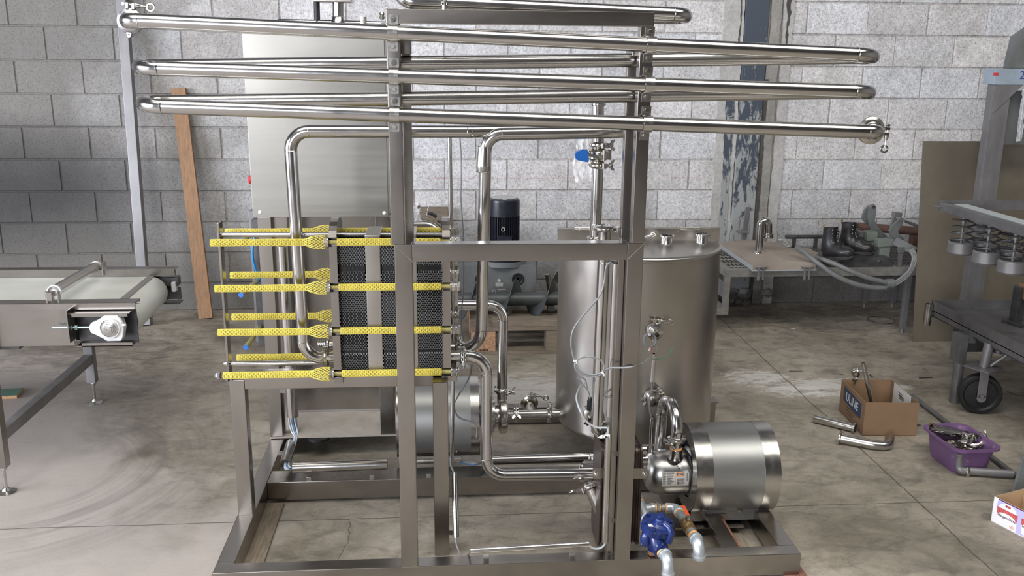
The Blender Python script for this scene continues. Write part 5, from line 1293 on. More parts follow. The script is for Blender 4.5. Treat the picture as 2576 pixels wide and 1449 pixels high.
bm = nb(); hexnut(bm, (tc.x-0.006, tc.y, 0.088), (0, 0, 1), 0.0145, 0.017); obj('drain_plug', bm, mat('copper_plug', (0.50, 0.27, 0.16), 0.4, 0.7, 0.1, 30, 0.1), st)
ez = 0.148; q0 = V(tc.x+0.006, tc.y-0.055, ez); dn = V(0.15, -1, -0.08).normalized()
bm = nb(); lathe(bm, q0, dn, [(0.025, 0), (0.025, 0.006), (0.018, 0.008)], 22); obj('outlet_collar', bm, MT['bluepaint'], st)
bm = nb(); cyl(bm, q0+dn*0.004, q0+dn*0.014, 0.0170, 18); obj('seal_tape', bm, MT['teflon'], st)
bm = nb(); cyl(bm, q0+dn*0.012, q0+dn*0.034, 0.0145, 18); obj('nipple', bm, MT['nipple'], st)
bm = nb(); box(bm, (tc.x-0.020, tc.y-0.014, zl_+0.0006), (0.022, 0.012, 0.0012), Matrix.Rotation(-0.1, 3, 'Z')); obj('maker_plate', bm, MT['label'], st)
down_elbow('pipe_elbow', 'galvanised elbow turned down in front of the beam below the blue steam trap', q0+dn*0.028, V(0.05, -1, 0), 0.0170, 0.050)

st.rotation_euler.x = math.radians(11); st.location.y += 0.018; st.location.z += 0.002
# ================================================================= TIMBER UNDER THE SKID
MT['wood'] = mat('weathered_board', (0.25, 0.205, 0.155), 0.8, 0, 0.3, 14, 0.3, (8, 1, 8), big=0.3)
MT['redwood'] = mat('reddish_board', (0.22, 0.10, 0.07), 0.75, 0, 0.3, 14, 0.3, (8, 1, 8), big=0.3)
MT['plank'] = mat('orange_brown_plank', (0.29, 0.165, 0.085), 0.7, 0, 0.25, 9, 0.3, (10, 10, 1), big=0.2)
MT['pallet'] = mat('grey_pallet_wood', (0.25, 0.205, 0.155), 0.85, 0, 0.25, 10, 0.3, (1, 9, 9), big=0.35)
def board(name, label, x0, x1, y0, y1, z0, z1, m, group=None):
    bm = nb(); bx(bm, x0, x1, y0, y1, z0, z1, 0.0015); return tag(obj(name, bm, MT[m]), label, 'board', group)
board('wooden_board', 'weathered board under the left base beam, showing inside the frame', XL-0.035, XL+0.118, 2.52, 3.18, 0.0, 0.0115, 'wood')
board('wooden_board', 'reddish board under the frame beside the pump stand strip', P(1862, 1370, 2.64).x, P(1875, 1370, 2.64).x, 2.60, 3.18, 0.0, 0.062, 'redwood')
board('wooden_board', 'light brown board under the right opening of the frame', P(1876, 1370, 2.64).x, P(1921, 1370, 2.64).x, 2.60, 3.15, 0.0, 0.0115, 'wood')
board('wooden_board', 'small reddish board end poking out under the right front corner of the frame', 1.10, 1.17, 2.56, 2.68, 0.0, 0.0115, 'redwood')
# ================================================================= LEFT: PLANK, LEANING POST, CONVEYOR
def post_between(name, a, b, w, d, m, up=(0, 1, 0), bev=0.002):
    bm = nb(); bar(bm, a, b, w, d, up=up, bev=bev); return obj(name, bm, MT[m])
a = PZ(517, 802, 0.004)+V(0, 0.015, 0); b = P(449, 222, WY-0.03)
tag(post_between('wooden_plank', a, b, 0.086, 0.028, 'plank'), 'orange brown rough wooden plank leaning upright against the block wall', 'plank')
a = PZ(366, 820, 0.004)+V(0, 0.03, 0); b = P(306, -20, WY-0.05)
d_ = (b-a).normalized(); b2 = b+d_*0.02
tag(post_between('steel_post', a, b2, 0.058, 0.058, 'greysteel', bev=0.004), 'tall square grey steel tube leaning against the wall behind the conveyor', 'post')
YN, YFR = 3.37, 4.20
cv = thing('belt_conveyor', 'steel conveyor with a worn white belt, its end roller towards the cabinet', 'conveyor', P(12, 1238, 3.35))
XW = -3.6
def N_(px, py, dy=0.0): return P(px, py, YN+dy)
def FRp(px, py): return P(px, py, YFR)
zn1, zn0 = N_(200, 762).z, N_(120, 871).z
ne = N_(341, 762).x
# near side plate with folded top flange
bm = nb()
bx(bm, XW, N_(180, 800).x, YN+0.004, YN+0.008, zn0, zn1-0.002)
bx(bm, XW, ne, YN-0.004, YN+0.052, zn1-0.003, zn1)
bx(bm, XW, ne, YN-0.004, YN-0.001, zn1-0.024, zn1)
bx(bm, XW, ne, YN+0.049, YN+0.052, zn1-0.018, zn1)
obj('side_frame', bm, MT['frameh'], cv, smooth=False)
bm = nb(); x0, x1 = N_(152, 800).x, N_(186, 800).x
bx(bm, x0, x1, YN-0.002, YN+0.004, N_(0, 858).z, N_(0, 776).z); bx(bm, x1-0.003, x1+0.001, YN-0.06, YN+0.004, N_(0, 868, -.05).z+0.006, N_(0, 774).z, 0.0)
obj('tension_bracket', bm, MT['frame'], cv, smooth=False)
bm = nb(); xr_ = N_(340, 800).x
bx(bm, x1, xr_-0.006, YN-0.045, YN+0.004, N_(0, 785).z, N_(0, 785).z+0.003); bx(bm, x1+0.01, xr_-0.012, YN-0.045, YN-0.042, N_(0, 792).z, N_(0, 785).z)
bx(bm, x1+0.02, xr_, YN-0.055, YN+0.01, N_(0, 864).z, N_(0, 864).z+0.003); bx(bm, x1+0.04, xr_, YN-0.055, YN-0.052, N_(0, 864).z, N_(0, 855).z); obj('bearing_slide', bm, MT['frame'], cv, smooth=False)
bm = nb(); bx(bm, x1, xr_-0.004, YN+0.03, YN+0.034, zn0, zn1-0.02); obj('inner_plate', bm, MT['darksteel'], cv, smooth=False)
# take-up bearing
bc = N_(279, 823, -0.035)
bh_ = nb(); s = 1.0
poly = [(-0.010, 0.050), (0.040, 0.050), (0.052, 0.030), (0.058, 0), (0.050, -0.034), (0.044, -0.050), (-0.010, -0.050), (-0.018, -0.036), (-0.062, -0.018), (-0.066, 0.0), (-0.060, 0.018), (-0.018, 0.036)]
prism(bh_, poly, (bc.x-0.008, bc.y-0.012, bc.z), (1, 0, 0), (0, 0, 1), (0, 1, 0), 0.034); bmesh.ops.bevel(bh_, geom=bh_.edges[:], offset=0.003, segments=2, affect='EDGES')
lathe(bh_, (bc.x, bc.y-0.010, bc.z), (0, -1, 0), [(0.038, 0), (0.037, 0.008), (0.033, 0.009), (0.032, 0.0)], 30)
bar(bh_, (bc.x+0.044, bc.y-0.008, bc.z+0.010), (bc.x+0.058, bc.y-0.018, bc.z+0.014), 0.007, 0.007)
brg = obj('bearing_housing', bh_, MT['white'], cv)
bm = nb(); lathe(bm, (bc.x, bc.y-0.010, bc.z), (0, -1, 0), [(0.0315, 0), (0.031, 0.006), (0.025, 0.007), (0.024, 0.012), (0.020, 0.013), (0.0185, 0.020), (0.014, 0.021), (0.0135, 0.026), (0.003, 0.027), (0, 0.025)], 28); obj('bearing_insert', bm, MT['bolt'], brg)
bm = nb(); zi = bc.z-0.001
cyl(bm, (N_(128, 825, -0.04).x, YN-0.03, zi), (bc.x-0.06, YN-0.03, zi), 0.0042, 10)
for px in (175, 189): hexnut(bm, (N_(px, 825, -0.03).x, YN-0.03, zi), (1, 0, 0), 0.0095, 0.009)
obj('tension_screw', bm, mat('zinc_plated_screw', (0.42, 0.58, 0.60), 0.3, 0.8, 0.05, 60, 0.1), cv)
# belt
MT['belt'] = mat('off_white_belt', (0.62, 0.63, 0.58), 0.45, 0, 0.05, 4, 0.03, big=0.14)
rb = 0.072
def beltsec(y, zc, xc):
    pts = [(XW, zc+rb)]+[(xc+rb*math.sin(PI*k/20), zc+rb*math.cos(PI*k/20)) for k in range(21)]+[(XW, zc-rb)]
    return [V(x, y, z) for x, z in pts]
zcn = N_(300, 757, 0.05).z-rb-0.012; zcf = FRp(385, 693).z-rb+0.002
xcn = N_(283, 823).x+0.006; xcf = FRp(428, 740).x-rb
bm = nb(); A = [bm.verts.new(c) for c in beltsec(YN+0.058, zcn, xcn)]; B_ = [bm.verts.new(c) for c in beltsec(YFR-0.03, zcf, xcf)]
A2 = [bm.verts.new(c) for c in [V(v.x if i else v.x, v.y, v.z) for i, v in enumerate(beltsec(YN+0.058, zcn, xcn))]]
for i in range(len(A)-1): bm.faces.new((A[i], A[i+1], B_[i+1], B_[i]))
A3 = [bm.verts.new(V(XW if i in (0, len(A)-1) else xcn+(v.co.x-xcn)*0.95, v.co.y, zcn+(v.co.z-zcn)*0.95)) for i, v in enumerate(A)]
for v in A2: bm.verts.remove(v)
for i in range(len(A)-1): bm.faces.new((A[i], A3[i], A3[i+1], A[i+1]))
obj('belt', bm, MT['belt'], cv, recalc=True)
bm = nb(); cyl(bm, (xcn, YN+0.056, zcn), (xcf, YFR-0.03, zcf), rb*0.93, 30); cyl(bm, (xcn, YN-0.04, zcn), (xcn, YN+0.06, zcn), 0.0125, 16); obj('end_roller', bm, MT['darksteel'], cv)
# belt lacing: a dark toothed strip across the belt
l0, l1 = N_(303, 757, 0.06), FRp(389, 693)
bm = nb(); n = 44
for k in range(n):
    u = (k+0.5)/n; c = V(l0.x+(l1.x-l0.x)*u, YN+0.06+(YFR-0.03-YN-0.06)*u, 0); c.z = (zcn+rb)*(1-u)+(zcf+rb)*u+0.0012
    off = 0.004*(1 if k % 2 else -1)
    box(bm, c+V(off*0.2-0.008, 0, 0), (0.026+0.004*(k % 2), 0.015, 0.002), Matrix.Rotation(0.0, 3, 'Z'))
obj('belt_lacing', bm, mat('lacing_grey', (0.22, 0.21, 0.20), 0.6, 0.3, 0.1, 60, 0.1), cv, smooth=False)
# far rail
zf1, zf0 = FRp(300, 674).z, FRp(300, 692).z
fe = FRp(446, 675).x
bm = nb(); bx(bm, XW, fe, YFR-0.03, YFR+0.03, zf1-0.003, zf1); bx(bm, XW, fe-0.004, YFR-0.033, YFR-0.030, zf0, zf1); bx(bm, XW, fe-0.01, YFR+0.0, YFR+0.004, zf0-0.12, zf1); obj('side_frame', bm, MT['frameh'], cv, smooth=False)
bm = nb(); c = FRp(432, 712); bx(bm, c.x-0.05, FRp(450, 700).x, YFR-0.02, YFR+0.03, c.z-0.01, c.z+0.03, 0.002); bx(bm, FRp(425, 755).x-0.06, FRp(456, 755).x, YFR-0.03, YFR+0.04, FRp(0, 764).z-0.004, FRp(0, 764).z, 0.001); bx(bm, FRp(425, 740).x-0.03, FRp(455, 740).x, YFR, YFR+0.01, FRp(0, 758).z, FRp(0, 727).z, 0.001); obj('bearing_bracket', bm, MT['darksteel'], cv)
bm = nb(); c = FRp(438, 718); box(bm, (c.x+0.006, YFR-0.01, c.z), (0.02, 0.05, 0.045), None, 0.004); obj('bearing_housing', bm, MT['white'], cv)
# hold-down roller lying across the belt
ra, rb_ = N_(140, 722, 0.0), FRp(245, 668)
ra = V(N_(136, 733, 0.02).x, YN+0.02, N_(136, 733, 0.02).z); rb2 = V(rb_.x, YFR-0.02, rb_.z)
bm = nb(); cyl(bm, ra, rb2, 0.0215, 26); obj('hold_down_roller', bm, MT['pipe2'], cv)
dd_ = (rb2-ra).normalized()
for p_, s in ((ra, -1), (rb2, 1)):
    bm = nb(); lathe(bm, p_-dd_*0.006*s, dd_*s, [(0.017, 0), (0.0245, 0), (0.0245, 0.014), (0.020, 0.014), (0.018, 0.006), (0.010, 0.006)], 24); obj('roller_end_ring', bm, MT['white'], cv)
bm = nb(); box(bm, ra+V(-0.010, -0.014, -0.014), (0.022, 0.022, 0.034), None, 0.002); bx(bm, ra.x-0.024, ra.x-0.018, YN-0.002, YN+0.02, zn1, ra.z+0.004); bx(bm, ra.x+0.018, ra.x+0.022, YN-0.002, YN+0.02, zn1, ra.z+0.004); obj('roller_bracket', bm, MT['frame'], cv, smooth=False)
bm = nb(); box(bm, rb2+V(0.036, 0.0, -0.008), (0.006, 0.05, 0.06), None, 0.001); obj('roller_bracket', bm, MT['cast'], cv)
# legs, brace, screw feet
XLg = -1.66
for yL, ztop, nm in ((3.35, 0.70, 'near'), (4.285, 0.60, 'far')):
    bm = nb(); bx(bm, XLg-0.022, XLg+0.020, yL-0.02, yL+0.022, 0.105, ztop, 0.003); obj('leg', bm, MT['greysteel'] if nm == 'far' else MT['frame'], cv)
    bm = nb(); cyl(bm, (XLg, yL, 0.008), (XLg, yL, 0.11), 0.007, 12); hexnut(bm, (XLg, yL, 0.092), (0, 0, 1), 0.0135, 0.011); lathe(bm, (XLg, yL, 0.0), (0, 0, 1), [(0, 0), (0.036, 0), (0.036, 0.003), (0.016, 0.009), (0.012, 0.018), (0, 0.018)], 24); obj('levelling_foot', bm, MT['bolt'], cv)
bm = nb(); bx(bm, XLg-0.02, XLg+0.018, 3.372, 4.265, 0.205, 0.25, 0.003); obj('cross_brace', bm, MT['greysteel'], cv)
bm = nb(); bx(bm, XLg-0.1, XLg+0.1, YN+0.01, YFR, 0.56, 0.575); obj('cross_member', bm, MT['darksteel'], cv, smooth=False)
# green painted board on the floor
g = PZ(22, 997, 0); bm = nb(); box(bm, (g.x-0.10, g.y, 0.009), (0.30, 0.11, 0.016), Matrix.Rotation(0.12, 3, 'Z'), 0.001)
bmesh.ops.recalc_face_normals(bm, faces=bm.faces[:])
o = obj('green_board', bm, [mat('plywood_edge', (0.42, 0.25, 0.13), 0.8, 0, 0.2, 20, 0.2), mat('dull_green_paint', (0.085, 0.17, 0.125), 0.6, 0, 0.15, 10, 0.1)], smooth=False)
for p_ in o.data.polygons: p_.material_index = 1 if p_.normal.z > 0.7 else 0
tag(o, 'small board painted dull green, lying on the floor under the conveyor', 'board')
# ================================================================= BEHIND: GEARED MOTOR, AUGER, PALLET
MT['oldgrey'] = mat('dusty_grey_paint', (0.155, 0.165, 0.165), 0.6, 0.1, 0.15, 12, 0.15, big=0.25)
MT['auger'] = mat('dark_cast_auger', (0.10, 0.11, 0.11), 0.5, 0.4, 0.2, 14, 0.2, big=0.3)
pyF = PZ(1222, 893, 0).y
zt = P(1300, 824, pyF).z
xpL, xpR = P(1186, 850, pyF).x, P(1186, 850, pyF).x+0.98
pal = thing('pallet', 'weathered grey wooden pallet standing on the floor under the geared motor', 'pallet', (xpL+0.5, pyF+0.4, 0))
for k in range(5):
    bm = nb(); y = pyF+k*0.175; bx(bm, xpL, xpR, y, y+0.115, zt-0.02, zt, 0.002); obj('deck_board', bm, MT['pallet'], pal)
for k in range(3):
    y = pyF+k*0.35; bm = nb(); bx(bm, xpL, xpR, y, y+0.10, 0.0, 0.018, 0.002); obj('bottom_board', bm, MT['pallet'], pal)
MT['chip'] = mat('chipboard_block', (0.42, 0.25, 0.15), 0.85, 0, 0.35, 90, 0.4)
for i in range(3):
    for k in range(3):
        x = xpL+i*0.42; bm = nb(); bx(bm, x, x+0.135, pyF+0.004+k*0.36, pyF+0.10+k*0.36, 0.018, zt-0.02, 0.002); bl = obj('spacer_block', bm, MT['chip'] if i == 0 else MT['pallet'], pal)
        if i == 0 and k == 0:
            text('stamp', '261 B-CR', MT['ink'], bl, V(P(1217, 882, pyF).x, pyF+0.002, P(1217, 881, pyF).z), (1, 0, 0), (0, 0, 1), 0.0125, 0.0003, 0.0004)
board('wooden_board', 'grey rough board lying on the pallet in front of the auger', P(1240, 810, pyF+0.02).x, P(1240, 810, pyF+0.02).x+0.55, pyF+0.015, pyF+0.115, zt+0.0005, P(1300, 807, pyF+0.02).z, 'pallet')
GY = 5.42
mc = P(1267, 560, GY)
gm = thing('geared_motor', 'black upright finned electric motor bolted on a dusty grey gearbox', 'motor', (mc.x, GY, zt))
zT, zB = P(1267, 497, GY).z, P(1267, 655, GY).z
rM = 0.096
bm = nb(); lathe(bm, (mc.x, GY, 0), (0, 0, 1), [(0, zT), (rM-0.02, zT), (rM-0.004, zT-0.008), (rM, zT-0.022), (rM, zT-0.105), (rM-0.012, zT-0.107)], 40); obj('fan_cover', bm, MT['motor'], gm)
bm = nb()
for k in range(-6, 7):
    y = k*0.0125; h = math.sqrt(max(0, (rM-0.02)**2-y*y)); bx(bm, mc.x-h, mc.x+h, GY+y-0.002, GY+y+0.002, zT-0.001, zT+0.003)
obj('fan_grille', bm, MT['greyplate'], gm, smooth=False)
bm = nb(); lathe(bm, (mc.x, GY, 0), (0, 0, 1), [(rM-0.018, zT-0.10), (rM-0.018, zB+0.02), (rM+0.02, zB+0.02), (rM+0.02, zB), (0, zB)], 36)
for k in range(40):
    a = 2*PI*k/40; e = V(math.cos(a), math.sin(a), 0); bar(bm, V(mc.x, GY, zT-0.106)+e*(rM-0.010), V(mc.x, GY, zB+0.03)+e*(rM-0.010), 0.003, 0.020, up=e)
obj('motor_body', bm, MT['motor'], gm)
bm = nb(); q = P(1269, 598, GY-rM); box(bm, (q.x, GY-rM-0.006, q.z-0.03), (0.085, 0.03, 0.085), None, 0.004); bar(bm, P(1247, 597, GY-rM-0.02), P(1290, 594, GY-rM-0.02), 0.01, 0.004); obj('terminal_box', bm, MT['motor'], gm)
bm = nb(); torus(bm, P(1266, 577, GY-rM-0.004), (0, -1, 0.1), 0.010, 0.0022, 18, 6); obj('lifting_eye', bm, MT['greyplate'], gm)
gL, gR = P(1152, 700, GY-0.11).x, P(1351, 700, GY-0.11).x
gz0, gz1 = P(1250, 741, GY-0.11).z, P(1250, 668, GY-0.11).z
bm = nb(); pl = [(gL+0.05, gz0), (gL+0.012, gz0+0.03), (gL, gz1-0.02), (gL+0.01, gz1), (gR-0.01, gz1), (gR, gz1-0.01), (gR-0.004, gz0), ]
prism(bm, pl, (0, GY-0.11, 0), (1, 0, 0), (0, 0, 1), (0, 1, 0), 0.24)
bmesh.ops.bevel(bm, geom=bm.edges[:], offset=0.006, segments=2, affect='EDGES')
lathe(bm, (mc.x, GY, 0), (0, 0, 1), [(rM+0.045, gz1-0.01), (rM+0.04, gz1+0.02), (rM+0.022, zB-0.004), (0, zB-0.004)], 32)
bx(bm, gL+0.06, gR-0.02, GY-0.10, GY+0.1, zt, gz0, 0.004); obj('gearbox', bm, MT['oldgrey'], gm)
for px in (1211, 1303):
    q = P(px, 702, GY-0.11); bm = nb(); lathe(bm, (q.x, GY-0.111, q.z), (0, -1, 0), [(0.037, 0), (0.036, 0.004), (0.028, 0.004), (0.024, 0.001), (0.010, 0.001), (0.008, -0.001), (0, -0.001)], 28); obj('bore_ring', bm, MT['black'], gm)
bm = nb(); q = P(1256, 706, GY-0.111); lathe(bm, q, (0, -1, 0), [(0.011, 0), (0.010, 0.005), (0, 0.006)], 14); box(bm, q+V(0, 0, -0.024), (0.045, 0.003, 0.024), None, 0.0008); torus(bm, P(1243, 733, GY-0.112), (0, -1, 0), 0.009, 0.0015, 14, 5); box(bm, P(1262, 729, GY-0.112), (0.05, 0.003, 0.005)); box(bm, P(1262, 736, GY-0.112), (0.03, 0.003, 0.004)); obj('cast_plate', bm, MT['greyplate'], gm)
# auger screw
AY = 5.16; za_ = P(1280, 752, AY).z
xa_, xb_2 = P(1140, 752, AY).x, P(1470, 752, AY).x
au = thing('auger_screw', 'dark cast auger screw lying across the pallet in front of the gearbox', 'auger', ((xa_+xb_2)/2, AY, zt))
bm = nb(); cyl(bm, (xa_, AY, za_), (xb_2, AY, za_), 0.040, 24); obj('shaft', bm, MT['auger'], au)
bm = nb(); pit = (P(1389, 705, AY).x-P(1296, 705, AY).x); R_ = 0.116; xpk = P(1296, 705, AY).x; nst = 96; prev = None
turns = (xb_2-xa_-0.02)/pit
for k in range(nst+1):
    x = xa_+0.01+(xb_2-xa_-0.02)*k/nst; a = 2*PI*(x-xpk)/pit; e = V(0, math.sin(a), math.cos(a))
    c = V(x, AY, za_); w = 0.004
    cur = [bm.verts.new(c+e*0.038+V(-w, 0, 0)), bm.verts.new(c+e*R_+V(-w*0.4, 0, 0)), bm.verts.new(c+e*R_+V(w*0.4, 0, 0)), bm.verts.new(c+e*0.038+V(w, 0, 0))]
    if prev:
        for q in range(3): bm.faces.new((prev[q], prev[q+1], cur[q+1], cur[q]))
    prev = cur
obj('screw_flight', bm, MT['auger'], au)
bm = nb()
q = P(1385, 790, AY); bx(bm, q.x-0.02, q.x+0.02, AY-0.03, AY+0.03, zt+0.034, za_-0.036)
obj('saddle', bm, MT['auger'], au, smooth=False)
t = thing('steel_flange', 'pale round cast flange lying on the pallet under the auger', 'flange', P(1265, 790, 5.22))
bm = nb(); q = P(1262, 790, 5.2); lathe(bm, (q.x, 5.2, zt+0.001), (0, 0, 1), [(0, 0), (0.06, 0), (0.062, 0.014), (0.05, 0.018), (0.035, 0.018), (0.033, 0.030), (0.02, 0.032), (0.02, 0.010), (0, 0.010)], 26); obj('flange', bm, MT['cast'], t)
bm = nb(); a, b = P(1388, 722, 5.45), P(1377, 690, 5.45); cyl(bm, V(a.x, a.y, zt+0.01), b, 0.016, 14); box(bm, P(1404, 697, 5.5), (0.06, 0.02, 0.07), Matrix.Rotation(0.5, 3, 'Y'), 0.003)
tag(obj('tube_offcut', bm, MT['pipe2']), 'short tube offcut leaning beside the tank behind the auger', 'tube')
# hidden trestle behind the exchanger with odds and ends on it
ty = 5.35; tx0, tx1 = P(960, 580, ty).x, P(1118, 580, ty).x; tz = P(1040, 590, ty).z
tb_ = thing('steel_trestle', 'low steel trestle behind the plate heat exchanger carrying tube scraps', 'trestle', ((tx0+tx1)/2, ty+0.2, 0))
bm = nb(); bx(bm, tx0, tx1, ty, ty+0.4, tz-0.02, tz, 0.002); obj('top', bm, MT['oldgrey'], tb_)
for x in (tx0+0.02, tx1-0.02):
    for y in (ty+0.03, ty+0.37): bm = nb(); bx(bm, x-0.015, x+0.015, y-0.015, y+0.015, 0, tz-0.02); obj('leg', bm, MT['oldgrey'], tb_, smooth=False)
bm = nb(); sweep(bm, fillet([P(980, 566, ty), P(1085, 564, ty), P(1118, 600, ty-0.02)], 0.09, 8)[0], 0.026, 20)
tag(obj('bent_tube', bm, MT['pipe2']), 'thick bent grey tube lying just behind the top of the heat exchanger', 'tube')
bm = nb(); bx(bm, P(1056, 540, 5.9).x, P(1127, 540, 5.9).x, 5.88, 5.92, 0.0, P(1090, 521, 5.9).z, 0.002)
tag(obj('grey_board', bm, MT['pallet']), 'grey board standing against the wall behind the bent tube', 'board')
cable('bent_rod', 'thin white bent rod sticking up behind the heat exchanger', C([(1072, 545), (1077, 530), (1076, 526), (1083, 510), (1089, 499)], ty+0.05), 0.0028, 'white', 'rod')
for i, (pts, r, m_, lab) in enumerate((([(1075, 535), (1083, 537), (1090, 540), (1098, 546)], 0.010, 'black', 'short dark hose scrap on top of the scrap pile behind the heat exchanger'), ([(1062, 548), (1080, 552), (1096, 560), (1108, 566)], 0.012, 'wood', 'brown strip of scrap sloping down behind the heat exchanger'), ([(1100, 556), (1112, 562), (1112, 572), (1104, 574)], 0.007, 'black', 'dark curled hose end beside the bent tube'), ([(1052, 541), (1064, 550), (1076, 556)], 0.009, 'cast', 'small bright steel rod end lying on the bent tube'), ([(1052, 517), (1055, 524)], 0.009, 'black', 'small dark rubber stub above the clear plastic wrap'))):
    cable('scrap_piece', lab, C(pts, ty+0.02), r, m_, 'scrap')
MT['plastic'] = mat('clear_crumpled_plastic', (0.86, 0.87, 0.88), 0.12, 0, 0.02, 30, 0.5, alpha=0.38)
def crumple(name, label, ctr, w, h, seed, yoff=0.012, poly=None):
    bm = nb(); r = random.Random(seed); nx, nz_ = 12, 20; g = {}
    for i in range(nx+1):
        for k in range(nz_+1):
            u, v = i/nx-0.5, k/nz_-0.5; wd = w*(0.75+0.25*math.sin(v*5+seed)+0.12*math.sin(v*17))
            g[i, k] = bm.verts.new(V(ctr.x+u*wd+r.uniform(-1, 1)*w*0.02, ctr.y+r.uniform(-yoff, yoff)+0.01*math.sin(u*14+v*5), ctr.z+v*h+r.uniform(-1, 1)*h*0.012))
    for i in range(nx):
        for k in range(nz_): bm.faces.new((g[i, k], g[i+1, k], g[i+1, k+1], g[i, k+1]))
    o = obj(name, bm, MT['plastic'], smooth=True, sharp=60); return tag(o, label, 'plastic')
crumple('plastic_bag', 'crumpled clear plastic bag hanging on the wall beside the blue valve grip', P(1468, 365, 3.30)+V(0, 0, 0), 0.070, 0.26, 3)
crumple('plastic_wrap', 'scrap of clear plastic wrap just right of the left lower post top', P(1046, 535, ty-0.06), 0.085, 0.11, 5)

# ================================================================= RIGHT REAR: GRATING PLATFORM AND WHAT LIES ON IT
MT['zinc'] = mat('galvanised_grating', (0.30, 0.29, 0.27), 0.55, 0.5, 0.2, 30, 0.2, big=0.3)
MT['dust'] = mat('dusty_sheet_metal', (0.335, 0.285, 0.24), 0.75, 0.15, 0.08, 8, 0.05, big=0.12)
ry0, ry1 = 5.20, 5.86
rx0_, rx1_ = P(1826, 676, ry0).x, P(2312, 672, ry0).x
rz = P(2050, 676, ry0).z
rk = thing('grating_platform', 'low galvanised grating platform on thin legs along the back wall', 'platform', (2.4, 5.5, 0))
bm = nb(); bx(bm, rx0_, rx1_+0.25, ry0, ry0+0.04, rz-0.047, rz, 0.002); bx(bm, rx0_, rx1_+0.25, ry1-0.04, ry1, rz-0.047, rz, 0.002); bx(bm, rx0_, rx0_+0.04, ry0+0.04, ry1-0.04, rz-0.047, rz, 0.002); bx(bm, rx1_+0.21, rx1_+0.25, ry0+0.04, ry1-0.04, rz-0.047, rz, 0.002); obj('frame', bm, MT['zinc'], rk)
bm = nb(); x = rx0_+0.045
while x < rx1_+0.2: bx(bm, x, x+0.004, ry0+0.04, ry1-0.04, rz-0.028, rz-0.002); x += 0.024
y = ry0+0.09
while y < ry1-0.05: cyl(bm, (rx0_+0.04, y, rz-0.006), (rx1_+0.2, y, rz-0.006), 0.0035, 6); y += 0.10
obj('grating', bm, MT['zinc'], rk, smooth=False)
q1, q2, q3 = PZ(2285, 838, 0.0), PZ(2173, 773, 0.0), PZ(2287, 850, 0)
for (x, y, ty_) in ((rx1_-0.05, ry0+0.02, ry0-0.0), (q2.x, ry1-0.05, ry1-0.05), (rx1_+0.18, ry1-0.05, ry1-0.05)):
    bm = nb(); bar(bm, (x, y, 0.03), (x, ty_+0.015, rz-0.045), 0.032, 0.032, up=(0, 1, 0), bev=0.002); cyl(bm, (x, y, 0.0), (x, y, 0.034), 0.008, 10); obj('leg', bm, MT['greysteel'], rk)
# lower end step on the left of the platform
zs0 = P(1836, 792, ry0).z
bm = nb(); bx(bm, rx0_, rx0_+0.034, ry0, ry0+0.034, zs0, rz-0.047, 0.002); obj('end_post', bm, MT['zinc'], rk)
bm = nb(); bx(bm, rx0_, rx0_+0.034, ry1-0.04, ry1-0.006, 0, rz-0.047, 0.002); obj('end_post', bm, MT['zinc'], rk)
bm = nb(); bx(bm, rx0_-0.42, rx0_+0.001, ry0, ry0+0.034, zs0, zs0+0.034, 0.002); bx(bm, rx0_-0.42, rx0_+0.001, ry1-0.04, ry1-0.006, zs0, zs0+0.034, 0.002); bx(bm, rx0_-0.42, rx0_-0.386, ry0, ry1-0.006, zs0, zs0+0.034, 0.002); bx(bm, rx0_, rx0_+0.034, ry0+0.034, ry1-0.04, zs0, zs0+0.034, 0.002); obj('step_frame', bm, MT['zinc'], rk)
bm = nb()
for k in range(9): bx(bm, rx0_-0.38, rx0_, ry0+0.06+k*0.062, ry0+0.066+k*0.062, zs0+0.006, zs0+0.030)
obj('step_grating', bm, MT['zinc'], rk, smooth=False)
for x in (rx0_-0.41, rx0_-0.02):
    for yy in (ry0+0.3,): bm = nb(); bx(bm, x, x+0.03, yy, yy+0.03, 0, zs0, 0.002); obj('step_leg', bm, MT['zinc'], rk)
bm = nb(); bx(bm, rx0_+0.012, rx0_+0.016, ry0+0.05, ry1-0.1, zs0+0.09, rz-0.09); obj('side_sheet', bm, MT['greysteel'], rk, smooth=False)
# dusty hipped lid
zl1 = rz+0.006
def L_(px, py, Y): return P(px, py, Y)
A = L_(1893, 671, 5.17); B2 = L_(2053, 667, 5.17); M_ = L_(1974, 653, 5.17)
lid = thing('tank_lid', 'dusty hipped metal tank lid lying on the left half of the grating platform', 'lid', (A.x+0.18, 5.5, rz))
W_ = B2.x-A.x; y0L, y1L = 5.17, 5.80
pts = [(A.x, y0L, rz+0.040), (M_.x, y0L, rz+0.062), (B2.x, y0L, rz+0.040), (A.x, y1L, rz+0.040), (M_.x, y1L, rz+0.062), (B2.x, y1L, rz+0.040)]
bm = nb(); v = [bm.verts.new(p) for p in pts]; lo = [bm.verts.new((p[0], p[1], rz+0.004)) for p in pts]
for f in ((0, 1, 4, 3), (1, 2, 5, 4)): bm.faces.new([v[i] for i in f]); bm.faces.new([lo[i] for i in reversed(f)])
for a, b in ((0, 1), (1, 2), (2, 5), (5, 4), (4, 3), (3, 0)): bm.faces.new((v[a], lo[a], lo[b], v[b]))
obj('lid_shell', bm, MT['dust'], lid, smooth=False)
bm = nb(); bx(bm, A.x-0.006, A.x+0.002, y0L-0.004, y1L, rz+0.001, rz+0.026, 0.002); bx(bm, A.x-0.006, B2.x+0.004, y0L-0.006, y0L-0.001, rz-0.004, rz+0.004, 0.001); obj('gasket_edge', bm, MT['cable_l'], lid)
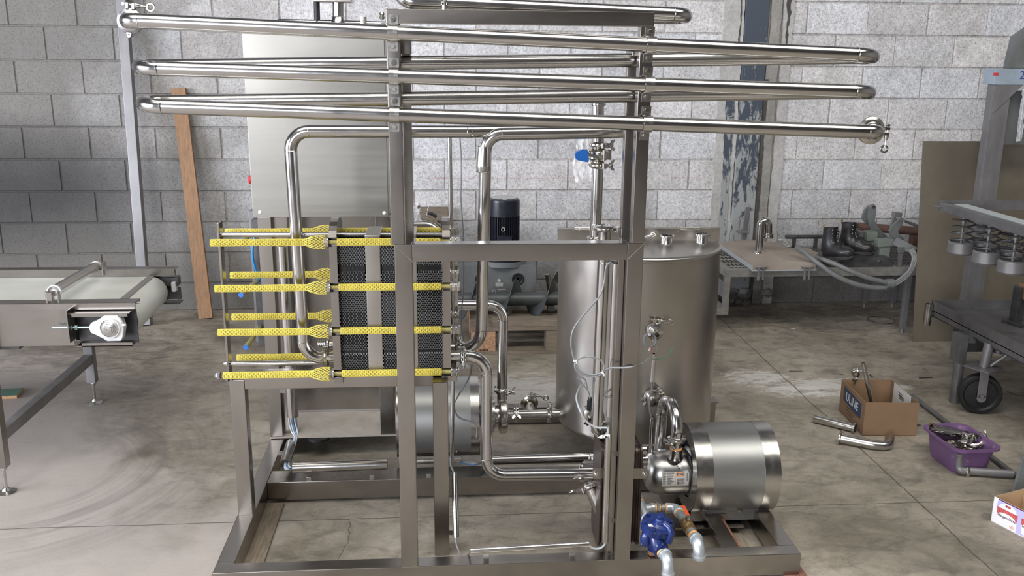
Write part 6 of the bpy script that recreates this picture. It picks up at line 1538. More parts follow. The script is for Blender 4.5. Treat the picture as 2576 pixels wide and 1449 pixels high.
for px in (1906, 2022):
    q = P(px, 672, y0L-0.008); bm = nb(); cyl(bm, q-V(0.012, 0, 0), q+V(0.050, 0, 0), 0.0075, 12); cyl(bm, q+V(0.05, 0, 0), q+V(0.058, 0, 0), 0.004, 8)
    for s in (0.006, 0.034): bx(bm, q.x+s-0.006, q.x+s+0.004, q.y-0.014, q.y-0.002, q.z-0.075, q.z-0.002, 0.002)
    bx(bm, q.x-0.004, q.x+0.012, q.y-0.016, q.y-0.006, q.z-0.078, q.z-0.05, 0.002); obj('hinge_clamp', bm, MT['greysteel'], lid)
ny = 5.42; nb_ = P(1920, 616, ny)
vn = V(P(1911, 600, ny).x, ny, rz+0.048)
bm = nb(); f, _ = fillet([vn, V(vn.x, ny, P(1910, 560, ny).z+0.01), V(P(1933, 560, ny).x, ny, P(1910, 560, ny).z+0.01), V(P(1933, 592, ny).x, ny, P(1933, 596, ny).z)], 0.030, 10); sweep(bm, f, 0.0235, 22); obj('vent_elbow', bm, MT['pipe'], lid)
bm = nb(); q = f[-1]; lathe(bm, q+V(0, 0, -0.005), (0, 0, 1), [(0.02, 0), (0.031, 0), (0.031, 0.010), (0.026, 0.012), (0.026, 0.018), (0.031, 0.020), (0.031, 0.028), (0.02, 0.028)], 20, closed=True); lathe(bm, vn-V(0, 0, 0.004), (0, 0, 1), [(0.036, 0), (0.034, 0.012), (0.024, 0.02)], 22); obj('vent_ferrule', bm, MT['cast'], lid)
# upright bracket behind the lid
t = thing('wire_bracket', 'grey upright bar with a bent wire loop standing behind the dusty lid', 'bracket', P(1873, 588, 5.83))
a, b = P(1871, 587, 5.83), P(1882, 521, 5.83); a.z = rz
bm = nb(); bar(bm, a, b, 0.034, 0.012, up=(0, 1, 0), bev=0.003); obj('upright_bar', bm, MT['greysteel'], t)
bm = nb(); sweep(bm, fillet([P(1857, 590, 5.80), P(1862, 549, 5.80), P(1870, 549, 5.80)], 0.012, 5)[0], 0.004, 8); sweep(bm, [P(1886, 552, 5.80), P(1883, 590, 5.80)], 0.004, 8); box(bm, V(P(1868, 585, 5.8).x, 5.80, P(1868, 583, 5.8).z), (0.075, 0.05, 0.012), None, 0.003); obj('wire_loop', bm, MT['greysteel'], t)
bm = nb(); a, b = P(1976, 597, 5.80), P(2075, 594, 5.80); a.z = b.z = max(rz+0.04, (a.z+b.z)/2); cyl(bm, a, b, 0.013, 14); cyl(bm, a-V(0.001, 0, 0), a+V(0.001, 0, 0), 0.008, 12)
bx(bm, a.x+0.05, a.x+0.07, 5.79, 5.81, rz, a.z); bx(bm, b.x-0.07, b.x-0.05, 5.79, 5.81, rz, a.z)
tag(obj('rusty_tube', bm, MT['darksteel']), 'thin rusty tube lying behind the boots near the wall', 'tube')
bm = nb(); bx(bm, P(1960, 640, 5.4).x, P(2090, 640, 5.4).x, 5.36, 5.76, rz+0.001, rz+0.012, 0.001); tag(obj('flat_panel', bm, MT['dust']), 'flat dusty brown panel lying under the boots on the platform', 'panel')
cable('bent_wire', 'thin bent wire lying at the right edge of the dusty lid', C([(1955, 604), (1968, 603), (1985, 617), (1981, 620), (1970, 612)], 5.55), 0.0025, 'greyplate', 'wire')
# black base channel
cb0, cb1 = P(2086, 640, 5.26), P(2248, 634, 5.26)
ch = thing('steel_channel', 'black steel channel with two bolts lying on the platform edge under the boots', 'channel', cb0)
bm = nb(); zc0 = rz+0.001; zc1 = zc0+0.052
prism(bm, [(cb0.x, zc0), (cb1.x, zc0), (cb1.x, zc1-0.01), (cb1.x-0.03, zc1), (cb0.x+0.03, zc1-0.004), (cb0.x, zc0+0.03)], (0, 5.25, 0), (1, 0, 0), (0, 0, 1), (0, 1, 0), 0.20); obj('channel_body', bm, MT['darksteel'], ch, smooth=False)
bm = nb()
for px in (2110, 2216): q = P(px, 640 if px < 2150 else 633, 5.25); hexnut(bm, (q.x, 5.25, zc0+0.028), (0, -1, 0), 0.010, 0.006)
obj('bolts', bm, MT['bolt'], ch)
# boots
MT['leather'] = mat('black_leather', (0.018, 0.018, 0.020), 0.42, 0, 0.4, 26, 0.35, coat=0.15, big=0.1)
MT['sole'] = mat('worn_black_sole', (0.035, 0.032, 0.03), 0.7, 0, 0.3, 50, 0.3)
def boot(label, heel, toe, H_, lean=0.0):
    heel, toe = Vector(heel), Vector(toe); L0 = (toe-heel).length; f = (toe-heel).normalized(); s = V(0, 0, 1).cross(f).normalized()
    t = thing('boot', label, 'boot', heel, 'old black work boots')
    secs = []
    # (forward centre, height centre, half length, half width, tilt) rings from the top of the shaft down and forward into the toe
    def ring(c, ax, ay, hl, hw, n=20): return [c+ax*(hl*math.cos(2*PI*k/n))+ay*(hw*math.sin(2*PI*k/n)) for k in range(n)]
    up = V(0, 0, 1); rings = []
    sh = [(0.27, 1.0, 0.215, 0.155, 0.0), (0.265, 0.85, 0.205, 0.15, 0.0), (0.255, 0.68, 0.20, 0.15, 0.03), (0.26, 0.52, 0.225, 0.155, 0.10), (0.30, 0.40, 0.275, 0.165, 0.35), (0.38, 0.30, 0.33, 0.175, 0.65), (0.50, 0.27, 0.34, 0.19, 1.0), (0.62, 0.235, 0.235, 0.205, 1.4), (0.74, 0.215, 0.20, 0.21, 1.55), (0.86, 0.20, 0.175, 0.19, 1.57), (0.95, 0.17, 0.13, 0.145, 1.57), (1.0, 0.14, 0.05, 0.05, 1.57)]
    bm = nb()
    for (u, h, hl, hw, tl) in sh:
        c = heel+f*(u*L0)+up*(h*H_)+f*lean*(h**2)
        if u < 0.45: ax = (f*math.cos(tl)+up*math.sin(tl)); hh = hl*L0*0.95
        else: ax = (f*math.cos(tl)+up*math.sin(tl)); hh = hl*H_*(1.0 if u > 0.6 else 1.0)
        rings.append([bm.verts.new(p) for p in ring(c, ax, s, hh, hw*L0*1.0)])
    for A_, B_ in zip(rings, rings[1:]):
        for k in range(20): bm.faces.new((A_[k], A_[(k+1) % 20], B_[(k+1) % 20], B_[k]))
    bm.faces.new(rings[-1])
    for v_ in bm.verts:
        if v_.co.z < heel.z+0.016: v_.co.z = heel.z+0.016
    up_ = obj('upper', bm, MT['leather'], t, sharp=80)
    bm = nb(); outl = []
    for k in range(28):
        a = 2*PI*k/28; u = 0.5-0.5*math.cos(a) ; w = (0.17+0.055*math.sin(max(0, (u-0.1))*PI*0.9))*(1 if 0 < u < 1 else 1)
        outl.append((u*1.04-0.015, w*math.sin(a)))
    o_ = [(x*L0, y*L0) for x, y in outl]
    prism(bm, o_, heel+up*0.008, f, s, up, 0.014); prism(bm, [(x*L0*0.30, y*0.92*L0) for x, y in outl], heel+up*0.0005, f, s, up, 0.010); prism(bm, [(L0*(0.42+x*0.56), y*0.95*L0) for x, y in outl], heel+up*0.001, f, s, up, 0.008)
    obj('sole', bm, MT['sole'], t)
    bm = nb(); r = random.Random(int(heel.x*1000))
    for k in range(7):
        u = 0.40+0.045*k if k > 3 else 0.44+0.01*k; h = 0.93-0.095*k; c = heel+f*(L0*(0.455+max(0, k-2)*0.048))+up*(H_*h*(1 if k < 4 else 0.97))
        w = 0.10*L0
        sweep(bm, [c-s*w+V(0, 0, r.uniform(-.004, .004)), c+f*0.012+up*0.004, c+s*w+V(0, 0, r.uniform(-.006, .006))], 0.0022, 6)
        if k < 6: sweep(bm, [c-s*w, c+f*0.012-up*0.006, c+s*w-up*0.018], 0.0020, 6)
    c = heel+f*(L0*0.47)+up*(H_*0.86); sweep(bm, [c, c+f*0.025-s*0.02+up*0.005, c+f*0.03-s*0.03-up*0.03, c+f*0.02-s*0.03-up*0.055], 0.0020, 6)
    obj('laces', bm, MT['black'], t)
    bm = nb(); c = heel+f*(L0*0.06)+up*(H_*1.0)+f*lean; sweep(bm, [c-up*0.01, c+up*0.016-f*0.002, c+up*0.022+f*0.006, c+up*0.004+f*0.004], 0.0026, 6); obj('pull_tab', bm, MT['brass'], t, label='yellow pull tab')
    bm = nb()
    for k in range(3): 
        for sg in (-1, 1): sphere(bm, heel+f*(L0*(0.40))+up*(H_*(0.92-0.12*k))+s*sg*0.115*L0, 0.0035, 8)
    obj('eyelets', bm, MT['bolt'], t)
    return t
bz = rz+0.012
boot('left black lace-up work boot, the lower one with its heel at the panel edge', V(P(2068, 640, 5.36).x, 5.40, bz), V(P(2138, 648, 5.26).x, 5.22, bz+0.04), 0.200)
boot('right black lace-up work boot, standing higher on the steel channel', V(P(2106, 620, 5.46).x, 5.46, zc1-0.015), V(P(2200, 620, 5.33).x, 5.33, zc1+0.002), 0.195)
# hoses
MT['hose'] = mat('dusty_grey_hose', (0.135, 0.14, 0.14), 0.45, 0, 0.15, 30, 0.15)
hs = C([(2004, 622, 5.30), (2030, 640, 5.20), (2060, 664, 5.14), (2100, 692, 5.10), (2150, 714, 5.08), (2200, 724, 5.08), (2245, 722, 5.08)], 5.1)
cable('thick_hose', 'thick grey hose drooping over the platform edge, the lower of the pair', hs, 0.0150, 'hose', 'hose', seg=16)
cable('thick_hose', 'thick grey hose on the platform edge, upper one ending in the cable bundle', C([(2052, 648, 5.22), (2090, 660, 5.14), (2140, 682, 5.09), (2190, 701, 5.07), (2238, 712, 5.07)], 5.1), 0.0145, 'hose', 'hose', seg=16)
for k in range(3):
    cable('thin_conduit', ('pale thin conduit curving up from the taped hose joint, outermost of three', 'pale thin conduit curving up from the taped hose joint, middle of three', 'pale thin conduit curving up from the taped hose joint, innermost of three')[k], C([(2240, 722-k*4, 5.07), (2262, 712-k*5, 5.07), (2285, 694-k*6, 5.08), (2300-k*3, 668-k*3, 5.10), (2306-k*5, 645, 5.12), (2296-k*4, 626+k*2, 5.16)], 5.1), 0.0070, 'cable', 'conduit', seg=10)
bm = nb(); q = P(2237, 715, 5.075); cyl(bm, q-V(0.022, 0, -0.002), q+V(0.022, 0, 0.004), 0.029, 18); tag(obj('tape_wrap', bm, MT['hose']), 'grey tape wrap binding the two thick hoses together', 'tape')
# clamps, blocks and rusty pipes behind
def flatbar(name, label, px, Y, th, m, holes=True):
    bm = nb(); pts = [P(a, b, Y) for a, b in px]; prism(bm, [(p.x, p.z) for p in pts], (0, Y, 0), (1, 0, 0), (0, 0, 1), (0, 1, 0), th)
    bmesh.ops.bevel(bm, geom=bm.edges[:], offset=0.002, segments=1, affect='EDGES'); return bm
L1 = [(2186, 524), (2192, 515), (2200, 514), (2205, 521), (2204, 535), (2200, 556), (2208, 570), (2230, 594), (2240, 602), (2214, 603), (2196, 590), (2186, 568), (2184, 545)]
t = thing('pivot_arm', 'tall grey pivot arm standing up behind the right boot', 'bracket', P(2210, 603, 5.5))
bm = flatbar('', '', L1, 5.50, 0.012, 'x'); obj('front_arm', bm, MT['oldgrey'], t)
bm = flatbar('', '', [(2186, 516), (2194, 514), (2186, 530), (2184, 566), (2172, 556), (2168, 546), (2174, 528)], 5.54, 0.012, 'x'); obj('rear_arm', bm, MT['oldgrey'], t)
bm = nb(); q = P(2198, 521, 5.495); cyl(bm, q, q+V(0, 0.06, 0), 0.010, 14); obj('pivot_pin', bm, MT['bolt'], t)
L2 = [(2262, 551), (2268, 547), (2274, 553), (2272, 562), (2258, 582), (2262, 590), (2276, 600), (2272, 606), (2256, 605), (2240, 592), (2236, 580), (2246, 566)]
t = thing('pivot_arm', 'shorter grey pivot arm leaning at the right end of the platform', 'bracket', P(2262, 610, 5.3))
bm = flatbar('', '', L2, 5.30, 0.012, 'x'); obj('front_arm', bm, MT['oldgrey'], t)
bm = nb(); q = P(2267, 553, 5.295); cyl(bm, q, q+V(0, 0.05, 0), 0.011, 14); cyl(bm, P(2276, 556, 5.34), P(2312, 570, 5.34), 0.009, 10); obj('pivot_pin', bm, MT['greysteel'], t)
bm = nb(); box(bm, P(2256, 540, 5.42), (0.05, 0.04, 0.032), Matrix.Rotation(0.1, 3, 'Y'), 0.003); bar(bm, P(2254, 545, 5.42), P(2244, 572, 5.42), 0.028, 0.02, up=(0, 1, 0)); obj('clevis', bm, MT['greysteel'], t)
bm = nb(); a, b = P(2250, 605, 5.28), P(2302, 632, 5.24); bar(bm, a, b, 0.05, 0.018, up=(0, 1, 0), bev=0.002); obj('base_arm', bm, MT['oldgrey'], t)
for i, (px, py, Y, w, h, dp, m_, lab) in enumerate(((2187, 592, 5.46, 0.070, 0.055, 0.08, 'oldgreen', 'grey green metal block behind the toe of the right boot'), (2225, 609, 5.34, 0.105, 0.045, 0.06, 'oldgreen', 'long grey green block lying right of the boot toe'), (2163, 588, 5.48, 0.03, 0.04, 0.05, 'greysteel', 'small pale block beside the grey green block'), (2266, 628, 5.26, 0.035, 0.035, 0.03, 'greysteel', 'small pale fitting under the shorter pivot arm'))):
    if 'oldgreen' not in MT: MT['oldgreen'] = mat('grey_green_paint', (0.15, 0.172, 0.15), 0.55, 0, 0.1, 20, 0.1)
    q = P(px, py, Y); bm = nb(); box(bm, q, (w, dp, h), Matrix.Rotation(-0.08, 3, 'Y'), 0.003)
    if q.z-h/2 > rz+0.01: bx(bm, q.x-w*0.3, q.x+w*0.3, Y-dp*0.3, Y+dp*0.3, rz, q.z-h/2+0.005)
    tag(obj('metal_block', bm, MT[m_]), lab, 'block')
MT['rust'] = mat('rusty_brown_pipe', (0.13, 0.072, 0.058), 0.7, 0.1, 0.25, 20, 0.2)
bm = nb(); a, b = P(2158, 570, 5.72), P(2330, 583, 5.66); cyl(bm, a, b, 0.028, 16); bx(bm, a.x+0.05, a.x+0.09, 5.69, 5.75, rz, a.z-0.02); bx(bm, b.x-0.09, b.x-0.05, 5.64, 5.70, rz, b.z-0.02); tag(obj('rusty_pipe', bm, MT['rust']), 'thick rusty pipe lying at the back of the platform behind the arms', 'pipe')
bm = nb(); torus(bm, V(PZ(2216, 806, 0).x, PZ(2216, 806, 0).y, 0.004), (0, 0, 1), 0.085, 0.0022, 40, 6); tag(obj('wire_ring', bm, MT['darksteel']), 'thin wire ring lying on the floor below the platform', 'wire')
bm = nb(); sweep(bm, [PZ(1988, 826, .003), PZ(2000, 828, .003), PZ(2010, 823, .003)], 0.0022, 6); tag(obj('straw_bit', bm, MT['cable_l']), 'tiny pale straw on the floor in front of the platform', 'debris')
# debris heap at the foot of the wall
bm = nb(); r = random.Random(4)
for k in range(10): 
    x = r.uniform(1.85, 2.25); sphere(bm, (x, 5.90+r.uniform(-.03, .03), r.uniform(0.0, 0.10)), r.uniform(0.03, 0.05), 8, (1, 0.6, r.uniform(.5, 1)))
for v in bm.verts: v.co += V(r.uniform(-1, 1), r.uniform(-1, 1), r.uniform(-1, 1))*0.008; v.co.z = max(0.0, v.co.z)
o = obj('rubble_heap', bm, MT['mortar2'], smooth=False); tag(o, 'dark heap of mortar rubble at the wall foot under the platform', 'rubble', kind='stuff')

# ================================================================= RIGHT: SHEET, UPRIGHT FRAME, CART, SPRING FIXTURE
MT['mill'] = mat('brown_mill_sheet', (0.20, 0.175, 0.135), 0.5, 0.35, 0.07, 3, 0.05, big=0.25)
sx_ = PZ(2298, 861, 0).x; sy0, sy1 = 5.04, 5.19; szt = P(2325, 355, 5.19).z
bm = nb(); v = []
for (x, y, z) in ((sx_, sy0, 0), (sx_+1.25, sy0, 0), (sx_+1.25, sy1, szt), (sx_, sy1, szt)): v.append((x, y, z))
a_ = [bm.verts.new(q) for q in v]; b_ = [bm.verts.new((q[0], q[1]+0.004, q[2])) for q in v]
bm.faces.new(a_); bm.faces.new(b_[::-1])
for i in range(4): bm.faces.new((a_[i], b_[i], b_[(i+1) % 4], a_[(i+1) % 4]))
tag(obj('metal_sheet', bm, MT['mill'], smooth=False), 'large brown mill finish metal sheet leaning upright at the right', 'sheet')
bm = nb(); sweep(bm, [P(2342, 846, 5.03), P(2352, 842, 5.03), P(2350, 846, 5.03), P(2362, 837, 5.03)], 0.0012, 5); 
fy = 4.86
up_f = thing('upright_frame', 'heavy dark steel upright with a pale blue painted beam on top', 'frame', (P(2440, 700, fy).x, fy, 0))
ux0, ux1 = P(2489, 300, fy).x, P(2534, 300, fy).x; uzt = P(2500, 213, fy).z
bm = nb(); bx(bm, ux0, ux1, fy, fy+0.06, 0, uzt, 0.003); obj('upright', bm, MT['greysteel'], up_f)
MT['navyink'] = mat('blue_marker', (0.03, 0.05, 0.22), 0.6, 0, 0.1, 30, 0)
MT['palepaint'] = mat('scuffed_pale_blue_paint', (0.33, 0.40, 0.47), 0.5, 0.1, 0.12, 9, 0.1, big=0.25)
bm = nb(); bx(bm, ux0-0.006, ux1+0.9, fy-0.005, fy+0.10, uzt, P(2500, 172, fy).z, 0.003); obj('top_beam', bm, MT['palepaint'], up_f, label='pale blue painted top beam')
bm = nb(); a, b = P(2500, 183, fy-0.007), P(2512, 190, fy-0.007); bx(bm, a.x, b.x, fy-0.0068, fy-0.005, b.z, a.z); obj('red_tape', bm, MT['red'], up_f, label='red tape patch')
bm = nb(); pts = [P(2534, 215, fy), P(2562, 215, fy), P(2534, 250, fy)]; prism(bm, [(ux1, uzt), (ux1+0.06, uzt), (ux0+0.012, uzt-0.15), (ux0+0.012, uzt)], (0, fy-0.006, 0), (1, 0, 0), (0, 0, 1), (0, 1, 0), 0.006); obj('gusset', bm, MT['greysteel'], up_f, smooth=False)
bm = nb(); bx(bm, ux1+0.9-0.1, ux1+0.9, fy, fy+0.06, 0, uzt, 0.003); obj('upright', bm, MT['greysteel'], up_f)
bm = nb(); bx(bm, ux1+0.004, ux1+0.3, fy+0.12, fy+0.13, szt, P(2560, 228, fy+0.1).z); bx(bm, ux1+0.004, ux1+0.03, fy+0.055, fy+0.125, szt, szt+0.05); obj('grey_panel', bm, MT['oldgrey'], up_f, smooth=False)
bm = nb(); zz = P(2500, 172, fy).z; prism(bm, [(P(2541, 150, fy).x, zz), (P(2556, 100, fy).x, P(2556, 92, fy).z), (P(2600, 80, fy).x, P(2600, 60, fy).z), (P(2600, 80, fy).x+0.1, zz)], (0, fy+0.01, 0), (1, 0, 0), (0, 0, 1), (0, 1, 0), 0.05); bmesh.ops.bevel(bm, geom=bm.edges[:], offset=0.004, segments=2, affect='EDGES')
tag(obj('sloping_hood', bm, MT['oldgrey']), 'grey sloping metal hood resting on the pale blue beam', 'hood')
text('marking', '2', MT['navyink'], up_f, P(2572, 190, fy-0.006), (1, 0, 0), (0, 0, 1), 0.06, 0.0005, 0)
crumple('plastic_strip', 'torn strip of clear plastic hanging from the pale blue beam', P(2570, 290, fy-0.03), 0.03, 0.28, 9, 0.006)
# cart with a shallow tray
MT['cart'] = mat('dark_cart_steel', (0.185, 0.182, 0.185), 0.5, 0.55, 0.2, 12, 0.12, big=0.3)
TX, TZ = 2.55, 0.415
tyb = PXX(2345, 757, TX).y; TZ = PXX(2345, 757, TX).z; TZ2 = PXX(2576, 868, TX).z; tz_ = (TZ+TZ2)/2
ct = thing('tray_cart', 'dark steel cart with a shallow tray and a large black caster wheel', 'cart', (TX+0.4, 3.9, 0))
t0y = 3.25
bm = nb(); bx(bm, TX, TX+1.1, t0y, tyb, tz_-0.052, tz_-0.048); bx(bm, TX, TX+0.004, t0y, tyb, tz_-0.075, tz_); bx(bm, TX, TX+1.1, tyb-0.004, tyb, tz_-0.075, tz_); bx(bm, TX, TX+1.1, t0y, t0y+0.004, tz_-0.075, tz_); obj('tray', bm, MT['cart'], ct, smooth=False)
bm = nb(); bx(bm, TX+0.004, TX+0.05, t0y+0.01, tyb-0.01, tz_-0.085, tz_-0.053, 0.002); bx(bm, TX+0.05, TX+1.1, tyb-0.20, tyb-0.14, tz_-0.22, tz_-0.053, 0.002); obj('under_frame', bm, MT['darksteel'], ct)
q = P(2335, 790, tyb-0.02); bm = nb(); tubeh(bm, (q.x, q.y, P(2335, 817, tyb-.02).z), (q.x, q.y, P(2335, 764, tyb-.02).z), 0.0200, 0.017, 20); bx(bm, q.x+0.018, TX+0.004, q.y-0.012, q.y+0.002, tz_-0.05, tz_-0.01); obj('handle_socket', bm, MT['pipe2'], ct)
lg = PZ(2400, 1012, 0); zL = P(2400, 912, lg.y).z
bm = nb(); bx(bm, lg.x-0.020, lg.x+0.02, lg.y-0.02, lg.y+0.06, zL, tz_-0.07, 0.002); obj('leg', bm, MT['cart'], ct)
bm = nb(); cyl(bm, (lg.x, lg.y, 0.0), (lg.x, lg.y, zL+0.002), 0.024, 18); bx(bm, lg.x+0.01, TX+0.02, lg.y-0.01, lg.y+0.05, tz_-0.11, tz_-0.074); obj('leg_foot', bm, MT['cart'], ct)
w = PZ(2462, 1048, 0); rw = 0.097; wc = V(P(2464, 990, 3.93).x, 3.93, rw)
wy = wc.y
bm = nb(); ax = V(-0.28, -0.96, 0).normalized()
lathe(bm, wc-ax*0.024, ax, [(0.020, 0), (0.070, 0.004), (0.078, 0.0), (rw-0.006, 0.0), (rw, 0.008), (rw, 0.040), (rw-0.006, 0.048), (0.078, 0.048), (0.070, 0.040), (0.020, 0.044)], 44); wh = obj('caster_wheel', bm, MT['black'], ct)
bm = nb(); s_ = ax
for k in (-1, 1):
    a = wc+s_*0.036*k; bar(bm, a-V(0, 0, 0.012), a+V(0, 0, rw+0.025), 0.040, 0.005, up=s_, bev=0.002); lathe(bm, a-V(0, 0, 0.012)-s_*0.0025, s_, [(0, 0), (0.0205, 0), (0.0205, 0.005), (0, 0.005)], 20)
cyl(bm, wc-s_*0.046, wc+s_*0.046, 0.008, 12); box(bm, wc+V(0, 0, rw+0.026), (0.06, 0.085, 0.008)); obj('caster_fork', bm, MT['greysteel'], ct)
bm = nb(); box(bm, wc+V(0.0, 0, rw+0.034), (0.13, 0.13, 0.006), Matrix.Rotation(0.5, 3, 'Z'), 0.001); cyl(bm, wc+V(0.003, 0, rw+0.036), V(wc.x+0.015, wc.y, tz_-0.07), 0.0225, 20); cyl(bm, wc+V(0.03, -0.005, rw+0.04), V(wc.x+0.11, wc.y-0.06, tz_-0.08), 0.008, 10); cyl(bm, (wc.x+0.05, wc.y-0.02, tz_-0.11), (wc.x+0.05, wc.y-0.02, tz_-0.07), 0.013, 14); lathe(bm, (wc.x+0.05, wc.y-0.02, tz_-0.112), (0, 0, 1), [(0, 0), (0.026, 0), (0.026, 0.003), (0, 0.003)], 18); obj('caster_mount', bm, MT['greysteel'], ct)
# bracket and wood block standing on the tray
fb = PZ(2556, 815, tz_-0.048)
t = thing('foot_bracket', 'dark steel foot bracket with a base plate standing in the tray', 'bracket', fb)
bm = nb(); box(bm, fb+V(0.01, 0, 0.009), (0.10, 0.11, 0.016), Matrix.Rotation(0.25, 3, 'Z'), 0.002); obj('base_plate', bm, MT['darksteel'], t)
bm = nb(); bx(bm, fb.x-0.022, fb.x-0.004, fb.y-0.02, fb.y+0.03, fb.z+0.017, fb.z+0.19, 0.002); bx(bm, fb.x-0.004, fb.x+0.03, fb.y-0.005, fb.y+0.001, fb.z+0.017, fb.z+0.13); bx(bm, fb.x-0.022, fb.x+0.06, fb.y-0.02, fb.y+0.03, fb.z+0.125, fb.z+0.13); obj('upright', bm, MT['darksteel'], t)
bm = nb(); bx(bm, fb.x+0.002, fb.x+0.07, fb.y-0.03, fb.y+0.03, fb.z+0.131, fb.z+0.20, 0.003); tag(obj('wood_block', bm, MT['plank']), 'small pale wooden block resting on the foot bracket', 'block')
# spring loaded plunger fixture above the tray
SXc = 2.47
cups = [PXX(2418, 607, SXc), PXX(2483, 626, SXc), PXX(2549, 644, SXc)]
zc_m = sum(c.z for c in cups)/3
zpl = PXX(2415, 527, SXc-0.06).z
sf = thing('spring_fixture', 'dark steel frame hung with spring loaded round plungers at the right edge', 'fixture', (SXc, 3.9, zc_m))
yb1 = cups[0].y+0.10; yb0 = cups[2].y-0.5
bm = nb(); bx(bm, SXc-0.075, SXc-0.045, yb0, yb1, zpl-0.030, zpl+0.008, 0.002); bx(bm, SXc-0.045, SXc+0.12, yb0, yb1, zpl-0.030, zpl-0.024); bx(bm, SXc-0.105, SXc+0.10, yb1-0.03, yb1, zpl-0.012, zpl-0.006, 0.002); bx(bm, SXc-0.075, SXc+0.9, yb1-0.004, yb1, zpl-0.03, zpl+0.020); obj('top_frame', bm, MT['cart'], sf)
bm = nb(); a, b = V(SXc-0.02, yb1-0.02, zpl-0.02), V(SXc+0.12, yb0+0.2, zpl-0.02); bx(bm, SXc-0.02, SXc+0.045, yb0, yb1-0.03, zpl-0.0235, zpl+0.006, 0.001); obj('white_bar', bm, MT['cable_l'], sf, label='scuffed white painted flat bar')
bm = nb(); bx(bm, SXc+0.6, SXc+0.66, 3.9, 3.96, tz_-0.048, zpl-0.024, 0.002); bx(bm, SXc+0.10, SXc+0.66, 3.9, 3.96, zpl-0.06, zpl-0.030, 0.002); obj('support_arm', bm, MT['cart'], sf)
for ci, cxx in enumerate(cups):
    for dx in (0.0,) if ci == 5 else (0.0, 0.115):
        t = thing('spring_plunger', ('spring plunger', 'x')[0], 'plunger', (cxx.x+dx, cxx.y+(0.02 if dx else 0), zc_m-0.035), 'spring plungers hung from the dark frame')
        t['label'] = ('furthest', 'middle', 'nearest')[ci]+' spring plunger with a round steel cup in the '+('front' if dx == 0 else 'rear')+' row under the frame'
        cx_, cy_2 = cxx.x+dx, cxx.y+(0.02 if dx else 0); rc_ = 0.058
        bm = nb(); lathe(bm, (cx_, cy_2, zc_m-0.068), (0, 0, 1), [(0, 0), (rc_-0.006, 0), (rc_-0.002, 0.006), (rc_, 0.008), (rc_, 0.052), (rc_-0.004, 0.058), (rc_-0.008, 0.060), (rc_-0.010, 0.054), (0.02, 0.052), (0, 0.052)], 32); obj('cup', bm, MT['greysteel'], t)
        bm = nb(); cyl(bm, (cx_, cy_2, zc_m-0.02), (cx_, cy_2, zpl-0.03), 0.0065, 12); cyl(bm, (cx_, cy_2, zpl-0.075), (cx_, cy_2, zpl-0.028), 0.011, 12); obj('rod', bm, MT['greysteel'], t)
        bm = nb(); n = 90; zlo, zhi = zc_m-0.012, zpl-0.036; pts = []
        for k in range(n+1):
            u = k/n; a = 2*PI*4.2*u; pts.append(V(cx_+0.049*math.cos(a), cy_2+0.049*math.sin(a), zlo+(zhi-zlo)*u))
        sweep(bm, pts, 0.0036, 7); obj('spring', bm, MT['darksteel'], t)
# ================================================================= RIGHT FLOOR: BOX, BASIN, LOOSE TUBES, CARTON
MT['card'] = mat('brown_cardboard', (0.235, 0.145, 0.083), 0.8, 0, 0.06, 14, 0.05, big=0.08)
MT['cardin'] = mat('inner_cardboard', (0.19, 0.118, 0.07), 0.85, 0, 0.06, 14, 0.05)
MT['navy'] = mat('navy_print', (0.022, 0.042, 0.105), 0.6, 0, 0.1, 30, 0)
MT['paper'] = mat('white_paper', (0.60, 0.60, 0.58), 0.7, 0, 0.03, 20, 0)
A0 = PZ(2169, 1096, 0); B0 = PZ(2303, 1097, 0); C0 = PZ(2110, 1032, 0); D0 = B0+(C0-A0); hB = P(2178, 1013, A0.y).z
bxx = thing('cardboard_box', 'open brown cardboard box with a blue printed panel, holding tube scraps', 'box', A0)
def panel(p, q, h, th=0.0035, z0=0.0, inward=None):
    bm = nb(); p, q = Vector(p), Vector(q); d = (q-p).normalized(); n = V(-d.y, d.x, 0)*(1 if inward is None else inward)
    prism(bm, [(0, z0), ((q-p).length, z0), ((q-p).length, h), (0, h)], p, d, V(0, 0, 1), n, th); return bm
for i, (p, q) in enumerate(((A0, B0), (B0, D0), (D0, C0), (C0, A0))): obj('side_panel', panel(p, q, hB), MT['card'], bxx, smooth=False)
bm = nb(); prism(bm, [((p-A0).x, (p-A0).y) for p in (A0, B0, D0, C0)], A0+V(0, 0, 0.0005), (1, 0, 0), (0, 1, 0), (0, 0, 1), 0.003); obj('bottom', bm, MT['cardin'], bxx, smooth=False)
d = (A0-C0).normalized(); n = V(-d.y, d.x, 0)*-1; Ls = (A0-C0).length
n = V(d.y, -d.x, 0)
if n.x > 0: n = -n
def onside(u, z, off=0.0012): return C0+d*(Ls*u)+V(0, 0, z)+n*off
bm = nb(); bm.faces.new([bm.verts.new(onside(u, z, 0.0006)) for u, z in ((0.14, 0.072), (0.86, 0.060), (0.86, 0.132), (0.14, 0.140))]); obj('printed_panel', bm, MT['navy'], bxx, recalc=False)
text('lettering', 'ULINE', MT['paper'], bxx, onside(0.50, 0.101, 0.0014), d, (0, 0, 1), 0.056, 0.0002, 0.0008)
for k, (s, z, sz) in enumerate((('1-800-295-5510', 0.055, 0.016), ('ECT 32', 0.040, 0.012), ('SIZE LIMIT', 0.026, 0.010))): 
    bm = nb()
    r = random.Random(k); u = 0.40
    while u < 0.40+0.30*(1 if k else 1.4): bm.faces.new([bm.verts.new(onside(a, zz, 0.0008)) for a, zz in ((u-0.12, z), (u-0.09, z), (u-0.09, z+sz*0.35), (u-0.12, z+sz*0.35))]); u += r.uniform(0.04, 0.06)
    obj('small_print', bm, MT['ink'], bxx, recalc=False)
ctr = (A0+D0)/2
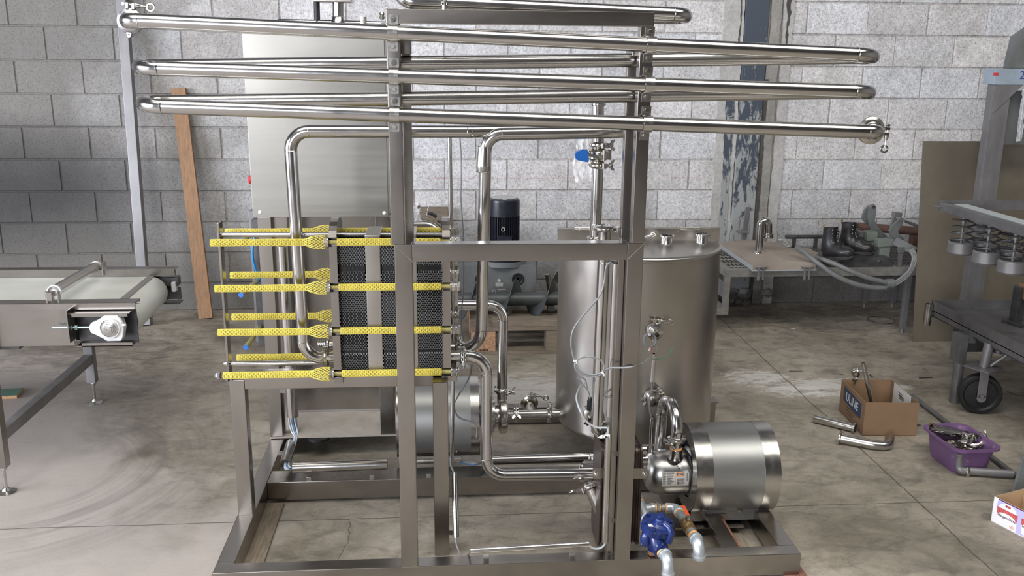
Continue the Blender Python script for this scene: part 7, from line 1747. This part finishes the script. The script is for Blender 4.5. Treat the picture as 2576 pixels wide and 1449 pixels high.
# white delivery note on the right inner side
db = (D0-B0).normalized(); nbk = V(-db.y, db.x, 0)
if nbk.x > 0: nbk = -nbk
bm = nb(); prism(bm, [(0.05, 0.03), (0.262, 0.03), (0.262, hB+0.002), (0.075, hB+0.002)], B0+nbk*0.006, db, V(0, 0, 1), nbk, 0.0006)
pn = obj('delivery_note', bm, MT['paper'], smooth=False); tag(pn, 'white printed delivery note propped inside the cardboard box', 'paper')
bm = nb(); r = random.Random(8)
for k in range(12): x = 0.085+k*0.004; bx2 = [(x, 0.105), (x+0.002, 0.105), (x+0.002, 0.125), (x, 0.125)]; bm.faces.new([bm.verts.new(B0+nbk*0.0072+db*(0.235-a+0.04)+V(0, 0, z)) for a, z in bx2])
for (x, z, w_, h_) in ((0.17, 0.118, 0.03, 0.006), (0.16, 0.13, 0.05, 0.003), (0.07, 0.08, 0.02, 0.012), (0.07, 0.06, 0.05, 0.003)): bm.faces.new([bm.verts.new(B0+nbk*0.0072+db*a+V(0, 0, zz)) for a, zz in ((x, z), (x+w_, z), (x+w_, z+h_), (x, z+h_))])
pr = obj('note_print', bm, MT['ink'], pn, recalc=False)
text('lettering', '6LF1', MT['ink'], pn, B0+nbk*0.0074+db*0.12+V(0, 0, 0.088), -db, (0, 0, 1), 0.022, 0.0002, 0.0003)
# tube standing in the box, and the clamp hanging on its lip
ta_ = P(2201, 1012, (A0.y+C0.y)/2); ta_ = V(ctr.x-0.0, ctr.y-0.05, 0.0135); tt = P(2171, 913, ctr.y+0.02)
t = thing('loose_tube', 'slim steel tube standing upright and leaning in the cardboard box', 'tube', ta_)
bm = nb(); tubeh(bm, V(P(2202, 1020, ctr.y-0.02).x+0.01, ctr.y-0.02, 0.016), tt, 0.0098, 0.008, 18); cyl(bm, V(P(2202, 1020, ctr.y-0.02).x+0.01, ctr.y-0.02, 0.018), tt.lerp(V(P(2202, 1020, ctr.y-0.02).x, ctr.y, 0.02), 0.1), 0.0081, 14); obj('straight_tube', bm, MT['pipe2'], t)
bm = nb(); q = P(2184, 935, ctr.y+0.01); bar(bm, q, q+V(-0.035, 0, 0.0), 0.012, 0.003, up=(0, 0, 1)); bar(bm, q+V(0.004, 0, -0.01), q+V(0.022, 0, -0.026), 0.014, 0.006); obj('clip', bm, MT['bolt'], t)
t = thing('hose_clamp', 'small steel clamp fitting hanging on the back rim of the cardboard box', 'clamp', P(2150, 955, C0.y-0.01))
q = P(2152, 940, C0.y-0.01); bm = nb(); torus(bm, q+V(0.0, 0, 0.002), (1, 0.6, 0.2), 0.018, 0.006, 18, 6)
for (dx, dz) in ((0.004, 0.022), (0.002, -0.024), (-0.012, 0.01)): sphere(bm, q+V(dx, -0.004, dz), 0.0085, 10)
cyl(bm, q+V(0, 0, -0.05), q+V(0.004, 0, -0.01), 0.005, 10); hexnut(bm, q+V(0, 0, -0.034), (0, 0, 1), 0.012, 0.008); bar(bm, q+V(0.015, 0, 0.01), q+V(0.045, 0, 0.018), 0.012, 0.003); obj('clamp_body', bm, MT['cast'], t)
t = thing('scrap_fitting', 'small brown fitting lying at the bottom of the cardboard box', 'fitting', V(ctr.x+0.03, ctr.y-0.02, 0.01)); bm = nb(); cyl(bm, (ctr.x+0.02, ctr.y, 0.02), (ctr.x+0.06, ctr.y+0.03, 0.03), 0.014, 14); hexnut(bm, (ctr.x+0.055, ctr.y+0.027, 0.028), (0.8, 0.6, 0.1), 0.02, 0.012); obj('fitting_body', bm, MT['rod'], t)
# loose pipes on the floor
a, b = PZ(2048, 1052, 0.021), PZ(2150, 1077, 0.021); dl = (b-a).normalized()
t = thing('loose_pipe', 'straight steel pipe piece on the floor, its flared open end against the cardboard box', 'pipe', a)
bm = nb(); tubeh(bm, a, b, 0.0195, 0.018, 24); tubeh(bm, b-dl*0.004, b+dl*0.004, 0.0255, 0.018, 24); cyl(bm, a.lerp(b, 0.02), a.lerp(b, 0.7), 0.0182, 20); torus(bm, a.lerp(b, 0.8), dl, 0.0195, 0.0008, 20, 5); obj('straight_tube', bm, MT['pipe2'], t)
a, b = PZ(2113, 1102, 0.027), PZ(2196, 1119, 0.022); c_ = PZ(2236, 1122, 0.022); e_ = PZ(2244, 1105, 0.03)
t = thing('loose_pipe', 'bent steel pipe piece with a flanged left end lying on the floor before the box', 'pipe', a)
bm = nb(); f, _ = fillet([a, b, c_, e_+V(0, 0.02, 0)], 0.05, 8); sweep(bm, f, 0.0205, 24, cap=True); dl = (b-a).normalized(); lathe(bm, a-dl*0.004, dl, [(0.017, 0), (0.0295, 0), (0.0295, 0.005), (0.0205, 0.009)], 24); obj('bent_tube', bm, MT['pipe2'], t)
# long dull bar behind box and basin
a, b = PZ(2294, 996, 0.012), PZ(2566, 1205, 0.012)
bm = nb(); cyl(bm, a, b, 0.0105, 14); tag(obj('long_rod', bm, MT['cart']), 'long dark rod lying on the floor behind the box and the purple basin', 'rod')
# purple basin
MT['purple'] = mat('translucent_purple_plastic', (0.17, 0.09, 0.205), 0.35, 0, 0.05, 10, 0.02, alpha=0.86)
zr = 0.118
cs = [PZ(2322, 1072, zr), PZ(2425, 1066, zr), PZ(2516, 1128, zr), PZ(2412, 1135, zr)]
bcn = sum(cs, V(0, 0, 0))/4
e1 = ((cs[2]-cs[1])+(cs[3]-cs[0]))/2; e2 = ((cs[1]-cs[0])+(cs[2]-cs[3]))/2
L1_, L2_ = e1.length, e2.length; u1 = e1.normalized(); u2 = (e2-u1*e2.dot(u1)).normalized(); L2_ = e2.dot(u2)
bs = thing('plastic_basin', 'translucent purple plastic basin full of steel fittings on the floor', 'basin', V(bcn.x, bcn.y, 0))
bm = nb(); rings = []
for (sc_, z) in ((0.78, 0.004), (0.84, 0.02), (0.91, 0.07), (0.96, zr-0.006), (0.97, zr), (1.11, zr+0.002), (1.11, zr-0.006), (0.98, zr-0.006), (0.92, 0.07), (0.85, 0.02), (0.79, 0.0)):
    pp = rrect(L1_*sc_, L2_*sc_, min(L1_, L2_)*0.26, 7); rings.append([bm.verts.new(V(bcn.x, bcn.y, z)+u1*p[0]+u2*p[1]) for p in pp])
for A_, B_ in zip(rings, rings[1:]):
    for k in range(len(A_)): bm.faces.new((A_[k], A_[(k+1) % len(A_)], B_[(k+1) % len(B_)], B_[k]))
bm.faces.new(rings[0]); bm.faces.new(rings[-1][::-1]); obj('bowl', bm, MT['purple'], bs)
def bp(px, py, z): return PZ(px, py, z)
a, b = bp(2344, 1078, 0.118), bp(2424, 1094, 0.085); da = (b-a).normalized()
t = thing('loose_pipe', 'steel pipe piece with a flanged open mouth resting on the basin rim', 'pipe', b)
bm = nb(); tubeh(bm, a, b, 0.0185, 0.0165, 22); tubeh(bm, a-da*0.003, a+da*0.004, 0.0255, 0.0165, 24); cyl(bm, a.lerp(b, 0.25), b, 0.0170, 18); obj('straight_tube', bm, MT['pipe'], t)
r = random.Random(12)
for i, (px, py, z, rr, lab) in enumerate(((2438, 1093, 0.100, 0.024, 'rearmost bright pipe clamp in the purple basin'), (2452, 1108, 0.098, 0.026, 'bright pipe clamp at the right of the purple basin'), (2428, 1110, 0.092, 0.023, 'bright pipe clamp in the middle of the purple basin'), (2398, 1118, 0.070, 0.024, 'dull ring clamp at the front left of the purple basin'), (2442, 1122, 0.070, 0.020, 'small clamp in the front of the purple basin'))):
    p_ = bp(px, py, z); t = thing('tri_clamp', lab, 'clamp', p_-V(0, 0, 0.01), 'pipe clamps heaped in the purple basin')
    tri_clamp(t, p_, (r.uniform(-.5, .5), r.uniform(-.5, .5), 1), rr, (1, r.uniform(-1, 1), 0), 0.03, eye=(i == 3))
# wash-up of small fittings below
bm = nb()
for k in range(16):
    x, y = r.uniform(-.28, .28)*L1_, r.uniform(-.24, .24)*L2_; p_ = V(bcn.x, bcn.y, 0.03+r.uniform(0, .028))+u1*x+u2*y
    d_ = V(r.uniform(-1, 1), r.uniform(-1, 1), r.uniform(-.5, .5)).normalized(); lathe(bm, p_, d_, [(0.012, 0), (0.020, 0), (0.020, 0.008), (0.013, 0.012), (0.013, 0.03), (0.010, 0.03)], 16)
tag(obj('loose_fittings', bm, MT['cast']), 'heap of small steel ferrules filling the bottom of the purple basin', 'fittings', kind='stuff')
# trap bend and tube in front of the basin
t = thing('drain_elbow_pipe', 'dull pipe with a bend and a large nut lying in front of the purple basin', 'pipe', bp(2410, 1190, 0))
a = P(2416, 1140, bp(2412, 1194, 0).y); b = V(a.x, a.y, 0.035); c_ = bp(2420, 1196, 0.022); 
c_ = V(b.x+0.03, b.y-0.012, 0.022); e_ = PZ(2548, 1192, 0.022)
bm = nb(); f, _ = fillet([a, b, V(b.x+0.005, b.y-0.01, 0.022), c_], 0.02, 5); sweep(bm, f, 0.0155, 18); lathe(bm, a-V(0, 0, 0.012), (0, 0, 1), [(0.0155, 0), (0.019, 0.002), (0.019, 0.012), (0.0155, 0.014)], 18); obj('bend', bm, MT['greysteel'], t)
bm = nb(); hexnut(bm, c_-V(0.008, 0, 0), e_-c_, 0.026, 0.014); obj('nut', bm, MT['cast'], t)
bm = nb(); cyl(bm, c_, e_, 0.0165, 20); obj('straight_tube', bm, MT['greysteel'], t)
# grey leaning post at the right edge
bm = nb(); q = PZ(2548, 1262, 0); bar(bm, V(q.x+0.05, q.y+0.02, 0.004), V(q.x+0.20, q.y+0.06, 0.75), 0.10, 0.012, up=(0, 1, 0), bev=0.002)
tag(obj('leaning_plate', bm, MT['oldgrey']), 'grey flat plate leaning at the right picture edge behind the ice cream carton', 'plate')
# ice cream carton
MT['lilac'] = mat('lilac_print', (0.50, 0.46, 0.74), 0.45, 0, 0.03, 20, 0)
MT['wprint'] = mat('white_coated_card', (0.80, 0.80, 0.82), 0.45, 0, 0.03, 20, 0)
MT['pinkred'] = mat('raspberry_print', (0.52, 0.10, 0.10), 0.5, 0, 0.25, 90, 0)
MT['maroon'] = mat('maroon_print', (0.10, 0.02, 0.05), 0.5, 0, 0.05, 20, 0)
MT['skin'] = mat('peach_print', (0.74, 0.50, 0.44), 0.5, 0, 0.1, 60, 0)
MT['tan'] = mat('inner_card_tan', (0.50, 0.36, 0.23), 0.8, 0, 0.06, 20, 0.05)
K0 = PZ(2492, 1310, 0); K1 = PZ(2600, 1366, 0); dk = (K1-K0).normalized(); nk = V(-dk.y, dk.x, 0)
if nk.y < 0: nk = -nk
Wk = 0.30; Hk = 0.098; Dk = 0.16; K1 = K0+dk*Wk
ck = thing('ice_cream_carton', 'torn open printed ice cream carton on the floor at the right edge', 'carton', K0)
for nm_, p, q in (('front_panel', K0, K1), ('side_panel', K1, K1+nk*Dk), ('back_panel', K1+nk*Dk, K0+nk*Dk), ('side_panel', K0+nk*Dk, K0)):
    bm = panel(p, q, Hk if nm_ != 'back_panel' else Hk+0.02, 0.0012, inward=1); obj(nm_, bm, MT['wprint'] if nm_ == 'front_panel' else MT['tan'], ck, smooth=False)
bm = nb(); prism(bm, [(0, 0), (Wk, 0), (Wk, Dk), (0, Dk)], K0+V(0, 0, 0.0005), dk, nk, (0, 0, 1), 0.001); obj('bottom', bm, MT['tan'], ck, smooth=False)
def kp(u, z, off=0.0005): return K0+dk*u+V(0, 0, z)-nk*off
def kpoly(nm_, pts, m, off): bm = nb(); bm.faces.new([bm.verts.new(kp(u, z, off)) for u, z in pts]); obj(nm_, bm, MT[m], ck, recalc=False)
kpoly('lilac_field', [(0.016, 0.060), (0.018, Hk-0.002), (Wk, Hk-0.002), (Wk, 0.03), (0.15, 0.004), (0.10, 0.004), (0.10, 0.060)], 'lilac', 0.0004)
kpoly('dark_edge', [(0.02, Hk-0.004), (0.02, Hk), (Wk, Hk), (Wk, Hk-0.004)], 'maroon', 0.0006)
for cu_ in (0.060, 0.158):
    kpoly('cup_lid', [(cu_+0.036*math.cos(PI*k/14), 0.068+0.024*math.sin(PI*k/14)) for k in range(15)], 'wprint' if cu_ < 0.1 else 'skin', 0.0007)
    kpoly('cup_print', [(cu_-0.042, 0.066), (cu_+0.042, 0.066), (cu_+0.034, 0.010), (cu_-0.034, 0.010)], 'wprint', 0.0008)
    kpoly('fruit_band', [(cu_-0.042, 0.068), (cu_+0.042, 0.068), (cu_+0.039, 0.036), (cu_-0.040, 0.044)], 'pinkred', 0.0010)
    kpoly('name_oval', [(cu_+0.036*math.cos(2*PI*k/26), 0.040+0.015*math.sin(2*PI*k/26)) for k in range(26)], 'wprint', 0.0014)
    text('lettering', 'Häagen-Dazs', MT['maroon'], ck, kp(cu_, 0.040, 0.0018), dk, (0, 0, 1), 0.0135, 0.0001, 0.0002)
kpoly('fruit_spot', [(0.060+0.011*math.cos(2*PI*k/12), 0.083+0.006*math.sin(4*PI*k/12)) for k in range(12)], 'pinkred', 0.0012)
kpoly('peach_spot', [(0.085+0.010*math.cos(2*PI*k/12), 0.014+0.008*math.sin(2*PI*k/12)) for k in range(12)], 'skin', 0.0012)
bm = nb(); prism(bm, [(0, 0), (0.05, 0), (0.045, 0.04), (0.012, 0.055), (0.0, 0.03)], K0+nk*(Dk-0.02)+V(0, 0, Hk)+dk*0.02, dk, V(0, 0, 1)*0.9+nk*0.2, nk, 0.0012); obj('torn_flap', bm, MT['tan'], ck, smooth=False)
# twigs scattered on the floor
for i, (pp, lab) in enumerate((([(2095, 938), (2120, 941)], 'twig left of the cardboard box beyond the white paint spill'), ([(2312, 951), (2345, 949)], 'dark twig between the cardboard box and the caster'), ([(1985, 933), (2020, 934)], 'thin twig nearest the tank on the open floor'), ([(2300, 1066), (2316, 1070)], 'dark twig at the right corner of the cardboard box'), ([(2534, 985), (2556, 993), (2576, 996)], 'twig right of the caster at the picture edge'))):
    bm = nb(); sweep(bm, [PZ(x, y, 0.004) for x, y in pp], 0.0028, 6); tag(obj('twig', bm, MT['darksteel']), lab, 'twig')
